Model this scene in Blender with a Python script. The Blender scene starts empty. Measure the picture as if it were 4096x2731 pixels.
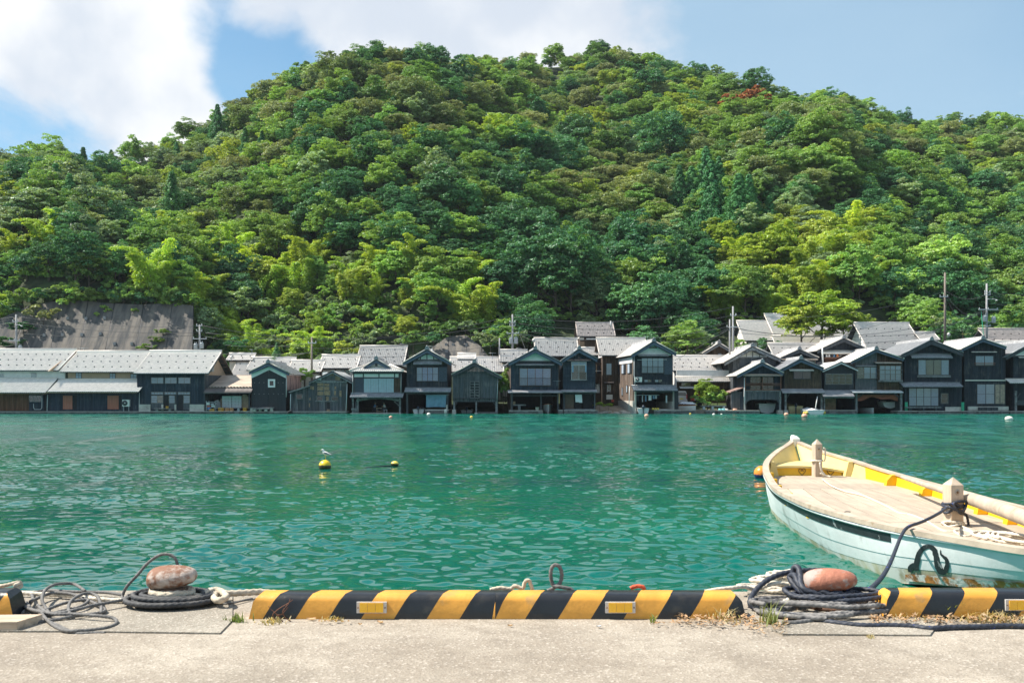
import bpy, math, random
import numpy as np
from mathutils import Vector, Matrix

random.seed(7)
RNG = np.random.default_rng(7)
sc = bpy.context.scene
COL = sc.collection
R = math.radians

# ------------------------------------------------------------------ camera
F, CX, HY, CZ = 3982.2, 2048.0, 1578.0, 2.1        # focal length, image centre and eye level in photo pixels; eye height in metres
cam_d = bpy.data.cameras.new('camera')
cam_d.lens = 35.0
cam_d.sensor_width = 36.0
cam_d.shift_y = (HY - 1365.5) / 4096.0
cam_d.clip_start = 0.1
cam_d.clip_end = 2000.0
cam_d.dof.use_dof = True
cam_d.dof.focus_distance = 60.0
cam_d.dof.aperture_fstop = 13.0
cam = bpy.data.objects.new('camera', cam_d)
cam.location = (0, 0, CZ)
cam.rotation_euler = (R(90), 0, 0)
COL.objects.link(cam)
sc.camera = cam

# ------------------------------------------------------------------ sky and sun
SUN = Vector((-0.80, 0.10, 1.10)).normalized()      # towards the sun: high, behind the houses and to the left
sun_el = math.asin(SUN.z)
sun_az = math.atan2(SUN.x, SUN.y)

world = bpy.data.worlds.new('World')
sc.world = world
world.use_nodes = True
wnt = world.node_tree
wnt.nodes.clear()

def nd(nt, kind, **kw):
 n = nt.nodes.new(kind)
 for k, v in kw.items():
  if k.startswith('i_'):
   key = k[2:]
   key = int(key) if key.isdigit() else key.replace('_', ' ')
   n.inputs[key].default_value = v
  else:
   setattr(n, k, v)
 return n

def ln(nt, a, b):
 nt.links.new(a, b)

def math_n(nt, op, a, b=None, clamp=False):
 n = nt.nodes.new('ShaderNodeMath')
 n.operation = op
 n.use_clamp = clamp
 for i, s in enumerate((a, b)):
  if s is None:
   continue
  if isinstance(s, (int, float)):
   n.inputs[i].default_value = s
  else:
   nt.links.new(s, n.inputs[i])
 return n.outputs[0]

def mix_n(nt, fac, a, b, blend='MIX'):
 n = nt.nodes.new('ShaderNodeMix')
 n.data_type = 'RGBA'
 n.blend_type = blend
 for s, i in ((fac, 0), (a, 6), (b, 7)):
  if isinstance(s, (int, float)):
   n.inputs[i].default_value = s
  elif isinstance(s, (tuple, list)):
   n.inputs[i].default_value = (*s[:3], 1)
  else:
   nt.links.new(s, n.inputs[i])
 return n.outputs[2]

def ramp_n(nt, fac, lo, hi):
 n = nt.nodes.new('ShaderNodeMapRange')
 n.interpolation_type = 'SMOOTHSTEP'
 n.inputs['From Min'].default_value = lo
 n.inputs['From Max'].default_value = hi
 nt.links.new(fac, n.inputs['Value'])
 return n.outputs['Result']

def sky_world():
 nt = wnt
 out = nd(nt, 'ShaderNodeOutputWorld')
 bg = nd(nt, 'ShaderNodeBackground')
 bg.inputs['Strength'].default_value = 0.092
 sky = nd(nt, 'ShaderNodeTexSky')
 sky.sky_type = 'NISHITA'
 sky.sun_disc = False
 sky.sun_elevation = sun_el
 sky.sun_rotation = sun_az
 sky.air_density = 1.0
 sky.dust_density = 0.4
 sky.ozone_density = 3.0
 tc = nd(nt, 'ShaderNodeTexCoord')
 nrm = nd(nt, 'ShaderNodeVectorMath', operation='NORMALIZE')
 ln(nt, tc.outputs['Generated'], nrm.inputs[0])
 d = nrm.outputs[0]

 def lobe(px, py, inner, outer, amp):           # a soft rise or dip of the cloud cover around one direction
  v = Vector(((px - CX) / F, 1, -(py - HY) / F)).normalized()
  dt = nd(nt, 'ShaderNodeVectorMath', operation='DOT_PRODUCT')
  ln(nt, d, dt.inputs[0])
  dt.inputs[1].default_value = v
  r = ramp_n(nt, dt.outputs['Value'], math.cos(outer), math.cos(inner))
  return math_n(nt, 'MULTIPLY', r, amp)
 mp = nd(nt, 'ShaderNodeMapping')
 ln(nt, d, mp.inputs[0])
 mp.inputs['Location'].default_value = (3.13, 0.4, 1.27)
 mp.inputs['Scale'].default_value = (1.0, 1.0, 1.35)
 n1 = nd(nt, 'ShaderNodeTexNoise', i_Scale=5.2, i_Detail=12.0, i_Roughness=0.60, i_Distortion=0.35)
 ln(nt, mp.outputs[0], n1.inputs['Vector'])
 dens = n1.outputs['Fac']
 for a in (lobe(560, 250, 0.04, 0.21, 0.22), lobe(150, 160, 0.03, 0.16, 0.16), lobe(1500, 120, 0.03, 0.13, 0.22), lobe(1950, 60, 0.03, 0.14, 0.22), lobe(2400, 60, .03, .14, .16),
    lobe(985, 120, 0.005, 0.085, -0.22), lobe(1090, 330, 0.005, 0.07, -0.24), lobe(90, 520, 0.01, 0.10, -0.20), lobe(480, 350, 0.0, 0.03, -0.14), lobe(330, 330, 0.0, .05, -.06), lobe(1040, 70, 0.0, 0.035, 0.10),
    lobe(3300, 250, 0.05, 0.30, -0.11), lobe(4000, 260, 0.05, 0.16, -0.16)):
  dens = math_n(nt, 'ADD', dens, a)
 cover = ramp_n(nt, dens, 0.43, 0.67)
 n2 = nd(nt, 'ShaderNodeTexNoise', i_Scale=7.0, i_Detail=7.0, i_Roughness=0.5)
 mp2 = nd(nt, 'ShaderNodeMapping')
 ln(nt, d, mp2.inputs[0])
 mp2.inputs['Location'].default_value = (0.7, 2.2, 5.0)
 ln(nt, mp2.outputs[0], n2.inputs['Vector'])
 shade = ramp_n(nt, n2.outputs['Fac'], 0.40, 0.66)
 cloud = mix_n(nt, shade, (6.5, 6.6, 6.7), (4.5, 4.95, 5.6))
 n3 = nd(nt, 'ShaderNodeTexNoise', i_Scale=1.9, i_Detail=4.0, i_Roughness=0.45)
 mp3 = nd(nt, 'ShaderNodeMapping')
 ln(nt, d, mp3.inputs[0])
 mp3.inputs['Location'].default_value = (2.1, 1.4, 0.3)
 mp3.inputs['Scale'].default_value = (1.0, 1.0, 2.2)
 ln(nt, mp3.outputs[0], n3.inputs['Vector'])
 veil = math_n(nt, 'ADD', math_n(nt, 'MULTIPLY', ramp_n(nt, n3.outputs['Fac'], 0.32, 0.72), 0.34), math_n(nt, 'MULTIPLY', lobe(3200, 150, 0.05, 0.36, 1.0), 0.42))
 tint = mix_n(nt, 1.0, sky.outputs[0], (0.70, 0.97, 0.97), 'MULTIPLY')
 base = mix_n(nt, veil, tint, (3.3, 4.5, 5.5))
 colr = mix_n(nt, cover, base, cloud)
 ln(nt, colr, bg.inputs['Color'])
 ln(nt, bg.outputs[0], out.inputs['Surface'])

sky_world()
sun_d = bpy.data.lights.new('sun', 'SUN')
sun_d.energy = 5.0
sun_d.angle = R(0.53)
sun_d.color = (1.0, 0.93, 0.82)
sun = bpy.data.objects.new('sun', sun_d)
sun.rotation_euler = (-SUN).to_track_quat('-Z', 'Y').to_euler()
sun.location = (0, 0, 60)
COL.objects.link(sun)

sc.view_settings.view_transform = 'Standard'
sc.view_settings.look = 'None'
sc.view_settings.exposure = 0.8
sc.view_settings.gamma = 1.0
sc.view_settings.use_curve_mapping = False
sc.cycles.use_denoising = True
sc.cycles.max_bounces = 6
sc.cycles.diffuse_bounces = 3
sc.cycles.glossy_bounces = 3
sc.cycles.transmission_bounces = 3
sc.cycles.transparent_max_bounces = 8
sc.cycles.caustics_reflective = False
sc.cycles.caustics_refractive = False
sc.cycles.sample_clamp_indirect = 4.0

# ------------------------------------------------------------------ helpers: placing
def X(px, Y):
 return (px - CX) / F * Y

def Z(py, Y):
 return CZ - (py - HY) / F * Y

# ------------------------------------------------------------------ helpers: materials
MATS = {}

def material(name, col, rough=0.6, var=0.25, scale=4.0, bump=0.0, bscale=None, metal=0.0, spec=0.5, stretch=(1, 1, 1), attr=False, col2=None, mask=(0.5, 0.62), mscale=2.0,
    coat=0.0, detail=5.0, alpha=None, emit=None):
 """A surface with mottled colour; col2 adds patches of a second colour (wear, rust, moss)."""
 m = bpy.data.materials.new(name)
 m.use_nodes = True
 nt = m.node_tree
 p = nt.nodes['Principled BSDF']
 p.inputs['Roughness'].default_value = rough
 p.inputs['Metallic'].default_value = metal
 p.inputs['Specular IOR Level'].default_value = spec
 if coat:
  p.inputs['Coat Weight'].default_value = coat
  p.inputs['Coat Roughness'].default_value = 0.08
 tc = nd(nt, 'ShaderNodeTexCoord')
 mp = nd(nt, 'ShaderNodeMapping')
 mp.inputs['Scale'].default_value = stretch
 ln(nt, tc.outputs['Object'], mp.inputs[0])
 n = nd(nt, 'ShaderNodeTexNoise', i_Scale=scale, i_Detail=detail, i_Roughness=0.6)
 ln(nt, mp.outputs[0], n.inputs['Vector'])
 lo = tuple(c * (1 - var) for c in col)
 hi = tuple(min(1, c * (1 + var)) for c in col)
 c = mix_n(nt, ramp_n(nt, n.outputs['Fac'], 0.3, 0.7), lo, hi)
 if col2 is not None:
  n2 = nd(nt, 'ShaderNodeTexNoise', i_Scale=mscale, i_Detail=7.0, i_Roughness=0.65)
  ln(nt, mp.outputs[0], n2.inputs['Vector'])
  c = mix_n(nt, ramp_n(nt, n2.outputs['Fac'], *mask), c, col2)
 if attr:
  a = nd(nt, 'ShaderNodeAttribute', attribute_name='col')
  c = mix_n(nt, 1.0, c, a.outputs['Color'], 'MULTIPLY')
 ln(nt, c, p.inputs['Base Color'])
 if bump:
  nb = n
  if bscale:
   nb = nd(nt, 'ShaderNodeTexNoise', i_Scale=bscale, i_Detail=4.0, i_Roughness=0.6)
   ln(nt, mp.outputs[0], nb.inputs['Vector'])
  b = nd(nt, 'ShaderNodeBump')
  b.inputs['Strength'].default_value = 1.0
  b.inputs['Distance'].default_value = bump
  ln(nt, nb.outputs['Fac'], b.inputs['Height'])
  ln(nt, b.outputs[0], p.inputs['Normal'])
 MATS[name] = m
 return m

def glass_material(name, tint=(0.9, 0.95, 1.0), refl=0.14):
 m = bpy.data.materials.new(name)
 m.use_nodes = True
 nt = m.node_tree
 nt.nodes.clear()
 out = nd(nt, 'ShaderNodeOutputMaterial')
 tr = nd(nt, 'ShaderNodeBsdfTransparent')
 tr.inputs[0].default_value = (*tint, 1)
 gl = nd(nt, 'ShaderNodeBsdfGlossy')
 gl.inputs['Roughness'].default_value = 0.03
 fr = nd(nt, 'ShaderNodeLayerWeight', i_Blend=0.35)
 f = math_n(nt, 'ADD', math_n(nt, 'MULTIPLY', fr.outputs['Fresnel'], 0.8), refl, True)
 mx = nd(nt, 'ShaderNodeMixShader')
 ln(nt, f, mx.inputs[0])
 ln(nt, tr.outputs[0], mx.inputs[1])
 ln(nt, gl.outputs[0], mx.inputs[2])
 ln(nt, mx.outputs[0], out.inputs['Surface'])
 MATS[name] = m
 return m

def leaf_material(name, col, col2, hue_var=0.25, trans=0.35, gloss=0.08):
 """Foliage: colour shifts from plant to plant (object random) and leaf to leaf (attribute)."""
 m = bpy.data.materials.new(name)
 m.use_nodes = True
 nt = m.node_tree
 nt.nodes.clear()
 out = nd(nt, 'ShaderNodeOutputMaterial')
 oi = nd(nt, 'ShaderNodeObjectInfo')
 at = nd(nt, 'ShaderNodeAttribute', attribute_name='col')
 c = mix_n(nt, oi.outputs['Random'], col, col2)
 v = math_n(nt, 'ADD', math_n(nt, 'MULTIPLY', math_n(nt, 'FRACT', math_n(nt, 'MULTIPLY', oi.outputs['Random'], 7.31)), hue_var * 2), 1 - hue_var)
 vc = nd(nt, 'ShaderNodeCombineXYZ')
 for i in range(3):
  ln(nt, v, vc.inputs[i])
 c = mix_n(nt, 1.0, c, vc.outputs[0], 'MULTIPLY')
 c = mix_n(nt, 1.0, c, at.outputs['Color'], 'MULTIPLY')
 df = nd(nt, 'ShaderNodeBsdfDiffuse')
 tl = nd(nt, 'ShaderNodeBsdfTranslucent')
 ln(nt, c, df.inputs[0])
 warm = mix_n(nt, 1.0, c, (1.25, 1.2, 0.45), 'MULTIPLY')
 ln(nt, warm, tl.inputs[0])
 mx = nd(nt, 'ShaderNodeMixShader')
 mx.inputs[0].default_value = trans
 ln(nt, df.outputs[0], mx.inputs[1])
 ln(nt, tl.outputs[0], mx.inputs[2])
 gl = nd(nt, 'ShaderNodeBsdfGlossy')
 gl.inputs['Roughness'].default_value = 0.42
 gl.inputs[0].default_value = (0.9, 0.95, 1, 1)
 mg = nd(nt, 'ShaderNodeMixShader')
 mg.inputs[0].default_value = gloss
 ln(nt, mx.outputs[0], mg.inputs[1])
 ln(nt, gl.outputs[0], mg.inputs[2])
 ln(nt, mg.outputs[0], out.inputs['Surface'])
 MATS[name] = m
 return m

# ------------------------------------------------------------------ helpers: meshes and objects
def np_mesh(name, V, Fq, mat, cols=None, smooth=False):
 """V (n,3) float array, Fq (m,k) int array of faces with k corners each; cols (m,3) colour for each face."""
 me = bpy.data.meshes.new(name)
 V = np.ascontiguousarray(V, dtype=np.float32)
 Fq = np.ascontiguousarray(Fq, dtype=np.int32)
 n, (m, k) = len(V), Fq.shape
 me.vertices.add(n)
 me.vertices.foreach_set('co', V.ravel())
 me.loops.add(m * k)
 me.loops.foreach_set('vertex_index', Fq.ravel())
 me.polygons.add(m)
 me.polygons.foreach_set('loop_start', np.arange(0, m * k, k, dtype=np.int32))
 if smooth:
  me.polygons.foreach_set('use_smooth', np.ones(m, dtype=bool))
 if cols is not None:
  a = me.attributes.new('col', 'FLOAT_COLOR', 'FACE')
  c4 = np.ones((m, 4), dtype=np.float32)
  c4[:, :3] = cols
  a.data.foreach_set('color', c4.ravel())
 me.update(calc_edges=True)
 if mat is not None:
  me.materials.append(MATS[mat] if isinstance(mat, str) else mat)
 return me

def grid_faces(nr, nc):
 i = np.arange(nr - 1)[:, None] * nc + np.arange(nc - 1)[None, :]
 i = i.ravel()
 return np.stack([i, i + 1, i + nc + 1, i + nc], 1)

class MB:
 """Collects polygons for ONE mesh object."""

 def __init__(s):
  s.v, s.f, s.c, s.sm = [], [], [], []

 def add(s, vs, fs, col=None, smooth=False):
  b = len(s.v)
  s.v.extend([tuple(p) for p in vs])
  for f in fs:
   s.f.append([b + i for i in f])
   s.c.append(col or (1, 1, 1))
   s.sm.append(smooth)
  return s

 def box(s, x0, x1, y0, y1, z0, z1, col=None):
  x0, x1 = min(x0, x1), max(x0, x1)
  y0, y1 = min(y0, y1), max(y0, y1)
  z0, z1 = min(z0, z1), max(z0, z1)
  return s.add([(x0, y0, z0), (x1, y0, z0), (x1, y1, z0), (x0, y1, z0), (x0, y0, z1), (x1, y0, z1), (x1, y1, z1), (x0, y1, z1)],
      [(0, 3, 2, 1), (4, 5, 6, 7), (0, 1, 5, 4), (1, 2, 6, 5), (2, 3, 7, 6), (3, 0, 4, 7)], col)

 def beam(s, p, q, w, h, up=(0, 0, 1), col=None):
  p, q, up = Vector(p), Vector(q), Vector(up)
  d = (q - p).normalized()
  a = d.cross(up)
  if a.length < 1e-5:
   a = d.cross(Vector((1, 0, 0)))
  a.normalize()
  b = a.cross(d).normalized()
  a, b = a * w / 2, b * h / 2
  return s.add([p - a - b, p + a - b, p + a + b, p - a + b, q - a - b, q + a - b, q + a + b, q - a + b],
      [(0, 1, 2, 3), (7, 6, 5, 4), (0, 4, 5, 1), (1, 5, 6, 2), (2, 6, 7, 3), (3, 7, 4, 0)], col)

 def prism(s, poly, y0, y1, col=None):
  """poly: (x, z) points, extruded along y."""
  n = len(poly)
  vs = [(x, y0, z) for x, z in poly] + [(x, y1, z) for x, z in poly]
  fs = [tuple(range(n)), tuple(range(2 * n - 1, n - 1, -1))]
  fs += [(i, i + n, (i + 1) % n + n, (i + 1) % n) for i in range(n)]
  return s.add(vs, fs, col)

 def prismx(s, poly, x0, x1, col=None):
  """poly: (y, z) points, extruded along x."""
  n = len(poly)
  vs = [(x0, y, z) for y, z in poly] + [(x1, y, z) for y, z in poly]
  fs = [tuple(range(n)), tuple(range(2 * n - 1, n - 1, -1))]
  fs += [(i, i + n, (i + 1) % n + n, (i + 1) % n) for i in range(n)]
  return s.add(vs, fs, col)

 def prismz(s, poly, z0, z1, col=None):
  n = len(poly)
  vs = [(x, y, z0) for x, y in poly] + [(x, y, z1) for x, y in poly]
  fs = [tuple(range(n - 1, -1, -1)), tuple(range(n, 2 * n))]
  fs += [(i, (i + 1) % n, (i + 1) % n + n, i + n) for i in range(n)]
  return s.add(vs, fs, col)

 def tube(s, pts, r, n=8, cap=True, smooth=True, twist=None, col=None, closed=False):
  """r: number or one radius for each point; twist = (lobes, depth, turns for each metre) for laid rope."""
  P = [Vector(p) for p in pts]
  m = len(P)
  rr = r if isinstance(r, (list, tuple)) else [r] * m
  t0 = (P[1] - P[0]).normalized()
  a = t0.cross(Vector((0, 0, 1)))
  if a.length < 1e-4:
   a = t0.cross(Vector((1, 0, 0)))
  a.normalize()
  vs, fs, run = [], [], 0.0
  for i in range(m):
   t = (P[min(i + 1, m - 1)] - P[max(i - 1, 0)])
   if t.length < 1e-9:
    t = t0
   t = t.normalized()
   a = (a - t * a.dot(t))
   if a.length < 1e-6:
    a = t.cross(Vector((0.3, 0.5, 0.8)))
   a.normalize()
   b = t.cross(a)
   if i:
    run += (P[i] - P[i - 1]).length
   for k in range(n):
    th = 2 * math.pi * k / n
    q = rr[i]
    if twist:
     q *= 1 + twist[1] * abs(math.cos(twist[0] / 2 * (th + run * twist[2] * 2 * math.pi))) - twist[1] * 0.6
    vs.append(P[i] + (a * math.cos(th) + b * math.sin(th)) * q)
  for i in range(m - 1):
   for k in range(n):
    k2 = (k + 1) % n
    fs.append((i * n + k, i * n + k2, (i + 1) * n + k2, (i + 1) * n + k))
  if cap:
   fs.append(tuple(range(n - 1, -1, -1)))
   fs.append(tuple(range((m - 1) * n, m * n)))
  return s.add(vs, fs, col, smooth)

 def lathe(s, prof, c=(0, 0, 0), n=16, axis='z', smooth=True, sx=1.0, sy=1.0, col=None):
  """prof: (radius, height) from bottom to top."""
  vs, fs = [], []
  m = len(prof)
  for r, h in prof:
   for k in range(n):
    th = 2 * math.pi * k / n
    x, y = r * math.cos(th) * sx, r * math.sin(th) * sy
    p = (x, y, h) if axis == 'z' else ((h, x, y) if axis == 'x' else (x, h, y))
    vs.append((c[0] + p[0], c[1] + p[1], c[2] + p[2]))
  for i in range(m - 1):
   for k in range(n):
    k2 = (k + 1) % n
    q = (i * n + k, i * n + k2, (i + 1) * n + k2, (i + 1) * n + k)
    fs.append(q if axis != 'y' else q[::-1])
  lo, hi = tuple(range(n - 1, -1, -1)), tuple(range((m - 1) * n, m * n))
  fs += [lo, hi] if axis != 'y' else [lo[::-1], hi[::-1]]
  return s.add(vs, fs, col, smooth)

 def ball(s, c, r, n=14, m=9, sx=1, sy=1, sz=1, col=None):
  prof = [(r * math.sin(math.pi * (i + 0.02) / (m + 0.04)) * 1.0, -r * math.cos(math.pi * (i + 0.02) / (m + 0.04)) * sz) for i in range(m + 1)]
  return s.lathe(prof, c, n, sx=sx, sy=sy, col=col)

 def mesh(s, name, mat):
  me = bpy.data.meshes.new(name)
  me.from_pydata(s.v, [], s.f)
  me.polygons.foreach_set('use_smooth', s.sm)
  if any(c != (1, 1, 1) for c in s.c):
   a = me.attributes.new('col', 'FLOAT_COLOR', 'FACE')
   a.data.foreach_set('color', np.hstack([np.array(s.c, dtype=np.float32), np.ones((len(s.c), 1), np.float32)]).ravel())
  else:
   a = me.attributes.new('col', 'FLOAT_COLOR', 'FACE')
   a.data.foreach_set('color', np.ones(len(s.f) * 4, np.float32))
  me.materials.append(MATS[mat] if isinstance(mat, str) else mat)
  me.update()
  return me

 def build(s, name, mat, parent=None, kind=None, label=None):
  return put(name, s.mesh(name, mat), parent, kind, label)

def put(name, me, parent=None, kind=None, label=None):
 o = bpy.data.objects.new(name, me)
 COL.objects.link(o)
 if parent is not None:
  o.parent = parent
 if kind:
  o['kind'] = kind
 if label:
  o['label'] = label
 return o

def tag(o, label, cat, group=None):
 o['label'] = label
 o['category'] = cat
 if group:
  o['group'] = group
 return o

def thing(name, label, cat, loc=(0, 0, 0), rz=0.0, group=None, scale=1.0):
 o = bpy.data.objects.new(name, None)
 o.empty_display_size = 0.2
 COL.objects.link(o)
 o.location = loc
 o.rotation_euler = (0, 0, rz)
 o.scale = (scale,) * 3
 return tag(o, label, cat, group)

def copy_thing(root, loc, rz=0.0, label=None, group=None, scale=None):
 r = root.copy()
 COL.objects.link(r)
 r.location = loc
 r.rotation_euler = (0, 0, rz)
 if scale is not None:
  r.scale = (scale,) * 3 if isinstance(scale, (int, float)) else scale
 if label:
  r['label'] = label
 if group:
  r['group'] = group
 for ch in list(root.children):
  c = ch.copy()
  COL.objects.link(c)
  c.parent = r
  for g in ch.children:
   e = g.copy()
   COL.objects.link(e)
   e.parent = c
 return r

def smooth_path(pts, step=0.05, closed=False):
 """Catmull-Rom through the points, resampled about every step metres."""
 P = [Vector(p) for p in pts]
 n = len(P)
 out = []
 rng_ = range(n if closed else n - 1)
 for i in rng_:
  if closed:
   p0, p1, p2, p3 = P[(i - 1) % n], P[i], P[(i + 1) % n], P[(i + 2) % n]
  else:
   p0, p1, p2, p3 = P[max(i - 1, 0)], P[i], P[i + 1], P[min(i + 2, n - 1)]
  m = max(2, int((p2 - p1).length / step) + 1)
  for k in range(m):
   t = k / m
   out.append(0.5 * ((2 * p1) + (p2 - p0) * t + (2 * p0 - 5 * p1 + 4 * p2 - p3) * t * t + (3 * p1 - p0 - 3 * p2 + p3) * t ** 3))
 out.append(P[0] if closed else P[-1])
 return out

def vnoise(x, y, seed=0):
 """Smooth value noise on arrays, about -1..1."""
 r = np.random.default_rng(seed)
 T = r.uniform(-1, 1, (64, 64))
 xi, yi = np.floor(x).astype(int), np.floor(y).astype(int)
 fx, fy = x - xi, y - yi
 fx, fy = fx * fx * (3 - 2 * fx), fy * fy * (3 - 2 * fy)
 g = lambda a, b: T[a % 64, b % 64]
 return (g(xi, yi) * (1 - fx) + g(xi + 1, yi) * fx) * (1 - fy) + (g(xi, yi + 1) * (1 - fx) + g(xi + 1, yi + 1) * fx) * fy

# ------------------------------------------------------------------ materials of the setting
def water_material():
 m = bpy.data.materials.new('sea_water')
 m.use_nodes = True
 nt = m.node_tree
 p = nt.nodes['Principled BSDF']
 p.inputs['IOR'].default_value = 1.48
 p.inputs['Specular IOR Level'].default_value = 0.5
 geo = nd(nt, 'ShaderNodeNewGeometry')
 mp = nd(nt, 'ShaderNodeMapping')
 ln(nt, geo.outputs['Position'], mp.inputs[0])
 mp.inputs['Scale'].default_value = (0.05, 0.09, 0.05)
 n = nd(nt, 'ShaderNodeTexNoise', i_Scale=1.0, i_Detail=4.0)
 ln(nt, mp.outputs[0], n.inputs['Vector'])
 c = mix_n(nt, ramp_n(nt, n.outputs['Fac'], 0.35, 0.68), (0.0, 0.088, 0.072), (0.0, 0.122, 0.078))
 ln(nt, c, p.inputs['Base Color'])
 mp2 = nd(nt, 'ShaderNodeMapping')
 ln(nt, geo.outputs['Position'], mp2.inputs[0])
 mp2.inputs['Scale'].default_value = (1.0, 1.5, 1.0)
 mp2.inputs['Rotation'].default_value = (0, 0, 0.3)
 r2 = nd(nt, 'ShaderNodeTexNoise', i_Scale=3.4, i_Detail=4.0, i_Roughness=0.6)
 ln(nt, mp2.outputs[0], r2.inputs['Vector'])
 mp3 = nd(nt, 'ShaderNodeMapping')
 ln(nt, geo.outputs['Position'], mp3.inputs[0])
 mp3.inputs['Scale'].default_value = (0.045, 0.10, 0.1)
 w = nd(nt, 'ShaderNodeTexNoise', i_Scale=1.0, i_Detail=3.0)
 ln(nt, mp3.outputs[0], w.inputs['Vector'])
 sp = nd(nt, 'ShaderNodeSeparateXYZ')
 ln(nt, geo.outputs['Position'], sp.inputs[0])
 breeze = math_n(nt, 'ADD', math_n(nt, 'MULTIPLY', ramp_n(nt, w.outputs['Fac'], 0.35, 0.7), 0.8), 0.5)
 mp4 = nd(nt, 'ShaderNodeMapping')
 ln(nt, geo.outputs['Position'], mp4.inputs[0])
 mp4.inputs['Scale'].default_value = (0.55, 0.16, 0.3)
 gust = nd(nt, 'ShaderNodeTexNoise', i_Scale=1.0, i_Detail=5.0, i_Roughness=0.7)
 ln(nt, mp4.outputs[0], gust.inputs['Vector'])
 amp = math_n(nt, 'MULTIPLY', math_n(nt, 'MULTIPLY', ramp_n(nt, sp.outputs['Y'], 10.0, 40.0), 2.0), math_n(nt, 'MULTIPLY', breeze, ramp_n(nt, gust.outputs['Fac'], 0.30, 0.72)))
 amp = math_n(nt, 'ADD', amp, 0.008)
 sl = nd(nt, 'ShaderNodeVectorMath', operation='SUBTRACT')
 ln(nt, r2.outputs['Color'], sl.inputs[0])
 sl.inputs[1].default_value = (0.5, 0.5, 0.5)
 sc2 = nd(nt, 'ShaderNodeVectorMath', operation='SCALE')
 ln(nt, sl.outputs[0], sc2.inputs[0])
 ln(nt, amp, sc2.inputs['Scale'])
 fl = nd(nt, 'ShaderNodeVectorMath', operation='MULTIPLY')
 ln(nt, sc2.outputs[0], fl.inputs[0])
 fl.inputs[1].default_value = (0.8, 1.0, 0.0)
 ad = nd(nt, 'ShaderNodeVectorMath', operation='ADD')
 ln(nt, geo.outputs['Normal'], ad.inputs[0])
 ln(nt, fl.outputs[0], ad.inputs[1])
 nn = nd(nt, 'ShaderNodeVectorMath', operation='NORMALIZE')
 ln(nt, ad.outputs[0], nn.inputs[0])
 ln(nt, nn.outputs[0], p.inputs['Normal'])
 rg = math_n(nt, 'ADD', math_n(nt, 'MULTIPLY', ramp_n(nt, gust.outputs['Fac'], 0.34, 0.68), 0.24), 0.08)
 ln(nt, math_n(nt, 'ADD', math_n(nt, 'MULTIPLY', ramp_n(nt, sp.outputs['Y'], 14.0, 62.0), rg), 0.025), p.inputs['Roughness'])
 MATS['sea_water'] = m

water_material()

def concrete_material(name, a, b, speck=0.5, fine=90.0):
 m = bpy.data.materials.new(name)
 m.use_nodes = True
 nt = m.node_tree
 p = nt.nodes['Principled BSDF']
 p.inputs['Roughness'].default_value = 0.9
 p.inputs['Specular IOR Level'].default_value = 0.25
 geo = nd(nt, 'ShaderNodeNewGeometry')
 big = nd(nt, 'ShaderNodeTexNoise', i_Scale=1.3, i_Detail=6.0, i_Roughness=0.62)
 ln(nt, geo.outputs['Position'], big.inputs['Vector'])
 c = mix_n(nt, ramp_n(nt, big.outputs['Fac'], 0.34, 0.68), a, b)
 st = nd(nt, 'ShaderNodeTexNoise', i_Scale=0.7, i_Detail=5.0, i_Roughness=0.55, i_Distortion=0.8)
 ln(nt, geo.outputs['Position'], st.inputs['Vector'])
 c = mix_n(nt, math_n(nt, 'MULTIPLY', ramp_n(nt, st.outputs['Fac'], 0.5, 0.62), 0.30), c, tuple(x * 0.6 for x in a))
 med = nd(nt, 'ShaderNodeTexNoise', i_Scale=9.0, i_Detail=5.0, i_Roughness=0.7)
 ln(nt, geo.outputs['Position'], med.inputs['Vector'])
 c = mix_n(nt, math_n(nt, 'MULTIPLY', ramp_n(nt, med.outputs['Fac'], 0.46, 0.66), 0.35), c, tuple(x * 0.62 for x in a))
 vor = nd(nt, 'ShaderNodeTexVoronoi', i_Scale=fine)
 ln(nt, geo.outputs['Position'], vor.inputs['Vector'])
 sp = nd(nt, 'ShaderNodeSeparateColor')
 ln(nt, vor.outputs['Color'], sp.inputs[0])
 c = mix_n(nt, math_n(nt, 'MULTIPLY', ramp_n(nt, sp.outputs[0], 0.72, 0.95), speck), c, (0.20, 0.16, 0.125))
 c = mix_n(nt, math_n(nt, 'MULTIPLY', ramp_n(nt, sp.outputs[1], 0.8, 1.0), speck), c, (0.60, 0.54, 0.47))
 ln(nt, c, p.inputs['Base Color'])
 h = math_n(nt, 'ADD', math_n(nt, 'MULTIPLY', vor.outputs['Distance'], 0.5), med.outputs['Fac'])
 bm = nd(nt, 'ShaderNodeBump', i_Strength=0.8, i_Distance=0.006)
 ln(nt, h, bm.inputs['Height'])
 ln(nt, bm.outputs[0], p.inputs['Normal'])
 MATS[name] = m

concrete_material('quay_concrete', (0.275, 0.236, 0.190), (0.39, 0.345, 0.284), 0.42, 95.0)
concrete_material('coping_concrete', (0.255, 0.23, 0.19), (0.35, 0.32, 0.268), 0.6, 120.0)
material('sea_wall', (0.22, 0.21, 0.18), 0.9, 0.4, 3.0, 0.02, col2=(0.05, 0.07, 0.045), mask=(0.45, 0.6))
material('hill_soil', (0.030, 0.045, 0.016), 0.95, 0.5, 0.6, 0.1, col2=(0.045, 0.075, 0.02), mscale=0.2)
material('shore_earth', (0.34, 0.29, 0.22), 0.95, 0.35, 1.2, 0.03)

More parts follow.
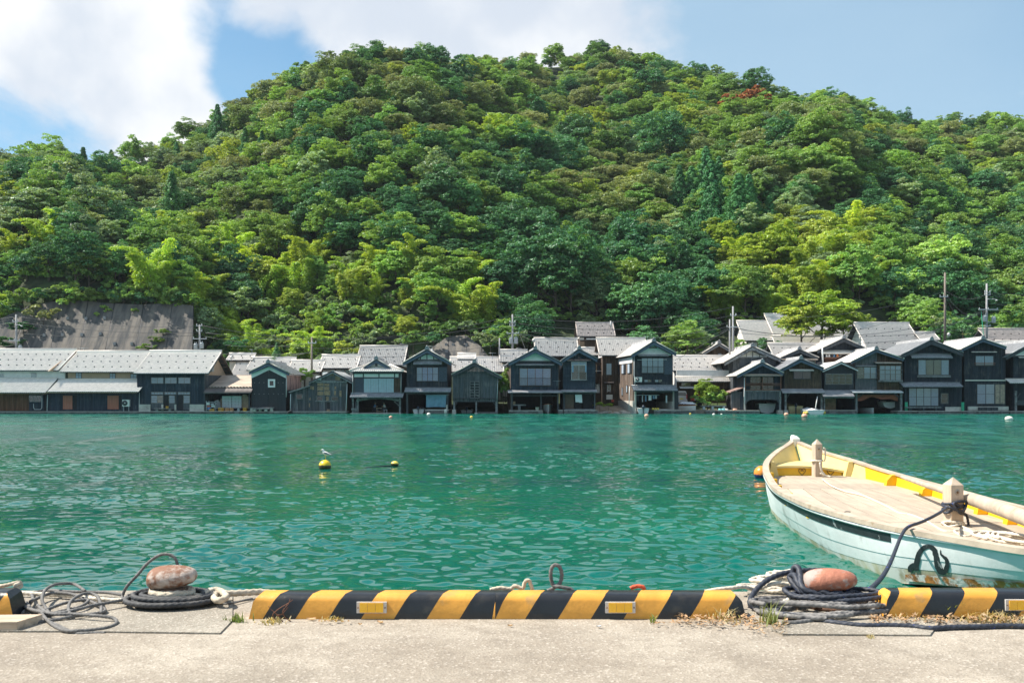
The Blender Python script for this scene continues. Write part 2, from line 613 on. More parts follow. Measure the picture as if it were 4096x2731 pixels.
# ------------------------------------------------------------------ water: wind waves as a height field over the bay
def wave_height(x, y, cell):
 r = np.random.default_rng(21)
 h = np.zeros_like(x)
 lam = np.concatenate([np.geomspace(0.13, 0.2, 8), np.geomspace(0.2, 0.42, 24), np.geomspace(0.43, 0.85, 16), np.geomspace(0.9, 3.2, 10)])
 gust = np.clip(1.0 + 0.35 * vnoise(x * 0.09 + 3, y * 0.13, 5) + 0.55 * vnoise(x * 0.35, y * 0.5, 6) + 0.5 * vnoise(x * 1.0, y * 1.3, 8), 0.1, 2.2)
 for L in lam:
  th = r.normal(R(85), R(50))                 # waves run mostly across the bay towards the camera
  k = 2 * math.pi / L
  slope = 0.012 if L < 0.2 else (0.028 if L < 0.425 else (0.019 if L < 0.88 else 0.009))
  amp = slope / k
  ph = r.uniform(0, 2 * math.pi)
  keep = np.clip((L / cell - 2.0) / 2.0, 0, 1)
  h += amp * keep * np.cos(k * (math.cos(th) * x + math.sin(th) * y) + ph)
 return h * gust

def build_water():
 ys = [-8.0, 0.0, 4.0, 5.4]
 while ys[-1] < 121.0:
  y = ys[-1]
  ys.append(y + max(0.026, 0.0030 * y) * (1 + max(0, (y - 34) / 34) * 1.8))
 ys = np.array(ys)
 us = np.concatenate([np.linspace(-1.5, -0.66, 20)[:-1], np.linspace(-0.66, 0.66, 580), np.linspace(0.66, 1.5, 20)[1:]])
 U, Yg = np.meshgrid(us, ys)
 Xg = U * np.maximum(Yg, 6.0)
 cell = np.maximum(0.0030 * np.abs(Yg) * (1 + np.maximum(0, (Yg - 34) / 34) * 1.8), 0.0026 * np.maximum(Yg, 6.0))
 cell = cell * 0.8
 cell = np.where((np.abs(U) > 0.66) | (Yg < 5), 50.0, cell)
 H = wave_height(Xg, Yg, cell)
 V = np.stack([Xg, Yg, H], -1).reshape(-1, 3)
 o = put('water', np_mesh('water', V, grid_faces(len(ys), len(us)), 'sea_water', smooth=True), kind='structure')
 o['label'] = 'rippled blue green water of the bay'

build_water()

# ------------------------------------------------------------------ quay in front
QY, QZ = 5.57, 1.0
quay = MB()
quay.box(-40, 40, -14, QY, -1.0, QZ).build('quay', 'quay_concrete', kind='structure')['label'] = 'sunlit speckled concrete quay'

# ------------------------------------------------------------------ hill
SKY = np.array([(-1500, 760), (-700, 680), (0, 598), (340, 578), (600, 512), (760, 450), (860, 405), (1000, 330), (1130, 265), (1300, 220), (1500, 178), (1780, 182), (2050, 185), (2250, 168), (2400, 150),
    (2550, 165), (2640, 190), (2760, 245), (2900, 300), (3140, 372), (3280, 350), (3400, 338), (3560, 402), (3640, 428), (3800, 420), (3960, 412), (4096, 430), (4600, 520), (5500, 640)], float)
TREE_H = 7.5

def hill_params(u):
 px = CX + F * u
 py = np.interp(px, SKY[:, 0], SKY[:, 1])
 Yr = 285 + 26 * np.sin(u * 7.0 + 0.5) + 10 * np.sin(u * 17)
 Yr = Yr - 45 * np.clip((-0.30 - u) / 0.25, 0, 1)
 Yr = np.where(u > 0.25, Yr + 30 * np.clip((u - 0.25) / 0.2, 0, 1), Yr)
 zr = CZ + (HY - py) / F * Yr - TREE_H
 return Yr, zr

def hill_z(x, y):
 x, y = np.asarray(x, float), np.asarray(y, float)
 u = x / np.maximum(y, 1)
 Yr, zr = hill_params(u)
 Y0 = 133.0
 t = np.clip((y - Y0) / (Yr - Y0), -0.5, 1.0)
 tt = np.clip(t, 0, 1)
 prof = 0.80 * tt + 0.20 * np.sin(tt * math.pi / 2)
 bump = (7.0 * np.sin(u * 15 + 1.3 + y * 0.01) + 4.0 * vnoise(u * 22 + 5, y * 0.035, 3) + 2.0 * vnoise(x * 0.07, y * 0.07, 4)) * np.sin(np.clip(tt, 0, 1) * math.pi) ** 0.8
 z0 = 3.2 + 0.6 * np.clip((y - 120) / 13.0, -1, 1)
 z = z0 + (zr - z0) * prof + bump
 wl = np.clip((-0.30 - u) / 0.03, 0, 1) * np.clip((u + 0.53) / 0.03, 0, 1)
 z = z + wl * 7.4 * np.clip((y - 134.6) / 4.4, 0, 1) * np.clip(1 - (y - 150) / 60.0, 0, 1)
 z = z - 0.55 * np.maximum(y - Yr, 0)
 return z

def build_hill():
 us = np.linspace(-1.15, 1.15, 240)
 ys = np.concatenate([np.array([112.5, 116.0, 120, 124, 128, 131]), np.linspace(133, 380, 110)])
 U, Yg = np.meshgrid(us, ys)
 Xg = U * Yg
 H = hill_z(Xg, Yg)
 H[0] = -1.0
 H[1] = 0.5
 H[2] = 1.4
 V = np.stack([Xg, Yg, H], -1).reshape(-1, 3)
 put('hill', np_mesh('hill', V, grid_faces(len(ys), len(us)), 'hill_soil', smooth=True), kind='structure')['label'] = 'steep wooded hill behind the village'

build_hill()

# ------------------------------------------------------------------ foliage shapes
leaf_material('leaf_dark', (0.062, 0.190, 0.085), (0.110, 0.265, 0.095), 0.22, 0.30, 0.02)
leaf_material('leaf_mid', (0.180, 0.345, 0.085), (0.285, 0.430, 0.098), 0.25, 0.38, 0.02)
leaf_material('leaf_yellow', (0.290, 0.430, 0.065), (0.420, 0.500, 0.085), 0.18, 0.42, 0.02)
leaf_material('leaf_olive', (0.215, 0.295, 0.110), (0.310, 0.350, 0.145), 0.22, 0.32, 0.02)
leaf_material('leaf_pale', (0.225, 0.345, 0.160), (0.320, 0.420, 0.205), 0.20, 0.34, 0.03)
leaf_material('leaf_cedar', (0.065, 0.215, 0.080), (0.105, 0.270, 0.085), 0.18, 0.26, 0.015)
leaf_material('leaf_bamboo', (0.320, 0.490, 0.075), (0.470, 0.570, 0.090), 0.18, 0.45, 0.02)
leaf_material('leaf_rust', (0.440, 0.160, 0.070), (0.390, 0.180, 0.095), 0.15, 0.30, 0.01)
leaf_material('leaf_grass', (0.270, 0.400, 0.065), (0.400, 0.470, 0.095), 0.20, 0.42, 0.02)
material('bark', (0.085, 0.065, 0.048), 0.9, 0.4, 6.0, 0.02, stretch=(1, 1, 0.25))
material('dead_wood', (0.34, 0.31, 0.28), 0.9, 0.3, 6.0, 0.01, stretch=(1, 1, 0.25))
material('bamboo_culm', (0.16, 0.20, 0.06), 0.5, 0.3, 3.0)

def leaf_mesh(name, P, N, size, tint, mat, r, aspect=0.5, droop=None):
 """One four-cornered leaf for each point P with normal N; tint = colour factor for each leaf."""
 n = len(P)
 N = N / np.maximum(np.linalg.norm(N, axis=1, keepdims=True), 1e-6)
 t = r.normal(size=(n, 3)) if droop is None else droop + r.normal(size=(n, 3)) * 0.45
 t -= N * np.sum(t * N, 1, keepdims=True)
 t /= np.maximum(np.linalg.norm(t, axis=1, keepdims=True), 1e-6)
 b = np.cross(N, t)
 s = size[:, None]
 V = np.stack([P - t * s, P + b * s * aspect, P + t * s, P - b * s * aspect], 1).reshape(-1, 3)
 Fq = np.arange(4 * n).reshape(-1, 4)
 return np_mesh(name, V, Fq, mat, cols=tint)

def sphere_pts(n, r):
 v = r.normal(size=(n, 3))
 return v / np.linalg.norm(v, axis=1, keepdims=True)

def tints(n, r, amount=0.28):
 b = 1 + r.uniform(-amount, amount, n)
 w = r.uniform(-0.12, 0.12, n)
 return np.stack([b * (1 + w), b, b * (1 - w)], 1)

def crown_broad(seed, mat, rad=3.6, hgt=6.5, base=1.6, lobes=20, subs=13, leaves=20, size=0.24, flat=1.0, open_=0.0, wide=1.0):
 r = np.random.default_rng(seed)
 P, N, T = [], [], []
 c0 = np.array([0, 0, base + hgt * 0.48])
 E = np.array([rad * wide, rad, hgt * 0.5])
 for i in range(lobes):
  d = sphere_pts(1, r)[0]
  if d[2] < -0.45:
   d[2] *= -0.7
  rr = r.uniform(0.40, 0.98) if i else 0.2
  c = c0 + d * E * rr
  lr = rad * r.uniform(0.17, 0.36)
  ltint = 1 + r.uniform(-0.14, 0.14)
  ds = sphere_pts(subs, r)
  ds[:, 2] = np.where(ds[:, 2] < -0.25, -ds[:, 2], ds[:, 2])
  for k in range(subs):
   if r.random() < open_:
    continue
   sc_ = c + ds[k] * lr * np.array([1, 1, 0.8 * flat]) * r.uniform(0.7, 1.05)
   sr = lr * r.uniform(0.18, 0.34)
   m = int(leaves * r.uniform(0.7, 1.3))
   e = sphere_pts(m, r)
   e[:, 2] = np.abs(e[:, 2]) * 0.8 - 0.15
   P.append(sc_ + e * sr * np.array([1.1, 1.1, 0.75 * flat]))
   N.append(e * 0.6 + ds[k] * 0.4 + np.array([-0.1, -0.1, 0.3]) + r.normal(size=(m, 3)) * 0.5)
   T.append(tints(m, r) * ltint * (1 + r.uniform(-0.1, 0.1)))
 P, N, T = np.vstack(P), np.vstack(N), np.vstack(T)
 return leaf_mesh('crown', P, N, size * r.uniform(0.7, 1.3, len(P)), T, mat, r)

def crown_cedar(seed, mat, rad=2.4, hgt=11.0, base=0.2, tiers=26, size=0.16):
 r = np.random.default_rng(seed)
 P, N, T = [], [], []
 for i in range(tiers):
  f = (i + r.uniform(0, 0.6)) / tiers
  z = base + hgt * f
  R0 = rad * (1 - f) ** 0.8 * (0.85 + 0.3 * r.random()) + 0.15
  nb = max(4, int(11 * (1 - f) + 3))
  a0 = r.uniform(0, 6.3)
  for k in range(nb):
   a = a0 + 6.283 * k / nb + r.uniform(-0.3, 0.3)
   L = R0 * r.uniform(0.55, 1.2)
   for q in np.linspace(0.35, 1.0, 4):
    c = np.array([math.cos(a) * L * q, math.sin(a) * L * q, z - 0.35 * L * q * q + 0.25])
    m = 24
    e = sphere_pts(m, r)
    P.append(c + e * np.array([0.42, 0.42, 0.3]) * (0.6 + 0.5 * R0 / rad))
    N.append(e * 0.6 + np.array([math.cos(a) * 0.5, math.sin(a) * 0.5, 0.6]) + r.normal(size=(m, 3)) * 0.3)
    T.append(tints(m, r, 0.22) * (1 + r.uniform(-0.1, 0.1)))
 P, N, T = np.vstack(P), np.vstack(N), np.vstack(T)
 return leaf_mesh('crown', P, N, size * r.uniform(0.7, 1.3, len(P)), T, mat, r)

def bamboo_lines(seed, culms, hgt, spread):
 r = np.random.default_rng(seed)
 L = []
 for i in range(culms):
  a = r.uniform(0, 6.283)
  lean = r.uniform(0.18, 0.62)
  bx, by = r.normal(size=2) * spread
  H = hgt * r.uniform(0.65, 1.1)
  t = np.linspace(0, 1, 14)
  out = lean * H * (0.25 * t + 0.75 * t ** 3)
  L.append(np.stack([bx + math.cos(a) * out, by + math.sin(a) * out, H * (t - 0.20 * t ** 4 * (1 + 1.5 * lean))], 1))
 return L

def crown_bamboo(seed, mat, culms=7, hgt=8.5, spread=1.1, size=0.17):
 r = np.random.default_rng(seed + 99)
 P, N, T, D = [], [], [], []
 for line in bamboo_lines(seed, culms, hgt, spread):
  ct = 1 + r.uniform(-0.15, 0.15)
  for t in np.linspace(0.25, 1.0, 34):
   k = t * 13
   i = min(int(k), 12)
   c = line[i] * (1 - k + i) + line[i + 1] * (k - i)
   w = 0.68 * math.sin(math.pi * min(1, 0.12 + 0.9 * (1 - t))) ** 0.8 + 0.12
   for q in range(3):
    a = r.uniform(0, 6.283)
    d = np.array([math.cos(a), math.sin(a), 0])
    cc = c + d * w * r.uniform(0.35, 1.0) + np.array([0, 0, -0.25 * w])
    m = 12
    e = sphere_pts(m, r)
    P.append(cc + e * np.array([0.34, 0.34, 0.16]))
    N.append(d * 0.5 + np.array([0, 0, 0.8]) + r.normal(size=(m, 3)) * 0.3)
    D.append(np.tile(d * 0.9 + np.array([0, 0, -0.6]), (m, 1)))
    T.append(tints(m, r, 0.2) * ct)
 P, N, T, D = map(np.vstack, (P, N, T, D))
 return leaf_mesh('crown', P, N, size * r.uniform(0.7, 1.3, len(P)), T, mat, r, 0.36, D)

def trunk_mesh(seed, hgt, rad, mat='bark', limbs=5, start=0.3, spread=2.2):
 r = random.Random(seed)
 b = MB()
 top = Vector((r.uniform(-.3, .3), r.uniform(-.3, .3), hgt))
 pts = [Vector((0, 0, -1.2)), Vector((r.uniform(-.1, .1), r.uniform(-.1, .1), hgt * 0.35)), top]
 path = smooth_path(pts, hgt / 6)
 n = len(path)
 b.tube(path, [rad * (1 - 0.75 * i / (n - 1)) for i in range(n)], 6)
 for k in range(limbs):
  f = start + (0.9 - start) * (k + 0.5) / limbs
  p = path[int(f * (n - 1))]
  a = r.uniform(0, 6.283)
  q = p + Vector((math.cos(a) * spread * (1.1 - f * 0.5), math.sin(a) * spread * (1.1 - f * 0.5), hgt * 0.24))
  mid = (p + q) / 2 + Vector((0, 0, -0.25))
  b.tube([p, mid, q], [rad * 0.42, rad * 0.28, rad * 0.1], 5)
 return b.mesh('trunk', mat)

def culm_mesh(seed, culms, hgt, spread):
 b = MB()
 for line in bamboo_lines(seed, culms, hgt, spread):
  pts = [Vector(p) for p in line]
  pts[0].z = -1.0
  b.tube(pts[:12], [0.055 * (1 - 0.06 * i) for i in range(12)], 4, cap=False)
 return b.mesh('culms', 'bamboo_culm')

def bare_mesh(seed, hgt, rad):
 r = random.Random(seed)
 b = MB()
 path = smooth_path([(0, 0, -1), (r.uniform(-.3, .3), 0, hgt * .5), (r.uniform(-.8, .8), 0, hgt)], hgt / 10)
 n = len(path)
 b.tube(path, [rad * (1 - 0.85 * i / (n - 1)) for i in range(n)], 5)
 for k in range(16):
  f = 0.3 + 0.68 * k / 16
  p = path[int(f * (n - 1))]
  a = r.uniform(0, 6.283)
  L = hgt * 0.30 * (1.15 - f)
  q = p + Vector((math.cos(a) * L, math.sin(a) * L, L * 1.1))
  b.tube([p, (p + q) / 2 + Vector((0, 0, -.1)), q], [rad * .35, rad * .22, rad * .08], 4, cap=False)
  for j in range(4):
   s = p.lerp(q, 0.4 + 0.15 * j)
   a2 = a + r.uniform(-1.2, 1.2)
   b.tube([s, s + Vector((math.cos(a2) * L * .35, math.sin(a2) * L * .35, L * .4))], [rad * .16, rad * .05], 3, cap=False)
 return b.mesh('trunk', 'dead_wood')

PROTO = {}

def proto(kind, crown, trunk, h):
 PROTO.setdefault(kind, []).append((crown, trunk, h))

for i in range(5):
 proto('dark', crown_broad(100 + i, 'leaf_dark', 3.3 + 0.2 * i, 7.6 + 0.5 * (i % 3), 0.2, 48, 21, 16, 0.15), trunk_mesh(i, 6, 0.22), 8)
for i in range(5):
 proto('mid', crown_broad(200 + i, 'leaf_mid', 3.4 + 0.15 * i, 7.2 + 0.5 * (i % 3), 0.2, 46, 21, 16, 0.15, flat=0.85, open_=0.08), trunk_mesh(20 + i, 6, 0.2), 7.6)
for i in range(3):
 proto('yellow', crown_broad(300 + i, 'leaf_yellow', 3.0 + 0.3 * i, 6.8, 0.2, 38, 21, 16, 0.15, flat=0.8, open_=0.14), trunk_mesh(30 + i, 6, 0.18), 7)
for i in range(4):
 proto('olive', crown_broad(400 + i, 'leaf_olive', 3.6 + 0.2 * i, 6.4, 0.4, 54, 20, 15, 0.14, flat=0.8), trunk_mesh(40 + i, 6, 0.22), 7)
for i in range(3):
 proto('pale', crown_broad(500 + i, 'leaf_pale', 3.2 + 0.2 * i, 7.2, 0.2, 40, 21, 16, 0.15, flat=0.8, open_=0.12), trunk_mesh(50 + i, 6, 0.2), 7.5)
for i in range(3):
 proto('cedar', crown_cedar(600 + i, 'leaf_cedar', 3.1 + 0.25 * i, 9.6 + .7 * i), trunk_mesh(60 + i, 10, 0.22, limbs=0), 12)
for i in range(3):
 proto('bamboo', crown_bamboo(700 + i, 'leaf_bamboo', 9 + i, 8.0 + 0.6 * i), culm_mesh(700 + i, 9 + i, 8.0 + 0.6 * i, 1.1), 8)
proto('rust', crown_broad(800, 'leaf_rust', 3.6, 4.6, 1.4, 16, 12, 20, 0.22, flat=0.8, open_=0.15), trunk_mesh(80, 5, 0.2), 6)
proto('rust', crown_broad(801, 'leaf_rust', 3.0, 4.6, 1.4, 14, 12, 20, 0.22, flat=0.8, open_=0.2), trunk_mesh(81, 5, 0.2), 6)
for i in range(2):
 proto('shrub', crown_broad(900 + i, 'leaf_mid', 1.5, 1.9, 0.1, 10, 11, 20, 0.16), trunk_mesh(90 + i, 1.2, 0.06, limbs=2, spread=0.6), 2)
proto('shrub', crown_broad(905, 'leaf_grass', 1.6, 1.6, 0.0, 11, 11, 20, 0.16), trunk_mesh(95, 1.0, 0.05, limbs=2, spread=0.6), 2)
proto('shrub', crown_broad(906, 'leaf_pale', 1.5, 1.9, 0.1, 10, 11, 20, 0.17), trunk_mesh(96, 1.2, 0.06, limbs=2, spread=0.6), 2)

LOOK = {'dark': 'dark green round tree', 'mid': 'mid green leafy tree', 'yellow': 'yellow green airy tree', 'olive': 'olive grey domed tree',
  'pale': 'pale silvery green tree', 'cedar': 'dark pointed cedar', 'bamboo': 'yellow green bamboo clump', 'rust': 'rust brown dead leafed tree', 'shrub': 'low green bush'}
LANDMARK = [(0, 'the white walled house'), (230, 'the beige walled house'), (560, 'the big dark house'), (850, 'the carton lean-to'), (1005, 'the black storehouse'), (1160, 'the ramshackle plank house'),
   (1400, 'the tea room boathouse'), (1615, 'the blue tarp boathouse'), (1808, 'the lattice boathouse'), (2010, 'the blue curtain boathouse'), (2248, 'the clapboard boathouse'),
   (2400, 'the brown back house'), (2530, 'the laundry boathouse'), (2710, 'the van courtyard'), (2940, 'the glazed porch boathouse'), (3130, 'the brown plank boathouse'),
   (3295, 'the navy boathouse'), (3420, 'the orange tarp boathouse'), (3615, 'the wide black boathouse'), (3855, 'the narrow black boathouse'), (4030, 'the easternmost boathouse')]

def near_what(px):
 n = LANDMARK[0][1]
 for a, b in LANDMARK:
  if px >= a:
   n = b
 return n

def species_at(px, py, r):
 w = dict(mid=.34, dark=.24, olive=.18, yellow=.12, pale=.10, cedar=.02)
 if py < 640 and 1100 < px < 2700:
  w = dict(mid=.40, olive=.27, dark=.15, yellow=.12, pale=.06)
 if 1150 < px < 2300 and 560 < py < 1080:
  w = dict(dark=.62, mid=.33, pale=.05)
 if 2150 < px < 2680 and 680 < py < 900:
  w = dict(olive=.6, mid=.3, yellow=.1)
 if 1900 < px < 2850 and 930 < py:
  w = dict(dark=.8, mid=.15, pale=.05)
 if 2700 < px < 3080 and 600 < py < 930:
  w = dict(cedar=.6, mid=.2, pale=.2)
 if 2850 < px < 3560 and 850 < py:
  w = dict(yellow=.38, bamboo=.30, mid=.20, pale=.12)
 if px > 3500 and py > 680:
  w = dict(dark=.45, mid=.45, pale=.1)
 if 2750 < px and py < 680:
  w = dict(mid=.42, olive=.26, dark=.14, yellow=.12, pale=.06)
 if px < 1100 and 560 < py < 900:
  w = dict(pale=.32, mid=.26, olive=.16, dark=.14, yellow=.08, cedar=.04)
 if 1000 < px < 1950 and py > 985:
  w = dict(bamboo=.60, yellow=.22, mid=.16, pale=.02)
 if 450 < px < 1000 and py > 900:
  w = dict(bamboo=.48, mid=.24, dark=.16, pale=.12)
 if px < 330 and py > 880:
  w = dict(bamboo=.5, dark=.35, mid=.15)
 ks = list(w)
 return ks[r.choice(len(ks), p=np.array([w[k] for k in ks]) / sum(w.values()))]

def clear_of_village(x, y, z):
 """False where a house, the concrete slope or a pole base stands on the lower ground."""
 px = CX + F * x / y
 if 20 < px < 800 and y < 139.0:
  return False
 if 1650 < px < 1990 and y < 139.5:
  return False
 if 2150 < px < 2520 and y < 149:
  return False
 if 2790 < px < 3560 and y < 147:
  return False
 if y < 136.5:
  return False
 return True

def plan_forest():
 r = np.random.default_rng(11)
 pts = []
 y = 135.0
 while y < 330:
  step = 3.4 if y < 165 else (3.8 if y < 215 else 4.1)
  n = int(1.24 * y / step)
  for i in range(n):
   x = (-0.62 + 1.24 * (i + 0.5) / n) * y + r.uniform(-0.42, 0.42) * step
   yy = y + r.uniform(-0.45, 0.45) * step
   u = x / yy
   Yr, _ = hill_params(np.array(u))
   if yy > float(Yr) + 5:
    continue
   z = float(hill_z(x, yy))
   if not clear_of_village(x, yy, z):
    continue
   px = CX + F * u
   py = HY - (z + 5 - CZ) / yy * F
   pts.append([x, yy, z, px, py])
  y += step
 out = []
 for x, y, z, px, py in pts:
  k = species_at(px, py, r)
  if 1040 < px < 1560 and 1120 < py < 1300 and y < 172:         # the grassy clearing
   k = 'shrub' if r.random() < 0.85 else 'yellow'
  s = r.uniform(0.58, 1.16) * (1.0 if y < 230 else 0.90)
  if k == 'cedar':
   s *= 0.95
  if y > float(hill_params(np.array(x / y))[0]) - 16:
   s *= 0.78
  if r.random() < 0.06:
   s *= 1.3
  if y < 146 and k not in ('shrub', 'bamboo'):
   s *= 0.82
  if 2100 < px < 2650 and 140 < y < 170 and k in ('dark', 'olive', 'mid'):
   s *= 1.35
  out.append([k, int(r.integers(len(PROTO[k]))), x, y, z - 0.4, s, r.uniform(0, 6.283), r.uniform(.85, 1.2), r.uniform(.78, 1.25)])
 y = 133.5
 while y < 185:                                   # undergrowth between the trunks of the lower slope
  n = int(1.24 * y / 2.3)
  for i in range(n):
   x = (-0.62 + 1.24 * (i + 0.5) / n) * y + r.uniform(-1, 1)
   yy = y + r.uniform(-0.9, 0.9)
   if clear_of_village(x, yy + 1.5, 0):
    px = CX + F * x / yy
    i_ = int(r.integers(4))
    if not 1000 < px < 1700 and i_ == 2:
     i_ = 0
    out.append(['under', i_, x, yy, float(hill_z(x, yy)) - 0.3, r.uniform(0.8, 1.5), r.uniform(0, 6.283), 1.0, 1.0])
  y += 2.3
 for px, py, i, s in ((2930, 425, 1, 1.15), (3020, 418, 0, 1.3)):
  Y = 140.0
  while Y < 330 and float(hill_z(X(px, Y), Y)) + 3.0 < Z(py, Y):
   Y += 1.0
  out.append(['rust', i, X(px, Y), Y, Z(py, Y) - 2.6 * s, s, 1.0 + i, 1.0, 1.0])
 return out

FOREST = plan_forest()

def build_forest():
 vis = [t for t in FOREST if abs(t[2] / t[3]) < 0.522 and t[0] != 'under']
 vis.sort(key=lambda t: t[3] - 6 * t[5])
 single, rest, used = [], [], set()
 counts = {}
 for t in vis:
  key = (t[0], t[1])
  kindname = 'bamboo' if t[0] == 'bamboo' else ('shrub' if t[0] == 'shrub' else 'tree')
  lim = {'tree': 262, 'bamboo': 90, 'shrub': 70}[kindname]
  if t[0] == 'rust' or (counts.get(kindname, 0) < lim) or key not in used:
   single.append(t)
   used.add(key)
   counts[kindname] = counts.get(kindname, 0) + 1
  else:
   rest.append(t)
 rest += [t for t in FOREST if abs(t[2] / t[3]) >= 0.522 or t[0] == 'under']
 for t in rest:
  t[0] = 'shrub' if t[0] == 'under' else t[0]
 first = {}
 seen = {}
 for k, i, x, y, z, s, a, wx, wz in single:
  crown, trunk, h = PROTO[k][i]
  px = CX + F * x / y
  where = 'just' if y < 143 else ('at the slope foot' if y < 152 else ('low on slope' if y < 162 else ('upslope' if y < 200 else 'high on the hill')))
  size = '' if 0.8 < s < 1.1 else ('tall ' if s >= 1.1 else 'small ')
  lab = f"{size}{LOOK[k]} {where} behind {near_what(px)}"
  if k == 'rust':
   lab = 'rust brown tree on the ridge shoulder, ' + ('the wider of two' if i == 0 else 'the narrower of two')
  nm = 'bamboo_clump' if k == 'bamboo' else ('cedar_tree' if k == 'cedar' else ('bush' if k == 'shrub' else 'broadleaf_tree'))
  cat = 'bamboo' if k == 'bamboo' else ('bush' if k == 'shrub' else 'tree')
  root = thing(nm, lab, cat, (x, y, z), a, 'trees on the hillside' if cat == 'tree' else ('bamboo on the slope' if cat == 'bamboo' else 'bushes on the slope'), s)
  root.scale = (s * wx, s / wx ** .5, s * wz)
  put('culms' if k == 'bamboo' else 'trunk', trunk, root)
  c = put('foliage' if k in ('bamboo', 'shrub') else 'crown', crown, root)
  first.setdefault((k, i), c)
 by = {}
 for o_ in list(COL.objects):
  if o_.get('group') in ('trees on the hillside', 'bamboo on the slope', 'bushes on the slope'):
   by.setdefault(o_['label'], []).append(o_)
 for lab, os_ in by.items():
  if len(os_) > 1:
   os_.sort(key=lambda q: q.location.x / q.location.y)
   for q, wd in zip(os_, ('westmost', 'second from west', 'third from west', 'fourth from west', 'fifth from west', 'sixth from west', 'seventh from west', 'eighth from west')):
    q['label'] = lab.replace('the ', '', 1 if len(lab.split()) > 12 else 0) + ', ' + wd
 keys = sorted(first)
 n = len(rest)
 V = np.array([[t[2], t[3], t[4]] for t in rest], np.float32)
 me = bpy.data.meshes.new('forest')
 me.vertices.add(n)
 me.vertices.foreach_set('co', V.ravel())
 for nm, ty, dat in (('sort', 'INT', np.array([keys.index((t[0], t[1])) if (t[0], t[1]) in first else 0 for t in rest], np.int32)),
      ('size', 'FLOAT_VECTOR', np.array([(t[5] * t[7], t[5] / t[7] ** .5, t[5] * t[8]) for t in rest], np.float32)), ('turn', 'FLOAT', np.array([t[6] for t in rest], np.float32))):
  at = me.attributes.new(nm, ty, 'POINT')
  at.data.foreach_set('vector' if ty == 'FLOAT_VECTOR' else 'value', dat.ravel())
 o = put('forest', me, kind='stuff')
 o['label'] = 'dense mixed green forest covering the upper hill'
 ng = bpy.data.node_groups.new('forest_nodes', 'GeometryNodeTree')
 ng.interface.new_socket('Geometry', in_out='INPUT', socket_type='NodeSocketGeometry')
 ng.interface.new_socket('Geometry', in_out='OUTPUT', socket_type='NodeSocketGeometry')
 gi, go = ng.nodes.new('NodeGroupInput'), ng.nodes.new('NodeGroupOutput')
 jn = ng.nodes.new('GeometryNodeJoinGeometry')

 def named(nm, ty):
  q = ng.nodes.new('GeometryNodeInputNamedAttribute')
  q.data_type = ty
  q.inputs['Name'].default_value = nm
  return q.outputs['Attribute']
 srt, siz, trn = named('sort', 'INT'), named('size', 'FLOAT_VECTOR'), named('turn', 'FLOAT')
 cx = ng.nodes.new('ShaderNodeCombineXYZ')
 ng.links.new(trn, cx.inputs['Z'])
 e2r = ng.nodes.new('FunctionNodeEulerToRotation')
 ng.links.new(cx.outputs[0], e2r.inputs[0])
 for j, key in enumerate(keys):
  cmp_ = ng.nodes.new('FunctionNodeCompare')
  cmp_.data_type = 'INT'
  cmp_.operation = 'EQUAL'
  ng.links.new(srt, cmp_.inputs[2])
  cmp_.inputs[3].default_value = j
  ob = ng.nodes.new('GeometryNodeObjectInfo')
  ob.inputs['Object'].default_value = first[key]
  ob.inputs['As Instance'].default_value = True
  ob.transform_space = 'ORIGINAL'
  ip = ng.nodes.new('GeometryNodeInstanceOnPoints')
  ng.links.new(gi.outputs[0], ip.inputs['Points'])
  ng.links.new(cmp_.outputs[0], ip.inputs['Selection'])
  ng.links.new(ob.outputs['Geometry'], ip.inputs['Instance'])
  ng.links.new(e2r.outputs[0], ip.inputs['Rotation'])
  ng.links.new(siz, ip.inputs['Scale'])
  ng.links.new(ip.outputs[0], jn.inputs[0])
 ng.links.new(jn.outputs[0], go.inputs[0])
 md = o.modifiers.new('forest', 'NODES')
 md.node_group = ng
 print('FOREST single', len(single), counts, 'rest', n)

build_forest()

# ------------------------------------------------------------------ village: materials
def plank_material(name, a, b, streak, amt=0.5, rough=0.8):
 """Weathered boards: a tint for each board (attribute), grain along the board, pale washed streaks."""
 m = bpy.data.materials.new(name)
 m.use_nodes = True
 nt = m.node_tree
 p = nt.nodes['Principled BSDF']
 p.inputs['Roughness'].default_value = rough
 p.inputs['Specular IOR Level'].default_value = 0.25
 tc = nd(nt, 'ShaderNodeTexCoord')
 mp = nd(nt, 'ShaderNodeMapping')
 mp.inputs['Scale'].default_value = (7, 7, 0.45)
 ln(nt, tc.outputs['Object'], mp.inputs[0])
 n = nd(nt, 'ShaderNodeTexNoise', i_Scale=1.5, i_Detail=6.0, i_Roughness=0.65)
 ln(nt, mp.outputs[0], n.inputs['Vector'])
 c = mix_n(nt, ramp_n(nt, n.outputs['Fac'], 0.32, 0.68), a, b)
 n2 = nd(nt, 'ShaderNodeTexNoise', i_Scale=0.8, i_Detail=5.0, i_Roughness=0.6)
 ln(nt, tc.outputs['Object'], n2.inputs['Vector'])
 n3 = nd(nt, 'ShaderNodeTexNoise', i_Scale=2.2, i_Detail=4.0)
 ln(nt, mp.outputs[0], n3.inputs['Vector'])
 f = math_n(nt, 'MULTIPLY', ramp_n(nt, n2.outputs['Fac'], 0.48, 0.68), ramp_n(nt, n3.outputs['Fac'], 0.42, 0.62))
 c = mix_n(nt, math_n(nt, 'MULTIPLY', f, amt), c, streak)
 at = nd(nt, 'ShaderNodeAttribute', attribute_name='col')
 c = mix_n(nt, 1.0, c, at.outputs['Color'], 'MULTIPLY')
 ln(nt, c, p.inputs['Base Color'])
 MATS[name] = m

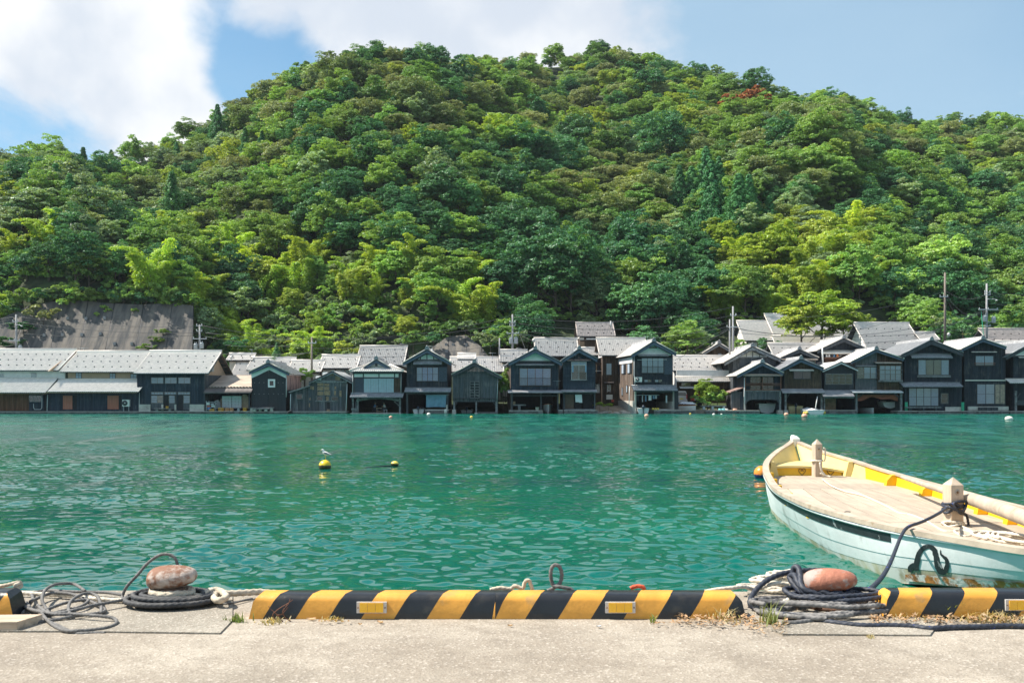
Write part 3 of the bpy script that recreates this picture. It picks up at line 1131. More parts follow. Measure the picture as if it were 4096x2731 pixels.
plank_material('wood_black', (0.014, 0.020, 0.030), (0.034, 0.042, 0.055), (0.20, 0.18, 0.16), 0.45)
plank_material('wood_navy', (0.016, 0.028, 0.044), (0.038, 0.055, 0.078), (0.17, 0.18, 0.19), 0.4)
plank_material('wood_grey', (0.050, 0.060, 0.070), (0.115, 0.125, 0.138), (0.34, 0.32, 0.30), 0.5)
plank_material('wood_brown', (0.040, 0.029, 0.021), (0.095, 0.064, 0.042), (0.27, 0.20, 0.14), 0.5)
plank_material('wood_red', (0.085, 0.042, 0.026), (0.16, 0.075, 0.042), (0.28, 0.16, 0.10), 0.4)
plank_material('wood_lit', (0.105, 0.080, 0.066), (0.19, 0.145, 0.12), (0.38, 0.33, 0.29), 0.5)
plank_material('kura_black', (0.020, 0.024, 0.030), (0.034, 0.040, 0.048), (0.06, 0.07, 0.08), 0.3, 0.5)
plank_material('red_door', (0.36, 0.125, 0.085), (0.48, 0.18, 0.12), (0.40, 0.25, 0.20), 0.4)
material('beam_wood', (0.050, 0.056, 0.066), 0.75, 0.35, 5.0, stretch=(1, 1, 0.3))
material('beam_grey', (0.20, 0.205, 0.21), 0.8, 0.35, 5.0, col2=(0.10, 0.10, 0.10))
material('barge_blue', (0.060, 0.092, 0.135), 0.6, 0.25, 4.0)
material('tile_silver', (0.86, 0.79, 0.72), 0.36, 0.06, 3.0, attr=True)
material('tile_grey', (0.64, 0.595, 0.55), 0.36, 0.08, 3.0, attr=True)
material('tile_dark', (0.24, 0.25, 0.27), 0.33, 0.22, 3.0, attr=True)
material('tile_brown', (0.46, 0.40, 0.37), 0.45, 0.2, 3.0, attr=True)
material('tile_mossy', (0.56, 0.54, 0.49), 0.55, 0.25, 3.0, attr=True, col2=(0.24, 0.22, 0.16), mask=(0.5, 0.62), mscale=3.0)
material('ridge_grey', (0.42, 0.42, 0.43), 0.45, 0.25, 3.0)
material('guard_dark', (0.05, 0.05, 0.055), 0.6, 0.2)
material('plaster_white', (0.84, 0.81, 0.79), 0.85, 0.08, 1.5, col2=(0.55, 0.54, 0.52), mask=(0.6, 0.8))
material('plaster_cream', (0.60, 0.565, 0.49), 0.85, 0.1, 1.5)
material('plaster_beige', (0.46, 0.335, 0.23), 0.9, 0.1, 1.2)
material('tin_grey', (0.27, 0.265, 0.275), 0.45, 0.25, 1.5, col2=(0.22, 0.13, 0.09), mask=(0.62, 0.75))
material('tin_light', (0.56, 0.56, 0.55), 0.4, 0.15, 1.5, col2=(0.36, 0.30, 0.25), mask=(0.6, 0.75))
material('tin_tan', (0.46, 0.37, 0.29), 0.6, 0.2, 1.0, col2=(0.20, 0.16, 0.13), mask=(0.6, 0.66), mscale=0.6)
material('tin_brown', (0.115, 0.092, 0.085), 0.5, 0.25, 1.0)
material('tin_white', (0.66, 0.62, 0.55), 0.45, 0.12, 1.5)
material('rust_sheet', (0.30, 0.20, 0.175), 0.7, 0.3, 2.0, stretch=(2, 2, 0.5), col2=(0.09, 0.05, 0.045), mscale=1.2)
material('shutter_navy', (0.035, 0.060, 0.090), 0.45, 0.15)
material('shutter_pale', (0.34, 0.45, 0.50), 0.5, 0.08)
material('frame_dark', (0.028, 0.034, 0.042), 0.4, 0.2)
material('frame_brown', (0.11, 0.07, 0.045), 0.5, 0.2)
material('frame_silver', (0.36, 0.38, 0.39), 0.35, 0.1, metal=0.4)
material('frame_wood', (0.17, 0.175, 0.175), 0.7, 0.3)
material('rail_red', (0.20, 0.085, 0.055), 0.6, 0.2)
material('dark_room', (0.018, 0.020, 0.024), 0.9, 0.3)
material('curtain_white', (0.36, 0.43, 0.52), 0.9, 0.06)
material('curtain_blue', (0.13, 0.27, 0.48), 0.9, 0.1)
material('curtain_pale', (0.22, 0.34, 0.48), 0.9, 0.08)
material('frosted', (0.28, 0.38, 0.46), 0.35, 0.08)
material('board_patch', (0.30, 0.20, 0.125), 0.85, 0.3, 4.0)
material('tarp_blue', (0.14, 0.27, 0.37), 0.6, 0.15, 2.0, 0.05, 1.5)
material('tarp_red', (0.34, 0.085, 0.045), 0.7, 0.2, 2.0, 0.03, 2.0)
material('cloth_white', (0.74, 0.75, 0.77), 0.9, 0.05)
material('cloth_blue', (0.10, 0.25, 0.50), 0.9, 0.1)
material('cloth_orange', (0.75, 0.20, 0.04), 0.9, 0.1)
material('cloth_dark', (0.03, 0.04, 0.06), 0.9, 0.1)
material('stone_dark', (0.16, 0.16, 0.155), 0.9, 0.3, 2.0, 0.02, attr=True, col2=(0.06, 0.065, 0.06), mask=(0.5, 0.7))
material('stone_pale', (0.46, 0.42, 0.36), 0.9, 0.2, 2.0, attr=True)
material('pale_concrete', (0.50, 0.47, 0.42), 0.9, 0.15, 1.5, col2=(0.30, 0.27, 0.23), mask=(0.58, 0.75))
material('pole_concrete', (0.30, 0.30, 0.31), 0.8, 0.12)
material('pole_wood', (0.20, 0.165, 0.14), 0.85, 0.2)
material('transformer', (0.40, 0.44, 0.47), 0.4, 0.08)
material('insulator', (0.55, 0.56, 0.57), 0.3, 0.04)
material('wire_black', (0.06, 0.065, 0.07), 0.5, 0.1)
material('appliance_white', (0.70, 0.69, 0.65), 0.4, 0.05)
material('fan_dark', (0.06, 0.065, 0.07), 0.4, 0.1)
material('pipe_white', (0.66, 0.68, 0.68), 0.4, 0.05)
material('crate_yellow', (0.74, 0.38, 0.035), 0.5, 0.1)
material('crate_orange', (0.70, 0.34, 0.15), 0.5, 0.1)
material('carton_white', (0.66, 0.68, 0.70), 0.8, 0.04)
material('wrap_brown', (0.33, 0.215, 0.13), 0.3, 0.25, 3.0, 0.02)
material('metal_steel', (0.32, 0.36, 0.38), 0.4, 0.15, metal=0.5)
material('plastic_blue', (0.03, 0.16, 0.50), 0.4, 0.1)
material('plastic_teal', (0.18, 0.55, 0.58), 0.4, 0.1)
material('green_mesh', (0.03, 0.36, 0.20), 0.6, 0.15)
material('gel_white', (0.70, 0.70, 0.68), 0.3, 0.06, col2=(0.50, 0.47, 0.42), mask=(0.62, 0.8))
material('gel_cream', (0.62, 0.50, 0.24), 0.35, 0.1)
material('gel_orange', (0.55, 0.17, 0.05), 0.4, 0.15)
material('boat_inside', (0.36, 0.38, 0.38), 0.6, 0.15)
material('motor_black', (0.03, 0.045, 0.07), 0.3, 0.1)
material('float_pink', (0.66, 0.36, 0.25), 0.45, 0.12)
material('float_yellow', (0.72, 0.50, 0.08), 0.4, 0.12)
material('float_white', (0.78, 0.74, 0.66), 0.4, 0.08)
material('tyre_rubber', (0.02, 0.02, 0.022), 0.8, 0.2)
material('paint_red', (0.55, 0.06, 0.03), 0.4, 0.1)
material('van_pearl', (0.60, 0.53, 0.52), 0.25, 0.04, coat=0.5)
material('plate_yellow', (0.80, 0.60, 0.03), 0.4, 0.05)
material('lamp_red', (0.50, 0.03, 0.02), 0.3, 0.05)
glass_material('window_glass', (0.9, 0.95, 1.0), 0.03)
glass_material('dark_glass', (0.25, 0.32, 0.38), 0.04)

BLUE_TINT = (0.93, 0.97, 1.05)

def tile_mesh(P0, U, L, V, W, N, mat, pitch=0.23, course=0.24, seed=0, amp=0.030, k=4):
 """Pan tiles on one roof plane. P0 = top corner, U = unit vector along the ridge (length L), V = unit vector down the slope (length W), N = outward normal."""
 r = np.random.default_rng(seed)
 nt_ = max(1, int(round(L / pitch)))
 nc = nt_ * k + 1
 ncr = max(1, int(round(W / course)))
 u = np.linspace(0, L, nc)
 ph = (np.arange(nc) % k) / k
 wave = amp * (np.array([0.0, -0.55, -0.3, 0.75]) if k == 4 else np.sin(2 * math.pi * np.arange(k) / k))[np.arange(nc) % k]
 vs, hs = [], []
 for i in range(ncr):
  vs += [W * i / ncr, W * (i + 1) / ncr]
  hs += [0.0, 0.02]
 vs.append(W + 0.01)
 hs.append(-0.045)
 vs, hs = np.array(vs), np.array(hs)
 Ug, Vg = np.meshgrid(u, vs)
 Hg = hs[:, None] + wave[None, :] + 0.05 + r.normal(size=Ug.shape) * 0.004
 P = np.array(P0)[None, None, :] + Ug[..., None] * np.array(U) + Vg[..., None] * np.array(V) + Hg[..., None] * np.array(N)
 fq = grid_faces(len(vs), nc)
 base = 1 + r.uniform(-0.07, 0.07, (len(vs) // 2 + 1, nt_ + 1))
 ri = np.repeat(np.arange(len(vs) - 1), nc - 1) // 2
 ci = np.tile(np.arange(nc - 1), len(vs) - 1) // k
 t = base[ri, ci]
 return np_mesh('roof_tiles', P.reshape(-1, 3), fq, mat, cols=np.stack([t, t, t], 1))

class House:
 def __init__(s, name, label, pxc, Y, rot=0.0, cat='house', group=None):
  s.Y, s.k, s.pxc, s.rot = Y, F / Y, pxc, rot
  s.root = thing(name, label, cat, (X(pxc, Y), Y, 0), R(rot), group)
  s.seed = int(abs(pxc) * 7 + Y)

 def x(s, px, y=0.0):
  return (px - CX) / F * (s.Y + y) - (s.pxc - CX) / F * s.Y

 def z(s, py, y=0.0):
  return CZ - (py - HY) / F * (s.Y + y)

 def part(s, mb, name, mat, parent=None, kind=None, label=None):
  return mb.build(name, mat, parent or s.root, kind, label)

 # --- boards on a plane: origin O, direction A, outward normal N (flat vectors)
 def boards(s, O, A, N, a0, a1, z0, top, mat='wood_black', w=0.17, name='board_wall', horizontal=False, seed=0, var=0.25, gap=True):
  r = random.Random(s.seed + seed)
  b = MB()
  O, A, N = Vector(O), Vector(A), Vector(N)
  topf = top if callable(top) else (lambda a: top)

  def slab(p, q, tl, tr, zb, d, c):
   i0, i1 = O + A * p, O + A * q
   back = -N * 0.06
   f = -N * d
   vs = [i0 + f, i1 + f, i1 + f, i0 + f, i0 + back, i1 + back, i1 + back, i0 + back]
   zs = [zb, zb, tr, tl, zb, zb, tr, tl]
   vs = [(v.x, v.y, z_) for v, z_ in zip(vs, zs)]
   b.add(vs, [(0, 1, 2, 3), (5, 4, 7, 6), (0, 4, 5, 1), (3, 2, 6, 7), (1, 5, 6, 2), (4, 0, 3, 7)], c)
  if horizontal:
   n = max(1, int((topf((a0 + a1) / 2) - z0) / w))
   zt = topf((a0 + a1) / 2)
   for i in range(n):
    t = 1 + r.uniform(-var, var)
    za, zb = z0 + (zt - z0) * i / n, z0 + (zt - z0) * (i + 1) / n
    aa = a0
    i0, i1 = O + A * a0, O + A * a1
    vs = [i0, i1, i1 - N * 0.035, i0 - N * 0.035, i0 - N * 0.06, i1 - N * 0.06]
    zs = [za, za, zb, zb, za, za]
    b.add([(v.x, v.y, q) for v, q in zip(vs, zs)], [(0, 1, 2, 3), (4, 5, 1, 0)], (t, t, t))
  else:
   n = max(1, int(round((a1 - a0) / w)))
   for i in range(n):
    p, q = a0 + (a1 - a0) * i / n, a0 + (a1 - a0) * (i + 1) / n
    if gap:
     q -= 0.012
    t = 1 + r.uniform(-var, var)
    wv = r.uniform(-0.05, 0.05)
    tl, tr = topf(p), topf(q)
    if max(tl, tr) <= z0 + 0.02:
     continue
    slab(p, q, max(tl, z0), max(tr, z0), z0, r.uniform(0.0, 0.022), (t * (1 + wv), t, t * (1 - wv)))
  return s.part(b, name, mat, kind='stuff')

 def front(s, px0, px1, top, pybot, mat='wood_black', y=0.0, **kw):
  """Boards on the facade; top = photo row or 'gable'."""
  tf = s.gable_z if top == 'gable' else s.z(top)
  return s.boards((0, y, 0), (1, 0, 0), (0, -1, 0), s.x(px0), s.x(px1), s.z(pybot), tf, mat, **kw)

 def gable_z(s, x):
  xl, zl, xm, zm, xr, zr = s.g
  if x <= xm:
   return zl + (zm - zl) * (x - xl) / (xm - xl) - 0.12
  return zr + (zm - zr) * (xr - x) / (xr - xm) - 0.12

 def gable_roof(s, l, m, r_, depth, of=0.7, tiles='tile_grey', tin=False, barge='barge_blue', bw=0.26, ornament=True, ridge=True, back=0.0):
  xl, zl, xm, zm, xr, zr = s.x(l[0], -of), s.z(l[1], -of), s.x(m[0], -of), s.z(m[1], -of), s.x(r_[0], -of), s.z(r_[1], -of)
  s.g = (xl, zl, xm, zm, xr, zr)
  th = 0.10
  b = MB()
  b.prism([(xl, zl - th), (xm, zm - th), (xr, zr - th), (xr, zr - 0.005), (xm, zm - 0.005), (xl, zl - 0.005)][::-1], -of, depth)
  roof = s.part(b, 'roof', 'beam_wood')
  for sgn, (xe, ze) in ((-1, (xl, zl)), (1, (xr, zr))):
   P0 = Vector((xm, -of - 0.03, zm))
   V = Vector((xe - xm, 0, ze - zm))
   W = V.length
   V.normalize()
   U = Vector((0, 1, 0))
   N = U.cross(V) if sgn > 0 else V.cross(U)
   if N.z < 0:
    N = -N
   if tin:
    me = tile_mesh(P0, U, depth + of, V, W + 0.04, N, tiles, pitch=0.45, course=W + 1, seed=s.seed + sgn, amp=0.012)
   else:
    me = tile_mesh(P0, U, depth + of, V, W + 0.04, N, tiles, seed=s.seed + sgn)
   put('roof_tiles' if not tin else 'roof_sheet', me, roof, 'stuff')
   b = MB()
   o = N * -0.16
   p0, p1 = Vector((xm, -of - 0.02, zm)) + Vector((0, 0, -0.10 - bw / 2)), Vector((xe, -of - 0.02, ze)) + Vector((0, 0, -0.06 - bw / 2))
   b.prism([(p0.x, p0.z + bw / 2), (p0.x, p0.z - bw / 2 - 0.04), (p1.x, p1.z - bw / 2), (p1.x, p1.z + bw / 2)] if sgn < 0 else
     [(p0.x, p0.z - bw / 2 - 0.04), (p0.x, p0.z + bw / 2), (p1.x, p1.z + bw / 2), (p1.x, p1.z - bw / 2)], -of - 0.05, -of + 0.02)
   s.part(b, 'bargeboard', barge)
   if not tin:
    b = MB()
    q0 = P0 + N * 0.07
    b.tube([q0, q0 + V * (W + 0.05)], 0.055, 6)
    s.part(b, 'edge_tiles', tiles, roof)
  if ridge:
   b = MB()
   hgt = 0.06 if tin else 0.20
   b.prism([(xm - 0.13, zm - 0.02), (xm + 0.13, zm - 0.02), (xm + 0.09, zm + hgt), (xm - 0.09, zm + hgt)], -of - 0.02, depth)
   if not tin:
    b.tube([(xm, -of - 0.04, zm + hgt + 0.03), (xm, depth, zm + hgt + 0.03)], 0.075, 6)
   s.part(b, 'ridge_cap', 'ridge_grey' if not tin else tiles, roof)
   if ornament and not tin:
    b = MB()
    b.prism([(xm - .22, zm - .04), (xm + .22, zm - .04), (xm + .24, zm + .10), (xm + .15, zm + .28), (xm + .07, zm + .40), (xm - .07, zm + .40), (xm - .15, zm + .28), (xm - .24, zm + .10)], -of - .14, -of - .05)
    b.tube([(xm, -of - 0.18, zm + 0.34), (xm, -of - 0.02, zm + 0.34)], 0.10, 8)
    s.part(b, 'ridge_ornament', 'tile_dark', roof)
  return roof

 def body(s, px0, px1, depth, pybot, pytop=None, mat='wood_black', wmat_l=None, wmat_r=None, floor_py=None):
  """Side and back walls; with floor_py also the upper floor that closes an open ground storey."""
  x0, x1, zb = s.x(px0), s.x(px1), s.z(pybot)
  zl = s.gable_z(x0) + 0.1 if pytop is None else s.z(pytop)
  zr = s.gable_z(x1) + 0.1 if pytop is None else s.z(pytop)
  s.boards((x0, 0, 0), (0, -1, 0), (-1, 0, 0), -depth, 0, zb, zl, wmat_l or mat, name='side_wall', seed=1)
  s.boards((x1, 0, 0), (0, 1, 0), (1, 0, 0), 0, depth, zb, zr, wmat_r or mat, name='side_wall', seed=2)
  b = MB().box(x0 + 0.06, x1 - 0.06, depth - 0.08, depth, zb, min(zl, zr) - 0.05)
  s.part(b, 'back_wall', 'dark_room')
  if floor_py:
   z = s.z(floor_py)
   s.part(MB().box(x0 + 0.065, x1 - 0.065, 0.07, depth - 0.09, z, z + 0.18), 'upper_floor', 'dark_room')

 def box(s, name, mat, px0, px1, py0, py1, y0, y1, parent=None, label=None):
  return s.part(MB().box(s.x(px0), s.x(px1), y0, y1, s.z(py1), s.z(py0)), name, mat, parent, label=label)

 def panel(s, px0, px1, py0, py1, mat='plaster_white', name='wall_panel', y=-0.02, t=0.05):
  return s.box(name, mat, px0, px1, py0, py1, y, y + t)

 def gable_panel(s, inset=0.15, pybot=None, mat='plaster_white', y=-0.012, studs=(), name='gable_panel', collar=True, studmat='frame_dark'):
  """Plaster in the gable above the row pybot, with upright studs."""
  xl, zl, xm, zm, xr, zr = s.g
  zb = s.z(pybot)

  def xz(side):
   (xe, ze) = (xl, zl) if side < 0 else (xr, zr)
   t = (zb + inset + 0.12 - ze) / (zm - ze)
   return xe + (xm - xe) * t
  top = zm - inset - 0.12
  b = MB().prism([(xz(-1), zb), (xz(1), zb), (xm, top)], y, y + 0.04)
  g = s.part(b, name, mat)
  for px in studs:
   x = s.x(px)
   zt = s.gable_z(x) - inset + 0.1
   if zt > zb:
    s.part(MB().box(x - 0.05, x + 0.05, y - 0.03, y + 0.001, zb, zt), 'stud', studmat)
  if collar:
   s.part(MB().box(xz(-1) - 0.1, xz(1) + 0.1, y - 0.05, y + 0.02, zb - 0.13, zb), 'tie_beam', studmat)
  return g

 def window(s, px0, px1, py0, py1, n=2, rows=1, cur=None, frame='frame_dark', y=-0.012, glass='window_glass', fw=0.055, cols=None, rail=None, sill=False, backm='dark_room', name='window'):
  """Sliding window: frame with n lights, each its own pane, rows of glazing bars; cur = curtain material or a list, one for each light."""
  x0, x1, z0, z1 = s.x(px0), s.x(px1), s.z(py1), s.z(py0)
  b = MB()
  yo, yi = y - 0.075, y
  b.box(x0, x1, yo, yi, z1 - fw, z1)
  b.box(x0, x1, yo, yi, z0, z0 + fw)
  b.box(x0, x0 + fw, yo, yi, z0 + fw, z1 - fw)
  b.box(x1 - fw, x1, yo, yi, z0 + fw, z1 - fw)
  w = (x1 - x0 - 2 * fw) / n
  for i in range(1, n):
   xx = x0 + fw + w * i
   b.box(xx - fw / 2, xx + fw / 2, yo + 0.012, yi, z0 + fw, z1 - fw)
  for j in range(1, rows):
   zz = z0 + fw + (z1 - z0 - 2 * fw) * j / rows
   b.box(x0 + fw, x1 - fw, yo + 0.02, yi - 0.025, zz - 0.016, zz + 0.016)
  win = s.part(b, name, frame)
  s.part(MB().box(x0 + 0.01, x1 - 0.01, yi - 0.006, yi - 0.001, z0 + 0.01, z1 - 0.01), 'backing', backm, win)
  for i in range(n):
   a0, a1 = x0 + fw + w * i + (fw / 2 if i else 0), x0 + fw + w * (i + 1) - (fw / 2 if i < n - 1 else 0)
   s.part(MB().box(a0, a1, yi - 0.052, yi - 0.048, z0 + fw, z1 - fw), 'pane', glass, win)
   c = cur[i] if isinstance(cur, (list, tuple)) else cur
   if c:
    if c in ('frosted', 'board_patch', 'shutter_pale'):
     s.part(MB().box(a0, a1, yi - 0.04, yi - 0.02, z0 + fw, z1 - fw), 'screen', c, win)
    else:
     m = max(8, int((a1 - a0) / 0.035))
     V = []
     for zz in (z0 + fw, z1 - fw):
      for q in range(m + 1):
       V.append((a0 + (a1 - a0) * q / m, yi - 0.026 + 0.014 * math.sin(q * 2.1 + i), zz))
     put('curtain', np_mesh('curtain', np.array(V), grid_faces(2, m + 1), c), win)
  if rail:
   b = MB()
   zr_ = z0 + (z1 - z0) * 0.42
   b.box(x0 - 0.06, x1 + 0.06, yo - 0.17, yo - 0.13, zr_, zr_ + 0.045)
   b.box(x0 - 0.06, x1 + 0.06, yo - 0.17, yo - 0.13, z0 + 0.02, z0 + 0.06)
   for xx in (x0 - 0.05, x1 + 0.02):
    b.box(xx, xx + 0.03, yo - 0.17, yi, zr_ - 0.03, zr_)
   m = int((x1 - x0) / 0.13)
   for q in range(m + 1):
    xx = x0 + (x1 - x0) * q / m
    b.box(xx - 0.009, xx + 0.009, yo - 0.155, yo - 0.145, z0 + 0.06, zr_)
   s.part(b, 'railing', rail, win)
  if sill:
   s.part(MB().box(x0 - 0.1, x1 + 0.1, yo - 0.08, yi, z0 - 0.07, z0), 'sill', 'frame_wood', win)
  return win

 def pent(s, px0, px1, py0, py1, proj=0.8, tiles='tile_dark', y=0.0, tin=False, name='pent_roof', fascia='beam_wood'):
  """Narrow roof along the facade: top row py0 at the wall, bottom row py1 at its edge."""
  x0, x1, zt, zb = s.x(px0, y - proj), s.x(px1, y - proj), s.z(py0, y), s.z(py1, y - proj) + 0.04
  V = Vector((0, -proj, zb - zt))
  W = V.length
  V.normalize()
  N = Vector((1, 0, 0)).cross(V)
  if N.z < 0:
   N = -N
  b = MB().prismx([(y, zt - 0.09), (y - proj, zb - 0.09), (y - proj, zb - 0.01), (y, zt - 0.01)], x0 + 0.02, x1 - 0.02)
  root = s.part(b, name, fascia)
  if tin:
   me = tile_mesh((x0, y, zt - 0.035), (1, 0, 0), x1 - x0, V, W, N, tiles, pitch=0.5, course=9, seed=s.seed + 5, amp=0.008)
  else:
   me = tile_mesh((x0, y, zt), (1, 0, 0), x1 - x0, V, W, N, tiles, course=0.22, seed=s.seed + 5, amp=0.034)
  put('roof_tiles' if not tin else 'roof_sheet', me, root, 'stuff')
  if not tin:
   s.part(MB().tube([(x0 - .02, y - 0.05, zt + 0.08), (x1 + .02, y - 0.05, zt + 0.08)], 0.07, 6), 'top_course', tiles, root)
  return root

 def post(s, px, py0, py1, w=0.16, y=-0.02, mat='beam_wood', name='post'):
  x = s.x(px)
  return s.part(MB().box(x - w / 2, x + w / 2, y - 0.05, y + w, s.z(py1), s.z(py0)), name, mat)

 def brace(s, pxa, pya, pxb, pyb, w=0.09, y=-0.04, mat='beam_wood'):
  return s.part(MB().beam((s.x(pxa), y, s.z(pya)), (s.x(pxb), y, s.z(pyb)), w, w, (0, 1, 0)), 'brace', mat)

 def beam(s, px0, px1, py, h=0.2, y=-0.03, mat='beam_wood', name='beam'):
  z = s.z(py)
  return s.part(MB().box(s.x(px0), s.x(px1), y - 0.03, y + 0.14, z - h / 2, z + h / 2), name, mat)

 def pipe(s, pts, r=0.035, mat='pipe_white', name='drain_pipe', y=-0.10):
  P = [(s.x(a), y, s.z(b)) for a, b in pts]
  return s.part(MB().tube(P, r, 6), name, mat)

 def long_roof(s, ridge, eave, back_run, tiles='tile_silver', guards=3, ends=(True, True), rise_back=None, name='roof', y_eave=-0.5, ornaments=True):
  """Roof whose ridge runs along the shore. ridge = (px0, px1, py at its own depth), eave = (px0, px1, py); back_run = depth from eave to ridge."""
  ex0, ex1, ez = s.x(eave[0], y_eave), s.x(eave[1], y_eave), s.z(eave[2], y_eave)
  kr = F / (s.Y + y_eave + back_run)
  rz_ = CZ - (ridge[2] - HY) / kr
  yr = y_eave + back_run
  V = Vector((0, -back_run, ez - rz_))
  W = V.length
  V.normalize()
  N = Vector((1, 0, 0)).cross(V)
  if N.z < 0:
   N = -N
  b = MB().prismx([(y_eave, ez - 0.10), (yr, rz_ - 0.10), (yr + back_run, ez - 0.10), (yr + back_run, ez - 0.01), (yr, rz_ - 0.01), (y_eave, ez - 0.01)], ex0 + 0.02, ex1 - 0.02)
  roof = s.part(b, name, 'beam_wood')
  put('roof_tiles', tile_mesh((ex0, yr, rz_), (1, 0, 0), ex1 - ex0, V, W, N, tiles, seed=s.seed), roof, 'stuff')
  V2 = Vector((0, back_run, ez - rz_)).normalized()
  N2 = Vector((0, N.y * -1, N.z))
  put('roof_tiles', tile_mesh((ex0, yr, rz_), (1, 0, 0), ex1 - ex0, V2, W, N2, tiles, seed=s.seed + 1, pitch=0.5, k=4), roof, 'stuff')
  b = MB()
  b.prismx([(yr - 0.13, rz_), (yr + 0.13, rz_), (yr + 0.09, rz_ + 0.24), (yr - 0.09, rz_ + 0.24)], ex0 - 0.04, ex1 + 0.04)
  b.tube([(ex0 - 0.08, yr, rz_ + 0.28), (ex1 + 0.08, yr, rz_ + 0.28)], 0.085, 6)
  s.part(b, 'ridge_cap', tiles, roof)
  for xx in (ex0, ex1):
   b = MB()
   q = Vector((xx, yr, rz_)) + N * 0.075
   b.tube([q, q + V * (W + 0.03)], 0.06, 6)
   s.part(b, 'edge_tiles', tiles, roof)
  if guards:
   b = MB()
   n = int((ex1 - ex0) / 0.92)
   for g in range(guards):
    f = (g + 0.75) / (guards + 0.5)
    for i in range(n):
     xx = ex0 + (i + 0.5 + 0.25 * (g % 2)) * (ex1 - ex0) / n
     if xx > ex1 - 0.15:
      continue
     c = Vector((xx, yr, rz_)) + V * (W * f) + N * 0.12
     b.box(c.x - 0.06, c.x + 0.06, c.y - 0.03, c.y + 0.03, c.z - 0.05, c.z + 0.07)
   s.part(b, 'snow_guards', 'guard_dark', roof, 'stuff')
  s.lr = (ex0, ex1, ez, rz_, yr, y_eave)
  return roof

 def end_gable(s, side, mat='plaster_white', inset=0.35, base_py=None, wallmat='wood_black', name='gable_wall'):
  """Triangular end wall under a long roof, and the wall below it down to base_py."""
  ex0, ex1, ez, rz_, yr, ye = s.lr
  x = ex0 + inset if side < 0 else ex1 - inset
  b = MB().prismx([(0.05, ez - 0.12), (2 * yr - 0.05, ez - 0.12), (yr, rz_ - 0.22)], x - 0.05, x + 0.05)
  s.part(b, name, mat)
  if base_py is not None:
   zb = s.z(base_py)
   if side < 0:
    s.boards((x - 0.03, 0, 0), (0, -1, 0), (-1, 0, 0), -(2 * yr), 0, zb, ez - 0.1, wallmat, name='side_wall', seed=3)
   else:
    s.boards((x + 0.03, 0, 0), (0, 1, 0), (1, 0, 0), 0, 2 * yr, zb, ez - 0.1, wallmat, name='side_wall', seed=4)

# ------------------------------------------------------------------ shore: low stone quays under the houses
def stone_quay(px0, px1, top_py, label, Y=109.3, deep=2.0, cap='stone_pale', seed=0):
 x0, x1, zt = X(px0, Y), X(px1, Y), Z(top_py, Y)
 root = thing('stone_quay', label, 'quay', ((x0 + x1) / 2, Y, 0), 0, 'low stone quays along the far shore')
 cx = (x0 + x1) / 2
 r = random.Random(seed + int(px0))
 MB().box(x0 - cx, x1 - cx, 0.06, deep, -0.8, zt - 0.07).build('core', 'sea_wall', root)
 n = max(1, int((x1 - x0) / 3.0))
 for i in range(n):
  a, b = x0 - cx + (x1 - x0) * i / n, x0 - cx + (x1 - x0) * (i + 1) / n - 0.02
  MB().box(a, b, -0.05 + r.uniform(-.03, .03), deep, zt - 0.065, zt).build('coping_slab', 'pale_concrete', root)
 b = MB()
 z = -0.12
 while z < zt - 0.1:
  h = r.uniform(0.14, 0.22)
  x = x0 - cx
  while x < x1 - cx - 0.05:
   w = min(r.uniform(0.2, 0.5), x1 - cx - x)
   t = r.uniform(0.6, 1.5)
   d = r.uniform(-0.04, 0.03)
   zz = min(z + h - 0.02, zt - 0.075)
   if w > 0.06 and zz > z + 0.03:
    b.add([(x + .01, d, z), (x + w - .02, d, z + r.uniform(0, .03)), (x + w - .01, d, zz), (x + .02, d, zz - r.uniform(0, .03)), (x, 0.06, z - .02), (x + w, 0.06, z - .02), (x + w, .06, zz + .02), (x, .06, zz + .02)],
      [(0, 1, 2, 3), (0, 4, 5, 1), (1, 5, 6, 2), (2, 6, 7, 3), (3, 7, 4, 0)], (t, t, t))
   x += w
  z += h
 b.build('stones', 'stone_dark', root, 'stuff')
 return root

stone_quay(-260, 245, 1645, 'low stone quay in front of the white walled house')
stone_quay(245, 556, 1645, 'low stone quay in front of the beige walled house')
stone_quay(556, 1000, 1644, 'low stone quay in front of the dark house and crates')
stone_quay(1000, 1130, 1645, 'low stone quay in front of the black storehouse')
stone_quay(1130, 1386, 1645, 'low stone quay in front of the ramshackle plank house')
stone_quay(2035, 2172, 1641, 'low stone quay before the boathouse with blue curtains')
stone_quay(2234, 2252, 1639, 'short stone quay stub between two boathouses')
stone_quay(2256, 2390, 1640, 'low stone quay before the clapboard boathouse')
stone_quay(2617, 2726, 1640, 'low stone quay beside the boathouse with laundry')
stone_quay(2728, 2782, 1640, 'short stone quay beside the courtyard gap')
stone_quay(2826, 2862, 1641, 'short stone quay block before the courtyard tree')
stone_quay(2870, 3040, 1641, 'low stone quay beside the glazed porch boathouse')
stone_quay(3300, 3428, 1640, 'low stone quay before the navy boathouse')
stone_quay(3590, 3850, 1643, 'low stone quay before the wide black boathouse')
stone_quay(3852, 4036, 1643, 'low stone quay before the narrow black boathouse')
stone_quay(4042, 4330, 1644, 'low stone quay before the easternmost boathouse')

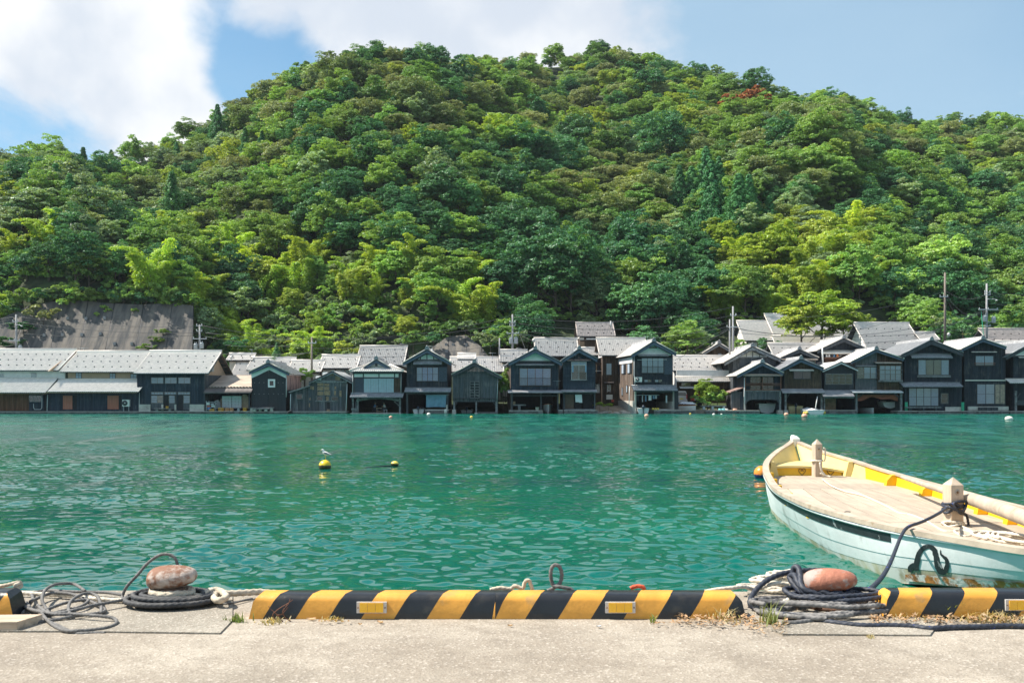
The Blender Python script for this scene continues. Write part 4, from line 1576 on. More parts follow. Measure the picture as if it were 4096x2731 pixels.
# ------------------------------------------------------------------ front row, west to east
def house_white():
 h = House('house', 'long house with white plaster upper wall and two silver tiled roofs', 60, 110.0)
 h.long_roof((0, 0, 1405), (-330, 233, 1481), 4.6, 'tile_silver', 3, y_eave=1.2)
 h.box('upper_wall', 'plaster_white', -330, 227, 1478, 1520, 2.0, 2.2)
 h.end_gable(1, 'plaster_beige', 0.6)
 for a, b, c, d in ((125, 146, 1492, 1511), (-4, 14, 1496, 1513)):
  x0, x1 = h.x(a, 2), h.x(b, 2)
  w = MB().box(x0, x1, 1.93, 1.99, h.z(d, 2), h.z(c, 2))
  h.part(w, 'window', 'frame_silver')
 h.pent(-330, 184, 1514, 1571, 2.9, 'tile_silver', y=1.98)
 h.front(-330, 116, 1574, 1642, 'wood_red')
 h.front(116, 175, 1574, 1642, 'wood_navy', seed=4)
 h.window(117, 168, 1580, 1607, 3, 3, None, 'frame_wood', glass='window_glass')
 h.pipe([(170, 1580), (169, 1630), (164, 1637), (140, 1637), (136, 1630), (136, 1615)], 0.03, name='hose')
 h.part(MB().box(h.x(-330), h.x(230), 0.15, 6.5, h.z(1645), h.z(1574)), 'core', 'dark_room')

def house_beige():
 h = House('house', 'long house with beige plaster upper wall and red sliding doors', 400, 110.0)
 h.long_roof((0, 0, 1413), (240, 560, 1487), 4.4, 'tile_silver', 3, y_eave=1.2)
 h.box('upper_wall', 'plaster_beige', 240, 552, 1484, 1524, 2.0, 2.2)
 for a, b, c, d in ((303, 328, 1489, 1514), (439, 463, 1492, 1516), (522, 548, 1494, 1520)):
  x0, x1 = h.x(a, 2), h.x(b, 2)
  w = h.part(MB().box(x0, x1, 1.94, 1.99, h.z(d, 2), h.z(c, 2)), 'window', 'frame_brown')
  xm, zm = (x0 + x1) / 2, (h.z(d, 2) + h.z(c, 2)) / 2
  for i in (0, 1):
   for j in (0, 1):
    aa, bb = (x0 + .05, xm - .02) if i == 0 else (xm + .02, x1 - .05)
    cc, dd = (h.z(d, 2) + .05, zm - .02) if j == 0 else (zm + .02, h.z(c, 2) - .05)
    h.part(MB().box(aa, bb, 1.93, 1.939, cc, dd), 'pane', 'shutter_pale' if False else 'frosted', w)
 h.pent(190, 556, 1518, 1568, 2.9, 'tile_silver', y=1.98)
 h.front(184, 556, 1571, 1645, 'wood_navy')
 for a, m, b in ((253, 290, 307), (431, 475, 486)):
  d = h.part(MB().box(h.x(a), h.x(m), -0.07, -0.012, h.z(1636), h.z(1582)), 'sliding_door', 'red_door')
  for i in range(1, 6):
   xx = h.x(a) + (h.x(m) - h.x(a)) * i / 6
   h.part(MB().box(xx - 0.008, xx + 0.008, -0.075, -0.071, h.z(1635), h.z(1583)), 'batten', 'rail_red', d)
  h.part(MB().box(h.x(m), h.x(b), -0.025, -0.008, h.z(1636), h.z(1581)), 'doorway', 'dark_room')
  h.part(MB().box(h.x(a) - .1, h.x(b) + .1, -0.09, -0.012, h.z(1581), h.z(1579)), 'door_track', 'beam_wood')
 h.pipe([(192, 1578), (190, 1643)], 0.04)
 h.part(MB().box(h.x(200), h.x(556), 0.15, 6.5, h.z(1645), h.z(1571)), 'core', 'dark_room')

def air_conditioner(px0, px1, py0, py1, Y, label, leg_py=None):
 x0, x1, z0, z1 = X(px0, Y), X(px1, Y), Z(py1, Y), Z(py0, Y)
 cx = (x0 + x1) / 2
 o = thing('air_conditioner', label, 'air conditioner', (cx, Y, z0), 0, 'outdoor air conditioner units')
 w, hh = (x1 - x0) / 2, z1 - z0
 MB().box(-w, w, -0.28, 0.0, 0, hh).build('casing', 'appliance_white', o)
 g = MB()
 g.tube([(-w * 0.25, -0.285, hh * .5), (-w * 0.25, -0.30, hh * .5)], hh * 0.40, 18)
 f = g.build('fan', 'fan_dark', o)
 MB().tube([(-w * 0.25, -0.301, hh * .5), (-w * 0.25, -0.315, hh * .5)], hh * 0.10, 10).build('hub', 'appliance_white', f)
 b = MB()
 for sx in (-w * .8, w * .8 - .05):
  zb = (Z(leg_py, Y) - z0) if leg_py else -0.08
  b.box(sx, sx + 0.05, -0.26, -0.02, zb, -0.002)
 b.build('bracket', 'metal_steel', o)

def house_big():
 h = House('house', 'big dark plank house with silver roof and beige gable end', 690, 110.0)
 h.long_roof((0, 0, 1411), (536, 833, 1493), 4.9, 'tile_silver', 3, y_eave=-0.7)
 ex0, ex1, ez, rz_, yr, ye = h.lr
 h.part(MB().prismx([(0.05, ez - 0.12), (2 * yr - 0.05, ez - 0.12), (yr, rz_ - 0.25)], h.x(818) - 0.05, h.x(818) + 0.0), 'gable_wall', 'plaster_beige')
 h.part(MB().beam((ex1 - .05, ye, ez - .1), (ex1 - .05, yr, rz_ - .12), 0.06, 0.22, (1, 0, 0)), 'bargeboard', 'beam_grey')
 h.part(MB().beam((ex1 - .05, 2 * yr - ye, ez - .1), (ex1 - .05, yr, rz_ - .12), 0.06, 0.22, (1, 0, 0)), 'bargeboard', 'wood_lit')
 b = MB()
 b.prismx([(2.0, ez + .25), (2.7, ez + .25), (2.7, ez + .75), (2.35, ez + 1.0), (2.0, ez + .75)], h.x(818) + 0.0, h.x(818) + 0.25)
 h.part(b, 'vent_hood', 'metal_steel')
 for i in range(5):
  f = 0.15 + 0.17 * i
  yy, zz = 2 * yr - ye + (yr - 2 * yr + ye) * f, ez + (rz_ - ez) * f - 0.25
  h.part(MB().box(h.x(818), ex1 - 0.1, yy - .06, yy + .06, zz - 0.1, zz), 'purlin', 'wood_lit')
 h.front(548, 818, 1494, 1645, 'wood_navy')
 h.boards((h.x(818), 0, 0), (0, 1, 0), (1, 0, 0), 0, 2 * yr, h.z(1600), ez - 0.1, 'wood_grey', name='side_wall')
 h.part(MB().box(h.x(548) + .05, h.x(818) - .1, 0.2, 2 * yr, h.z(1645), ez - .2), 'core', 'dark_room')
 for a, b in ((605, 655), (660, 708), (713, 763)):
  h.window(a, b, 1509, 1534, 2, 2, 'frosted', 'frame_wood')
 for a, b in ((605, 654), (658, 707), (712, 761)):
  h.window(a, b, 1567, 1578, 4, 1, 'frosted', 'frame_wood', name='transom_window')
 h.window(605, 654, 1581, 1612, 2, 3, ['frosted', 'board_patch'], 'frame_wood', name='sliding_door')
 h.box('door_panel', 'wood_grey', 605, 654, 1612, 1637, -0.08, -0.015)
 h.box('doorway', 'dark_room', 654, 676, 1581, 1640, -0.03, -0.008)
 h.window(676, 701, 1581, 1613, 1, 3, 'frosted', 'frame_wood', name='sliding_door')
 h.box('door_panel', 'wood_grey', 676, 701, 1613, 1638, -0.08, -0.015)
 h.box('doorway', 'dark_room', 713, 734, 1581, 1640, -0.03, -0.008)
 h.window(734, 761, 1581, 1613, 1, 3, ['curtain_white'], 'frame_wood', name='sliding_door')
 h.box('door_panel', 'wood_grey', 734, 761, 1613, 1638, -0.08, -0.015)
 h.post(706, 1578, 1645, 0.14, -0.1, 'beam_wood')
 h.box('plinth', 'pale_concrete', 557, 603, 1617, 1644, -0.14, -0.01)
 h.box('plinth', 'pale_concrete', 760, 818, 1617, 1646, -0.14, -0.01)
 h.pipe([(559, 1570), (558, 1625), (568, 1637), (600, 1637)], 0.03, name='hose')
 for px in (651, 703):
  h.box('footing', 'pale_concrete', px - 3, px + 4, 1617, 1640, -0.2, -0.02)

def lean_to():
 h = House('shed', 'open lean-to shed with tan sheet roof over stacked cartons', 910, 110.0, cat='shed')
 x0, x1 = h.x(828), h.x(1004)
 zt, zb = h.z(1500, 6), h.z(1548)
 b = MB().prismx([(6.0, zt), (0.3, zb), (0.3, zb - .06), (6.0, zt - .06)], x0 - .0, x1)
 h.part(b, 'roof', 'tin_tan')
 b = MB()
 for i in range(14):
  f = (i + .5) / 14
  b.box(x0 + (x1 - x0) * f - .1, x0 + (x1 - x0) * f + .1, 0.12, 0.3, zb - .02, zb + .06)
 h.part(b, 'batten_ends', 'tin_brown', kind='stuff')
 h.pent(814, 1004, 1551, 1572, 0.9, 'tin_brown', y=0.25, tin=True, name='awning')
 h.boards((x0 - .2, 3.2, 0), (1, 0, 0), (0, -1, 0), 0, x1 - x0 + .2, h.z(1645), zb, 'wood_black', name='back_wall')
 h.boards((h.x(1004) + .0, 0.3, 0), (0, 1, 0), (1, 0, 0), 0, 5, h.z(1645), zb - .1, 'wood_brown', name='side_wall')
 h.post(996, 1572, 1645, 0.14, 0.1, 'beam_wood')
 h.post(818, 1572, 1645, 0.12, 0.1, 'beam_wood')

def kura():
 h = House('storehouse', 'black storehouse with white gable band and small white framed window', 1076, 110.0, cat='storehouse')
 h.gable_roof((997, 1488), (1073, 1451), (1157, 1494), 8.0, 0.5, 'tile_mossy', bw=0.2)
 h.front(1006, 1144, 'gable', 1645, 'kura_black', w=0.95, var=0.06)
 h.boards((h.x(1006), 0, 0), (0, -1, 0), (-1, 0, 0), -8, 0, h.z(1645), h.gable_z(h.x(1006)), 'kura_black', name='side_wall')
 h.part(MB().box(h.x(1144) - .05, h.x(1144) + .01, .01, 8, h.z(1558), h.gable_z(h.x(1144)) - .25), 'sheet_wall', 'rust_sheet')
 h.part(MB().box(h.x(1144) - .05, h.x(1144) + .02, .01, 8, h.gable_z(h.x(1144)) - .245, h.gable_z(h.x(1144)) + .05), 'plaster_band', 'plaster_white')
 h.part(MB().box(h.x(1144) - .05, h.x(1144), .01, 8, h.z(1645), h.z(1559)), 'side_wall', 'kura_black')
 g = h.g
 b = MB()
 xl, xr = h.x(1006) - .005, h.x(1144) + .005
 xm = g[2]
 zl, zm, zr = h.gable_z(xl), h.gable_z(xm) - .22, h.gable_z(xr)
 b.prism([(xl, zl - .62), (xl, zl - .1), (xm, zm - .05), (xm, zm - .42)], -.05, -.012)
 b.prism([(xm, zm - .42), (xm, zm - .05), (xr, zr - .1), (xr, zr - .62)], -.05, -.012)
 h.part(b, 'gable_band', 'plaster_white')
 w = MB()
 x0, x1, z0, z1 = h.x(1073), h.x(1101), h.z(1549), h.z(1516)
 for a in ((x0, x1, z1 - .2, z1), (x0, x1, z0, z0 + .2), (x0, x0 + .17, z0 + .2, z1 - .2), (x1 - .17, x1, z0 + .2, z1 - .2)):
  w.box(a[0], a[1], -.13, -.012, a[2], a[3])
 win = h.part(w, 'window', 'plaster_white')
 h.part(MB().box(x0 + .17, x1 - .17, -.03, -.012, z0 + .2, z1 - .2), 'pane', 'dark_glass', win)
 g = MB()
 for i in range(1, 5):
  xx = x0 + .17 + (x1 - x0 - .34) * i / 5
  g.box(xx - .012, xx + .012, -.06, -.035, z0 + .2, z1 - .2)
 h.part(g, 'bars', 'frame_dark', win)
 b = MB()
 for r_ in range(3):
  for i in range(7):
   b.box(h.x(1018 + i * 19) - .02, h.x(1018 + i * 19) + .02, -.03, -.012, h.z(1575 + r_ * -45) - .02, h.z(1575 + r_ * -45) + .02)
 h.part(b, 'studs', 'plaster_white', kind='stuff')
 h.pipe([(1146, 1500), (1146, 1588)], .035)

def ramshackle():
 h = House('boathouse', 'ramshackle grey plank house with boarded patches and lean-to', 1305, 110.0, cat='boathouse')
 h.gable_roof((1236, 1528), (1331, 1484), (1408, 1528), 7.0, 0.3, 'tin_light', tin=True, barge='beam_grey', bw=0.12)
 h.front(1234, 1388, 'gable', 1646, 'wood_grey', w=0.2, var=0.45)
 h.boards((h.x(1388), 0, 0), (0, 1, 0), (1, 0, 0), 0, 7, h.z(1646), h.gable_z(h.x(1388)), 'wood_brown', name='side_wall')
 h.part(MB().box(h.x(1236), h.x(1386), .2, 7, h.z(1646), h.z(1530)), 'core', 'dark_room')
 x0, x1 = h.x(1161), h.x(1240)
 zt, zb = h.z(1541), h.z(1567)
 h.part(MB().prism([(x0 - .1, zb - .1), (x1, zt - .1), (x1, zt), (x0 - .1, zb)][::1], -.35, 6), 'lean_to_roof', 'tin_grey')
 h.boards((0, 0, 0), (1, 0, 0), (0, -1, 0), x0, h.x(1234), h.z(1646), lambda a: zb + (zt - zb) * (a - x0) / (x1 - x0) - .1, 'wood_grey', w=0.2, var=.4, name='lean_to_wall', seed=9)
 h.boards((x0, 0, 0), (0, -1, 0), (-1, 0, 0), -6, 0, h.z(1646), zb - .1, 'wood_grey', name='side_wall')
 h.window(1184, 1211, 1576, 1597, 1, 1, None, 'frame_wood', glass='dark_glass')
 for a, b, c, d, m in ((1263, 1285, 1503, 1520, 'plaster_white'), (1290, 1311, 1488, 1503, 'plaster_white'), (1316, 1335, 1491, 1503, 'board_patch'), (1341, 1362, 1503, 1520, 'board_patch')):
  h.panel(a, b, c, d, m)
 b = MB()
 for i in range(15):
  px = 1288 + i * 3.55
  b.box(h.x(px), h.x(px) + .035, -.09, -.06, h.z(1521), h.z(1504))
 b.box(h.x(1287), h.x(1340), -.1, -.05, h.z(1505), h.z(1503))
 b.box(h.x(1287), h.x(1340), -.1, -.05, h.z(1523), h.z(1521))
 h.part(b, 'lattice_balcony', 'frame_wood')
 h.beam(1236, 1388, 1527, .2, -.05, 'beam_grey')
 for a, c, d, w in ((1241, 1543, 1556, 6), (1248, 1545, 1558, 8), (1270, 1532, 1543, 24), (1270, 1546, 1561, 24), (1270, 1566, 1580, 24), (1297, 1534, 1543, 20), (1297, 1546, 1560, 20), (1297, 1563, 1580, 24),
      (1338, 1545, 1556, 7), (1336, 1562, 1580, 8), (1358, 1562, 1586, 8), (1304, 1585, 1602, 11), (1238, 1590, 1600, 4), (1236, 1612, 1628, 4)):
  h.panel(a, a + w, c, d, 'board_patch', 'board_patch', -.03, .02)
 h.window(1266, 1292, 1584, 1603, 1, 2, None, 'frame_wood', glass='dark_glass')
 h.window(1326, 1353, 1585, 1602, 1, 2, None, 'frame_wood', glass='dark_glass')
 h.beam(1262, 1355, 1604, .1, -.06, 'beam_grey')
 h.box('gap', 'dark_room', 1308, 1320, 1608, 1635, -.015, -.004)
 h.box('gap', 'board_patch', 1307, 1320, 1637, 1645, -.015, -.004)
 h.pipe([(1163, 1575), (1162, 1643)], .04)
 h.pipe([(1389, 1535), (1387, 1600), (1385, 1640)], .035)

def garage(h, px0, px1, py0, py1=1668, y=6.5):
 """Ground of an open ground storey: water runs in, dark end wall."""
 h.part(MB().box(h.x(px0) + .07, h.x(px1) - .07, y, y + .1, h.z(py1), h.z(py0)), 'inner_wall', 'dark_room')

def tea_room():
 h = House('boathouse', 'boathouse with hipped tile roof and pale blue shutters over an open tea room', 1508, 110.0, cat='boathouse')
 h.gable_roof((1455, 1470), (1505, 1437), (1560, 1470), 6.0, 0.1, 'tile_grey', bw=0.26)
 h.gable_panel(.2, 1464, 'plaster_white', y=0.25, collar=False)
 h.box('king_post', 'frame_dark', 1500, 1509, 1452, 1464, 0.1, 0.24)
 zt, zb = h.z(1460, .3), h.z(1487, -.7) + .04
 x0, x1 = h.x(1398, -.7), h.x(1614, -.7)
 run = 1.7
 root = h.part(MB().prism([(x0, zb - .1), (x1, zb - .1), (x1 - run, zt - .1), (x0 + run, zt - .1)], 0.98, 1.0), 'hip_roof', 'beam_wood')

 def hipplane(P0, U, L, V, W, N, taper0, taper1, seed):
  me = tile_mesh(P0, U, L, V, W, N, 'tile_silver', seed=seed, amp=.045)
  return me
 V = Vector((0, -1.7, zb - zt))
 W = V.length
 V.normalize()
 N = Vector((1, 0, 0)).cross(V)
 N = N if N.z > 0 else -N
 me = tile_mesh((x0, 1.0, zt), (1, 0, 0), x1 - x0, V, W, N, 'tile_silver', seed=3, amp=.045)
 n = len(me.vertices)
 co = np.zeros(n * 3, np.float32)
 me.vertices.foreach_get('co', co)
 co = co.reshape(-1, 3)
 f = np.clip((1.0 - co[:, 1]) / 1.7, 0, 1)
 lim0, lim1 = x0 + run * (1 - f), x1 - run * (1 - f)
 co[:, 0] = np.clip(co[:, 0], lim0, lim1)
 me.vertices.foreach_set('co', co.ravel())
 me.update()
 put('roof_tiles', me, root, 'stuff')
 for sx, xe in ((-1, x0), (1, x1)):
  h.part(MB().add([(xe, -.7, zb), (xe, 7.0, zb), (xe - sx * run, 7.0, zt), (xe - sx * run, 1.0, zt)], [(0, 1, 2, 3) if sx > 0 else (3, 2, 1, 0)]), 'hip_side', 'tile_grey', root)
  h.part(MB().tube([(xe - sx * run, 1.0, zt + .1), (xe, -.72, zb + .14)], .11, 6), 'hip_ridge', 'tile_grey', root)
 h.part(MB().box(x0 + .1, x1 - .1, -.66, 7, zb - .12, zb - .07), 'soffit', 'beam_wood', root)
 h.body(1410, 1604, 7.5, 1660, 1490, 'wood_navy', floor_py=1580)
 h.part(MB().box(h.x(1411), h.x(1603), 0, .1, h.z(1574), h.z(1488)), 'upper_wall', 'beam_wood')
 for a, b in ((1417, 1451), (1456, 1514), (1518, 1576), (1581, 1594)):
  h.panel(a, b, 1495, 1508, 'plaster_white')
 h.beam(1408, 1606, 1511, .1, -.04, 'frame_dark')
 h.front(1575, 1603, 1512, 1574, 'wood_brown', y=-.02)
 for i in range(14):
  py = 1514 + i * 4.05
  h.box('louvre_slat', 'shutter_navy', 1422, 1455, py, py + 3.3, -.08 - .004 * (i % 2), -.02)
 for a, b in ((1456, 1483), (1484, 1514), (1515, 1545), (1546, 1575)):
  p = h.box('shutter', 'shutter_pale', a, b, 1513.5, 1570, -.07, -.02)
  for k in (1, 2):
   px = a + (b - a) * k / 3
   h.box('groove_strip', 'frame_silver', px - .5, px + .5, 1514, 1569.5, -.08, -.071, p)
 h.beam(1408, 1606, 1572, .08, -.05, 'frame_dark')
 h.pent(1399, 1612, 1574, 1590, .95, 'tile_dark')
 b = MB()
 n = 12
 for i in range(n):
  f0, f1 = i / n, (i + 1) / n
  za, zb_ = h.z(1598) + .28 * math.sin(math.pi * f0) - .1, h.z(1598) + .28 * math.sin(math.pi * f1) - .1
  b.beam((h.x(1425) + (h.x(1600) - h.x(1425)) * f0, -.02, za), (h.x(1425) + (h.x(1600) - h.x(1425)) * f1, -.02, zb_), .2, .24, (0, 0, 1))
 h.part(b, 'bowed_beam', 'beam_grey')
 for px in (1412, 1432, 1600):
  h.post(px, 1588, 1653, .2, -.08, 'beam_grey')
 h.brace(1577, 1605, 1596, 1622, .1, -.05, 'beam_grey')
 h.box('notice_board', 'beam_wood', 1421, 1433, 1607, 1632, -.12, -.05)
 h.box('platform', 'pale_concrete', 1404, 1606, 1651, 1664, -.5, 6.0)
 h.box('step', 'beam_grey', 1407, 1435, 1632, 1639, -.45, -.1)
 h.box('step_leg', 'beam_grey', 1410, 1433, 1639, 1651, -.4, -.15)
 garage(h, 1411, 1604, 1590)
 h.pipe([(1412, 1494), (1411, 1575)], .03)
 h.pipe([(1605, 1494), (1604, 1575)], .03)

def blue_tarp_house():
 h = House('boathouse', 'tall boathouse with four-part white gable and a blue tarp below', 1708, 110.0, cat='boathouse')
 h.gable_roof((1612, 1452), (1708, 1397), (1806, 1452), 8.0, .75, 'tile_grey')
 h.front(1627, 1790, 'gable', 1562, 'wood_black')
 h.body(1627, 1790, 8, 1668, None, 'wood_black', floor_py=1576)
 h.gable_panel(.3, 1437, 'plaster_white', studs=(1682, 1708, 1735), y=-.05)
 h.beam(1628, 1790, 1440, .16, -.06, 'frame_brown')
 h.box('gable_vent', 'frame_dark', 1698, 1719, 1414, 1419, -.14, -.06)
 h.pent(1653, 1767, 1445, 1458, .5, 'tile_dark')
 h.window(1666, 1754, 1468, 1525, 4, 2, ['curtain_pale', 'curtain_blue', 'curtain_blue', 'curtain_pale'])
 for i in range(16):
  py = 1468 + i * 3.62
  h.box('louvre_slat', 'shutter_navy', 1755, 1788, py, py + 3.0, -.07 - .004 * (i % 2), -.015)
 h.pent(1617, 1803, 1554, 1569, .9, 'tile_dark')
 for px in (1629, 1790):
  h.post(px, 1568, 1665, .2, -.06)
 h.beam(1627, 1792, 1573, .2, -.02, 'beam_wood')
 h.box('dock', 'stone_dark', 1702, 1794, 1642, 1668, -.3, 5)
 h.box('dock_top', 'pale_concrete', 1701, 1795, 1637, 1641.5, -.35, 5)
 h.box('bollard_post', 'pale_concrete', 1785, 1791, 1618, 1638, -.35, -.2)
 garage(h, 1627, 1790, 1568)
 m, n = 26, 14
 V = []
 for j in range(n + 1):
  for i in range(m + 1):
   fx, fz = i / m, j / n
   px = 1705 + (1786 - 1705) * fx - 3 * fz * (fx > .9)
   py = 1579 + (1629 - 1579) * fz - 2 * math.sin(fx * 3.1) * fz
   V.append((h.x(px), -.14 + .05 * math.sin(fx * 17 + fz * 2) * fz + .04 * math.sin(fx * 7 - fz * 3), h.z(py)))
 t = put('hanging_tarp', np_mesh('hanging_tarp', np.array(V), grid_faces(n + 1, m + 1), 'tarp_blue', smooth=True))
 t.location = h.root.location
 tag(t, 'pale blue tarp hung across the boathouse opening', 'tarp')
 h.pipe([(1702, 1578.5), (1797, 1578.5)], .03, 'metal_steel', 'rod', -.14)

def lattice_house():
 h = House('boathouse', 'plain grey green plank boathouse with a lattice window', 1898, 110.0, cat='boathouse')
 h.gable_roof((1808, 1498), (1898, 1450), (2006, 1508), 8.5, .55, 'tile_mossy', barge='beam_wood', bw=.22)
 h.front(1812, 1990, 'gable', 1592, 'wood_grey', w=.14)
 h.body(1812, 1990, 8.5, 1668, None, 'wood_grey', floor_py=1600)
 h.beam(1812, 1990, 1594, .07, -.08, 'beam_wood')
 h.front(1816, 1986, 1595, 1607, 'wood_grey', y=.05, w=.12)
 w = MB()
 x0, x1, z0, z1 = h.x(1879), h.x(1918), h.z(1592), h.z(1525)
 for a in ((x0, x1, z1 - .07, z1), (x0, x1, z0, z0 + .06), (x0, x0 + .07, z0, z1), (x1 - .07, x1, z0, z1)):
  w.box(a[0], a[1], -.07, -.012, a[2], a[3])
 win = h.part(w, 'window', 'frame_wood')
 h.part(MB().box(x0 + .05, x1 - .05, -.02, -.01, z0 + .05, z1 - .05), 'backing', 'dark_room', win)
 b = MB()
 b.box((x0 + x1) / 2 - .05, (x0 + x1) / 2 + .05, -.08, -.03, z0, z1)
 for i in range(1, 6):
  zz = z0 + (z1 - z0) * i / 6
  b.box(x0, x1, -.075, -.03, zz - .035, zz + .035)
 h.part(b, 'lattice', 'beam_grey', win)
 h.part(MB().beam((x0, -.05, z0 + (z1 - z0) * .5), (x1, -.05, z0 + .1), .05, .06, (0, 1, 0)), 'brace', 'beam_grey', win)
 for px, w_ in ((1817, .18), (1905, .16), (1986, .24)):
  h.post(px, 1606, 1662, w_, -.05, 'beam_grey')
 h.brace(1821, 1618, 1830, 1608, .08)
 h.brace(1981, 1618, 1972, 1608, .08)
 h.box('footing', 'pale_concrete', 1809, 1824, 1638, 1662, -.4, .3)
 h.box('footing', 'pale_concrete', 1899, 1911, 1650, 1662, -.4, .3)
 h.box('deck', 'stone_dark', 1912, 1992, 1648, 1664, -.2, 5)
 garage(h, 1812, 1990, 1607)
 h.pipe([(1992, 1510), (1988, 1606)], .03)

def blue_curtain_house():
 h = House('boathouse', 'boathouse with wide white gable and four blue curtained lights', 2140, 110.0, rot=3.0, cat='boathouse')
 h.gable_roof((2033, 1453), (2140, 1397), (2247, 1452), 8.5, .7, 'tile_dark')
 h.front(2043, 2236, 'gable', 1560, 'wood_navy')
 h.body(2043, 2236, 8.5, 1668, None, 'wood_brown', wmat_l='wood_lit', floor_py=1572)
 h.gable_panel(.2, 1443, 'plaster_white', y=-.05)
 h.pent(2062, 2217, 1454, 1461, .45, 'tin_grey', tin=True, name='window_hood')
 h.window(2077, 2204, 1472, 1543, 4, 1, ['curtain_pale', 'curtain_blue', 'curtain_blue', 'curtain_pale'], 'frame_brown', rail='frame_dark')
 h.pent(2030, 2251, 1560, 1571, .85, 'tin_grey', tin=True)
 for px in (2048, 2164, 2232):
  h.post(px, 1570, 1645, .16, -.06)
 h.beam(2045, 2236, 1582, .14, .1)
 h.box('notice_board', 'board_patch', 2052, 2062, 1605, 1620, .4, .44)
 h.box('shelf', 'beam_grey', 2054, 2104, 1617, 1622, .3, 1.0)
 h.box('shelf_leg', 'beam_grey', 2073, 2083, 1622, 1641, .4, .8)
 b = MB()
 b.lathe([(.16, 0), (.21, .35), (.23, .36)], (h.x(2148), -.25, h.z(1641)), 12)
 h.part(b, 'bucket', 'plaster_cream')
 garage(h, 2043, 2236, 1568)
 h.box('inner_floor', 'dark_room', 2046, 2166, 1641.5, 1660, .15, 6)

def clapboard_house():
 h = House('boathouse', 'narrow clapboard boathouse with one curtained window and hung towel', 2317, 110.0, cat='boathouse')
 h.gable_roof((2248, 1441), (2317, 1396), (2389, 1436), 8.0, .6, 'tile_dark')
 h.front(2252, 2382, 1438, 1560, 'wood_navy', horizontal=True, w=.2)
 h.front(2252, 2382, 'gable', 1437.5, 'wood_navy', seed=3)
 h.body(2252, 2382, 8, 1650, None, 'wood_black', floor_py=1572)
 h.pent(2268, 2365, 1436, 1443, .4, 'rust_sheet', tin=True, name='window_hood')
 w = h.window(2285, 2346, 1447, 1460, 2, 1, ['curtain_pale', 'curtain_pale'], 'frame_silver', name='transom_window')
 h.window(2285, 2346, 1460, 1519, 2, 1, None, 'frame_silver', sill=True)
 b = MB()
 for sx in (2288, 2340):
  b.box(h.x(sx), h.x(sx) + .16, -.12, -.10, h.z(1489), h.z(1461))
 h.part(b, 'tied_curtain', 'curtain_pale', w)
 b = MB()
 for i in range(11):
  b.box(h.x(2317 + i * 2.6), h.x(2317 + i * 2.6) + .025, -.16, -.13, h.z(1517), h.z(1490))
 b.box(h.x(2287), h.x(2345), -.17, -.13, h.z(1490), h.z(1488.5))
 h.part(b, 'railing', 'frame_brown', w)
 h.pent(2246, 2388, 1558, 1568, .8, 'tin_grey', tin=True)
 for px in (2257, 2378):
  h.post(px, 1567, 1640, .16, -.06)
 h.beam(2252, 2382, 1573, .16, -.02)
 for a, b_ in ((2262, 2296), (2300, 2328), (2334, 2372)):
  h.box('inner_door', 'frame_brown' if a == 2262 else 'dark_room', a, b_, 1578, 1634, .5, .54)
 h.box('inner_floor', 'beam_grey', 2262, 2378, 1635, 1641, -.2, 5)
 garage(h, 2252, 2382, 1568)
 m, n = 10, 8
 V = []
 for j in range(n + 1):
  for i in range(m + 1):
   fx, fz = i / m, j / n
   V.append((h.x(2300 + 27 * fx + 2 * fz), -.1 + .025 * math.sin(fx * 9 + fz), h.z(1578 + 30 * fz + (2 if fx > .5 else 0) * fz)))
 t = put('towel', np_mesh('towel', np.array(V), grid_faces(n + 1, m + 1), 'cloth_white', smooth=True))
 t.location = h.root.location
 tag(t, 'white towel hanging in the doorway of the clapboard boathouse', 'towel')

def brown_back_house():
 h = House('house', 'brown plank house set back above rocks, silver grey roof end-on', 2430, 117.0, cat='house')
 h.long_roof((0, 0, 1360), (2398, 2600, 1421), 4.2, 'tile_grey', 2, y_eave=-.5)
 h.end_gable(-1, 'plaster_white', .45)
 ex0, ex1, ez, rz_, yr, ye = h.lr
 h.part(MB().beam((ex0 + .05, ye, ez - .1), (ex0 + .05, yr, rz_ - .12), 0.06, 0.2, (1, 0, 0)), 'bargeboard', 'wood_lit')
 h.part(MB().beam((ex0 + .05, 2 * yr - ye, ez - .1), (ex0 + .05, yr, rz_ - .12), 0.06, 0.2, (1, 0, 0)), 'bargeboard', 'wood_lit')
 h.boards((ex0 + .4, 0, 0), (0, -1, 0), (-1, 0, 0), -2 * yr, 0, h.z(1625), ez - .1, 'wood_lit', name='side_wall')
 h.front(2412, 2590, 1421, 1625, 'wood_brown')
 h.window(2424, 2447, 1452, 1500, 1, 1, ['curtain_white'], 'frame_dark')
 h.box('cabinet', 'appliance_white', 2425, 2449, 1578, 1597, -.35, -.01)
 h.box('crate', 'paint_red', 2445, 2455, 1598, 1607, -.35, -.01)
 h.window(2426, 2445, 1538, 1568, 2, 1, None, 'frame_brown')
 h.pent(2418, 2455, 1528, 1531, .4, 'tin_brown', tin=True)
 h.front(2372, 2414, 1448, 1625, 'wood_brown', y=1.5, seed=8)
 h.box('wing_gap', 'dark_room', 2374, 2412, 1460, 1492, 1.40, 1.44)
 for px in (2388, 2408):
  h.box('blind', 'cloth_orange' if False else 'board_patch', px, px + 4, 1456, 1490, 1.34, 1.38)
 h.box('wing_rail', 'pipe_white', 2372, 2412, 1481, 1483, 1.3, 1.33)
 h.window(2376, 2404, 1535, 1572, 2, 1, None, 'frame_dark', y=1.48)
 h.part(MB().box(h.x(2372), h.x(2590), 2.0, 6, h.z(1625), h.z(1430)), 'core', 'dark_room')

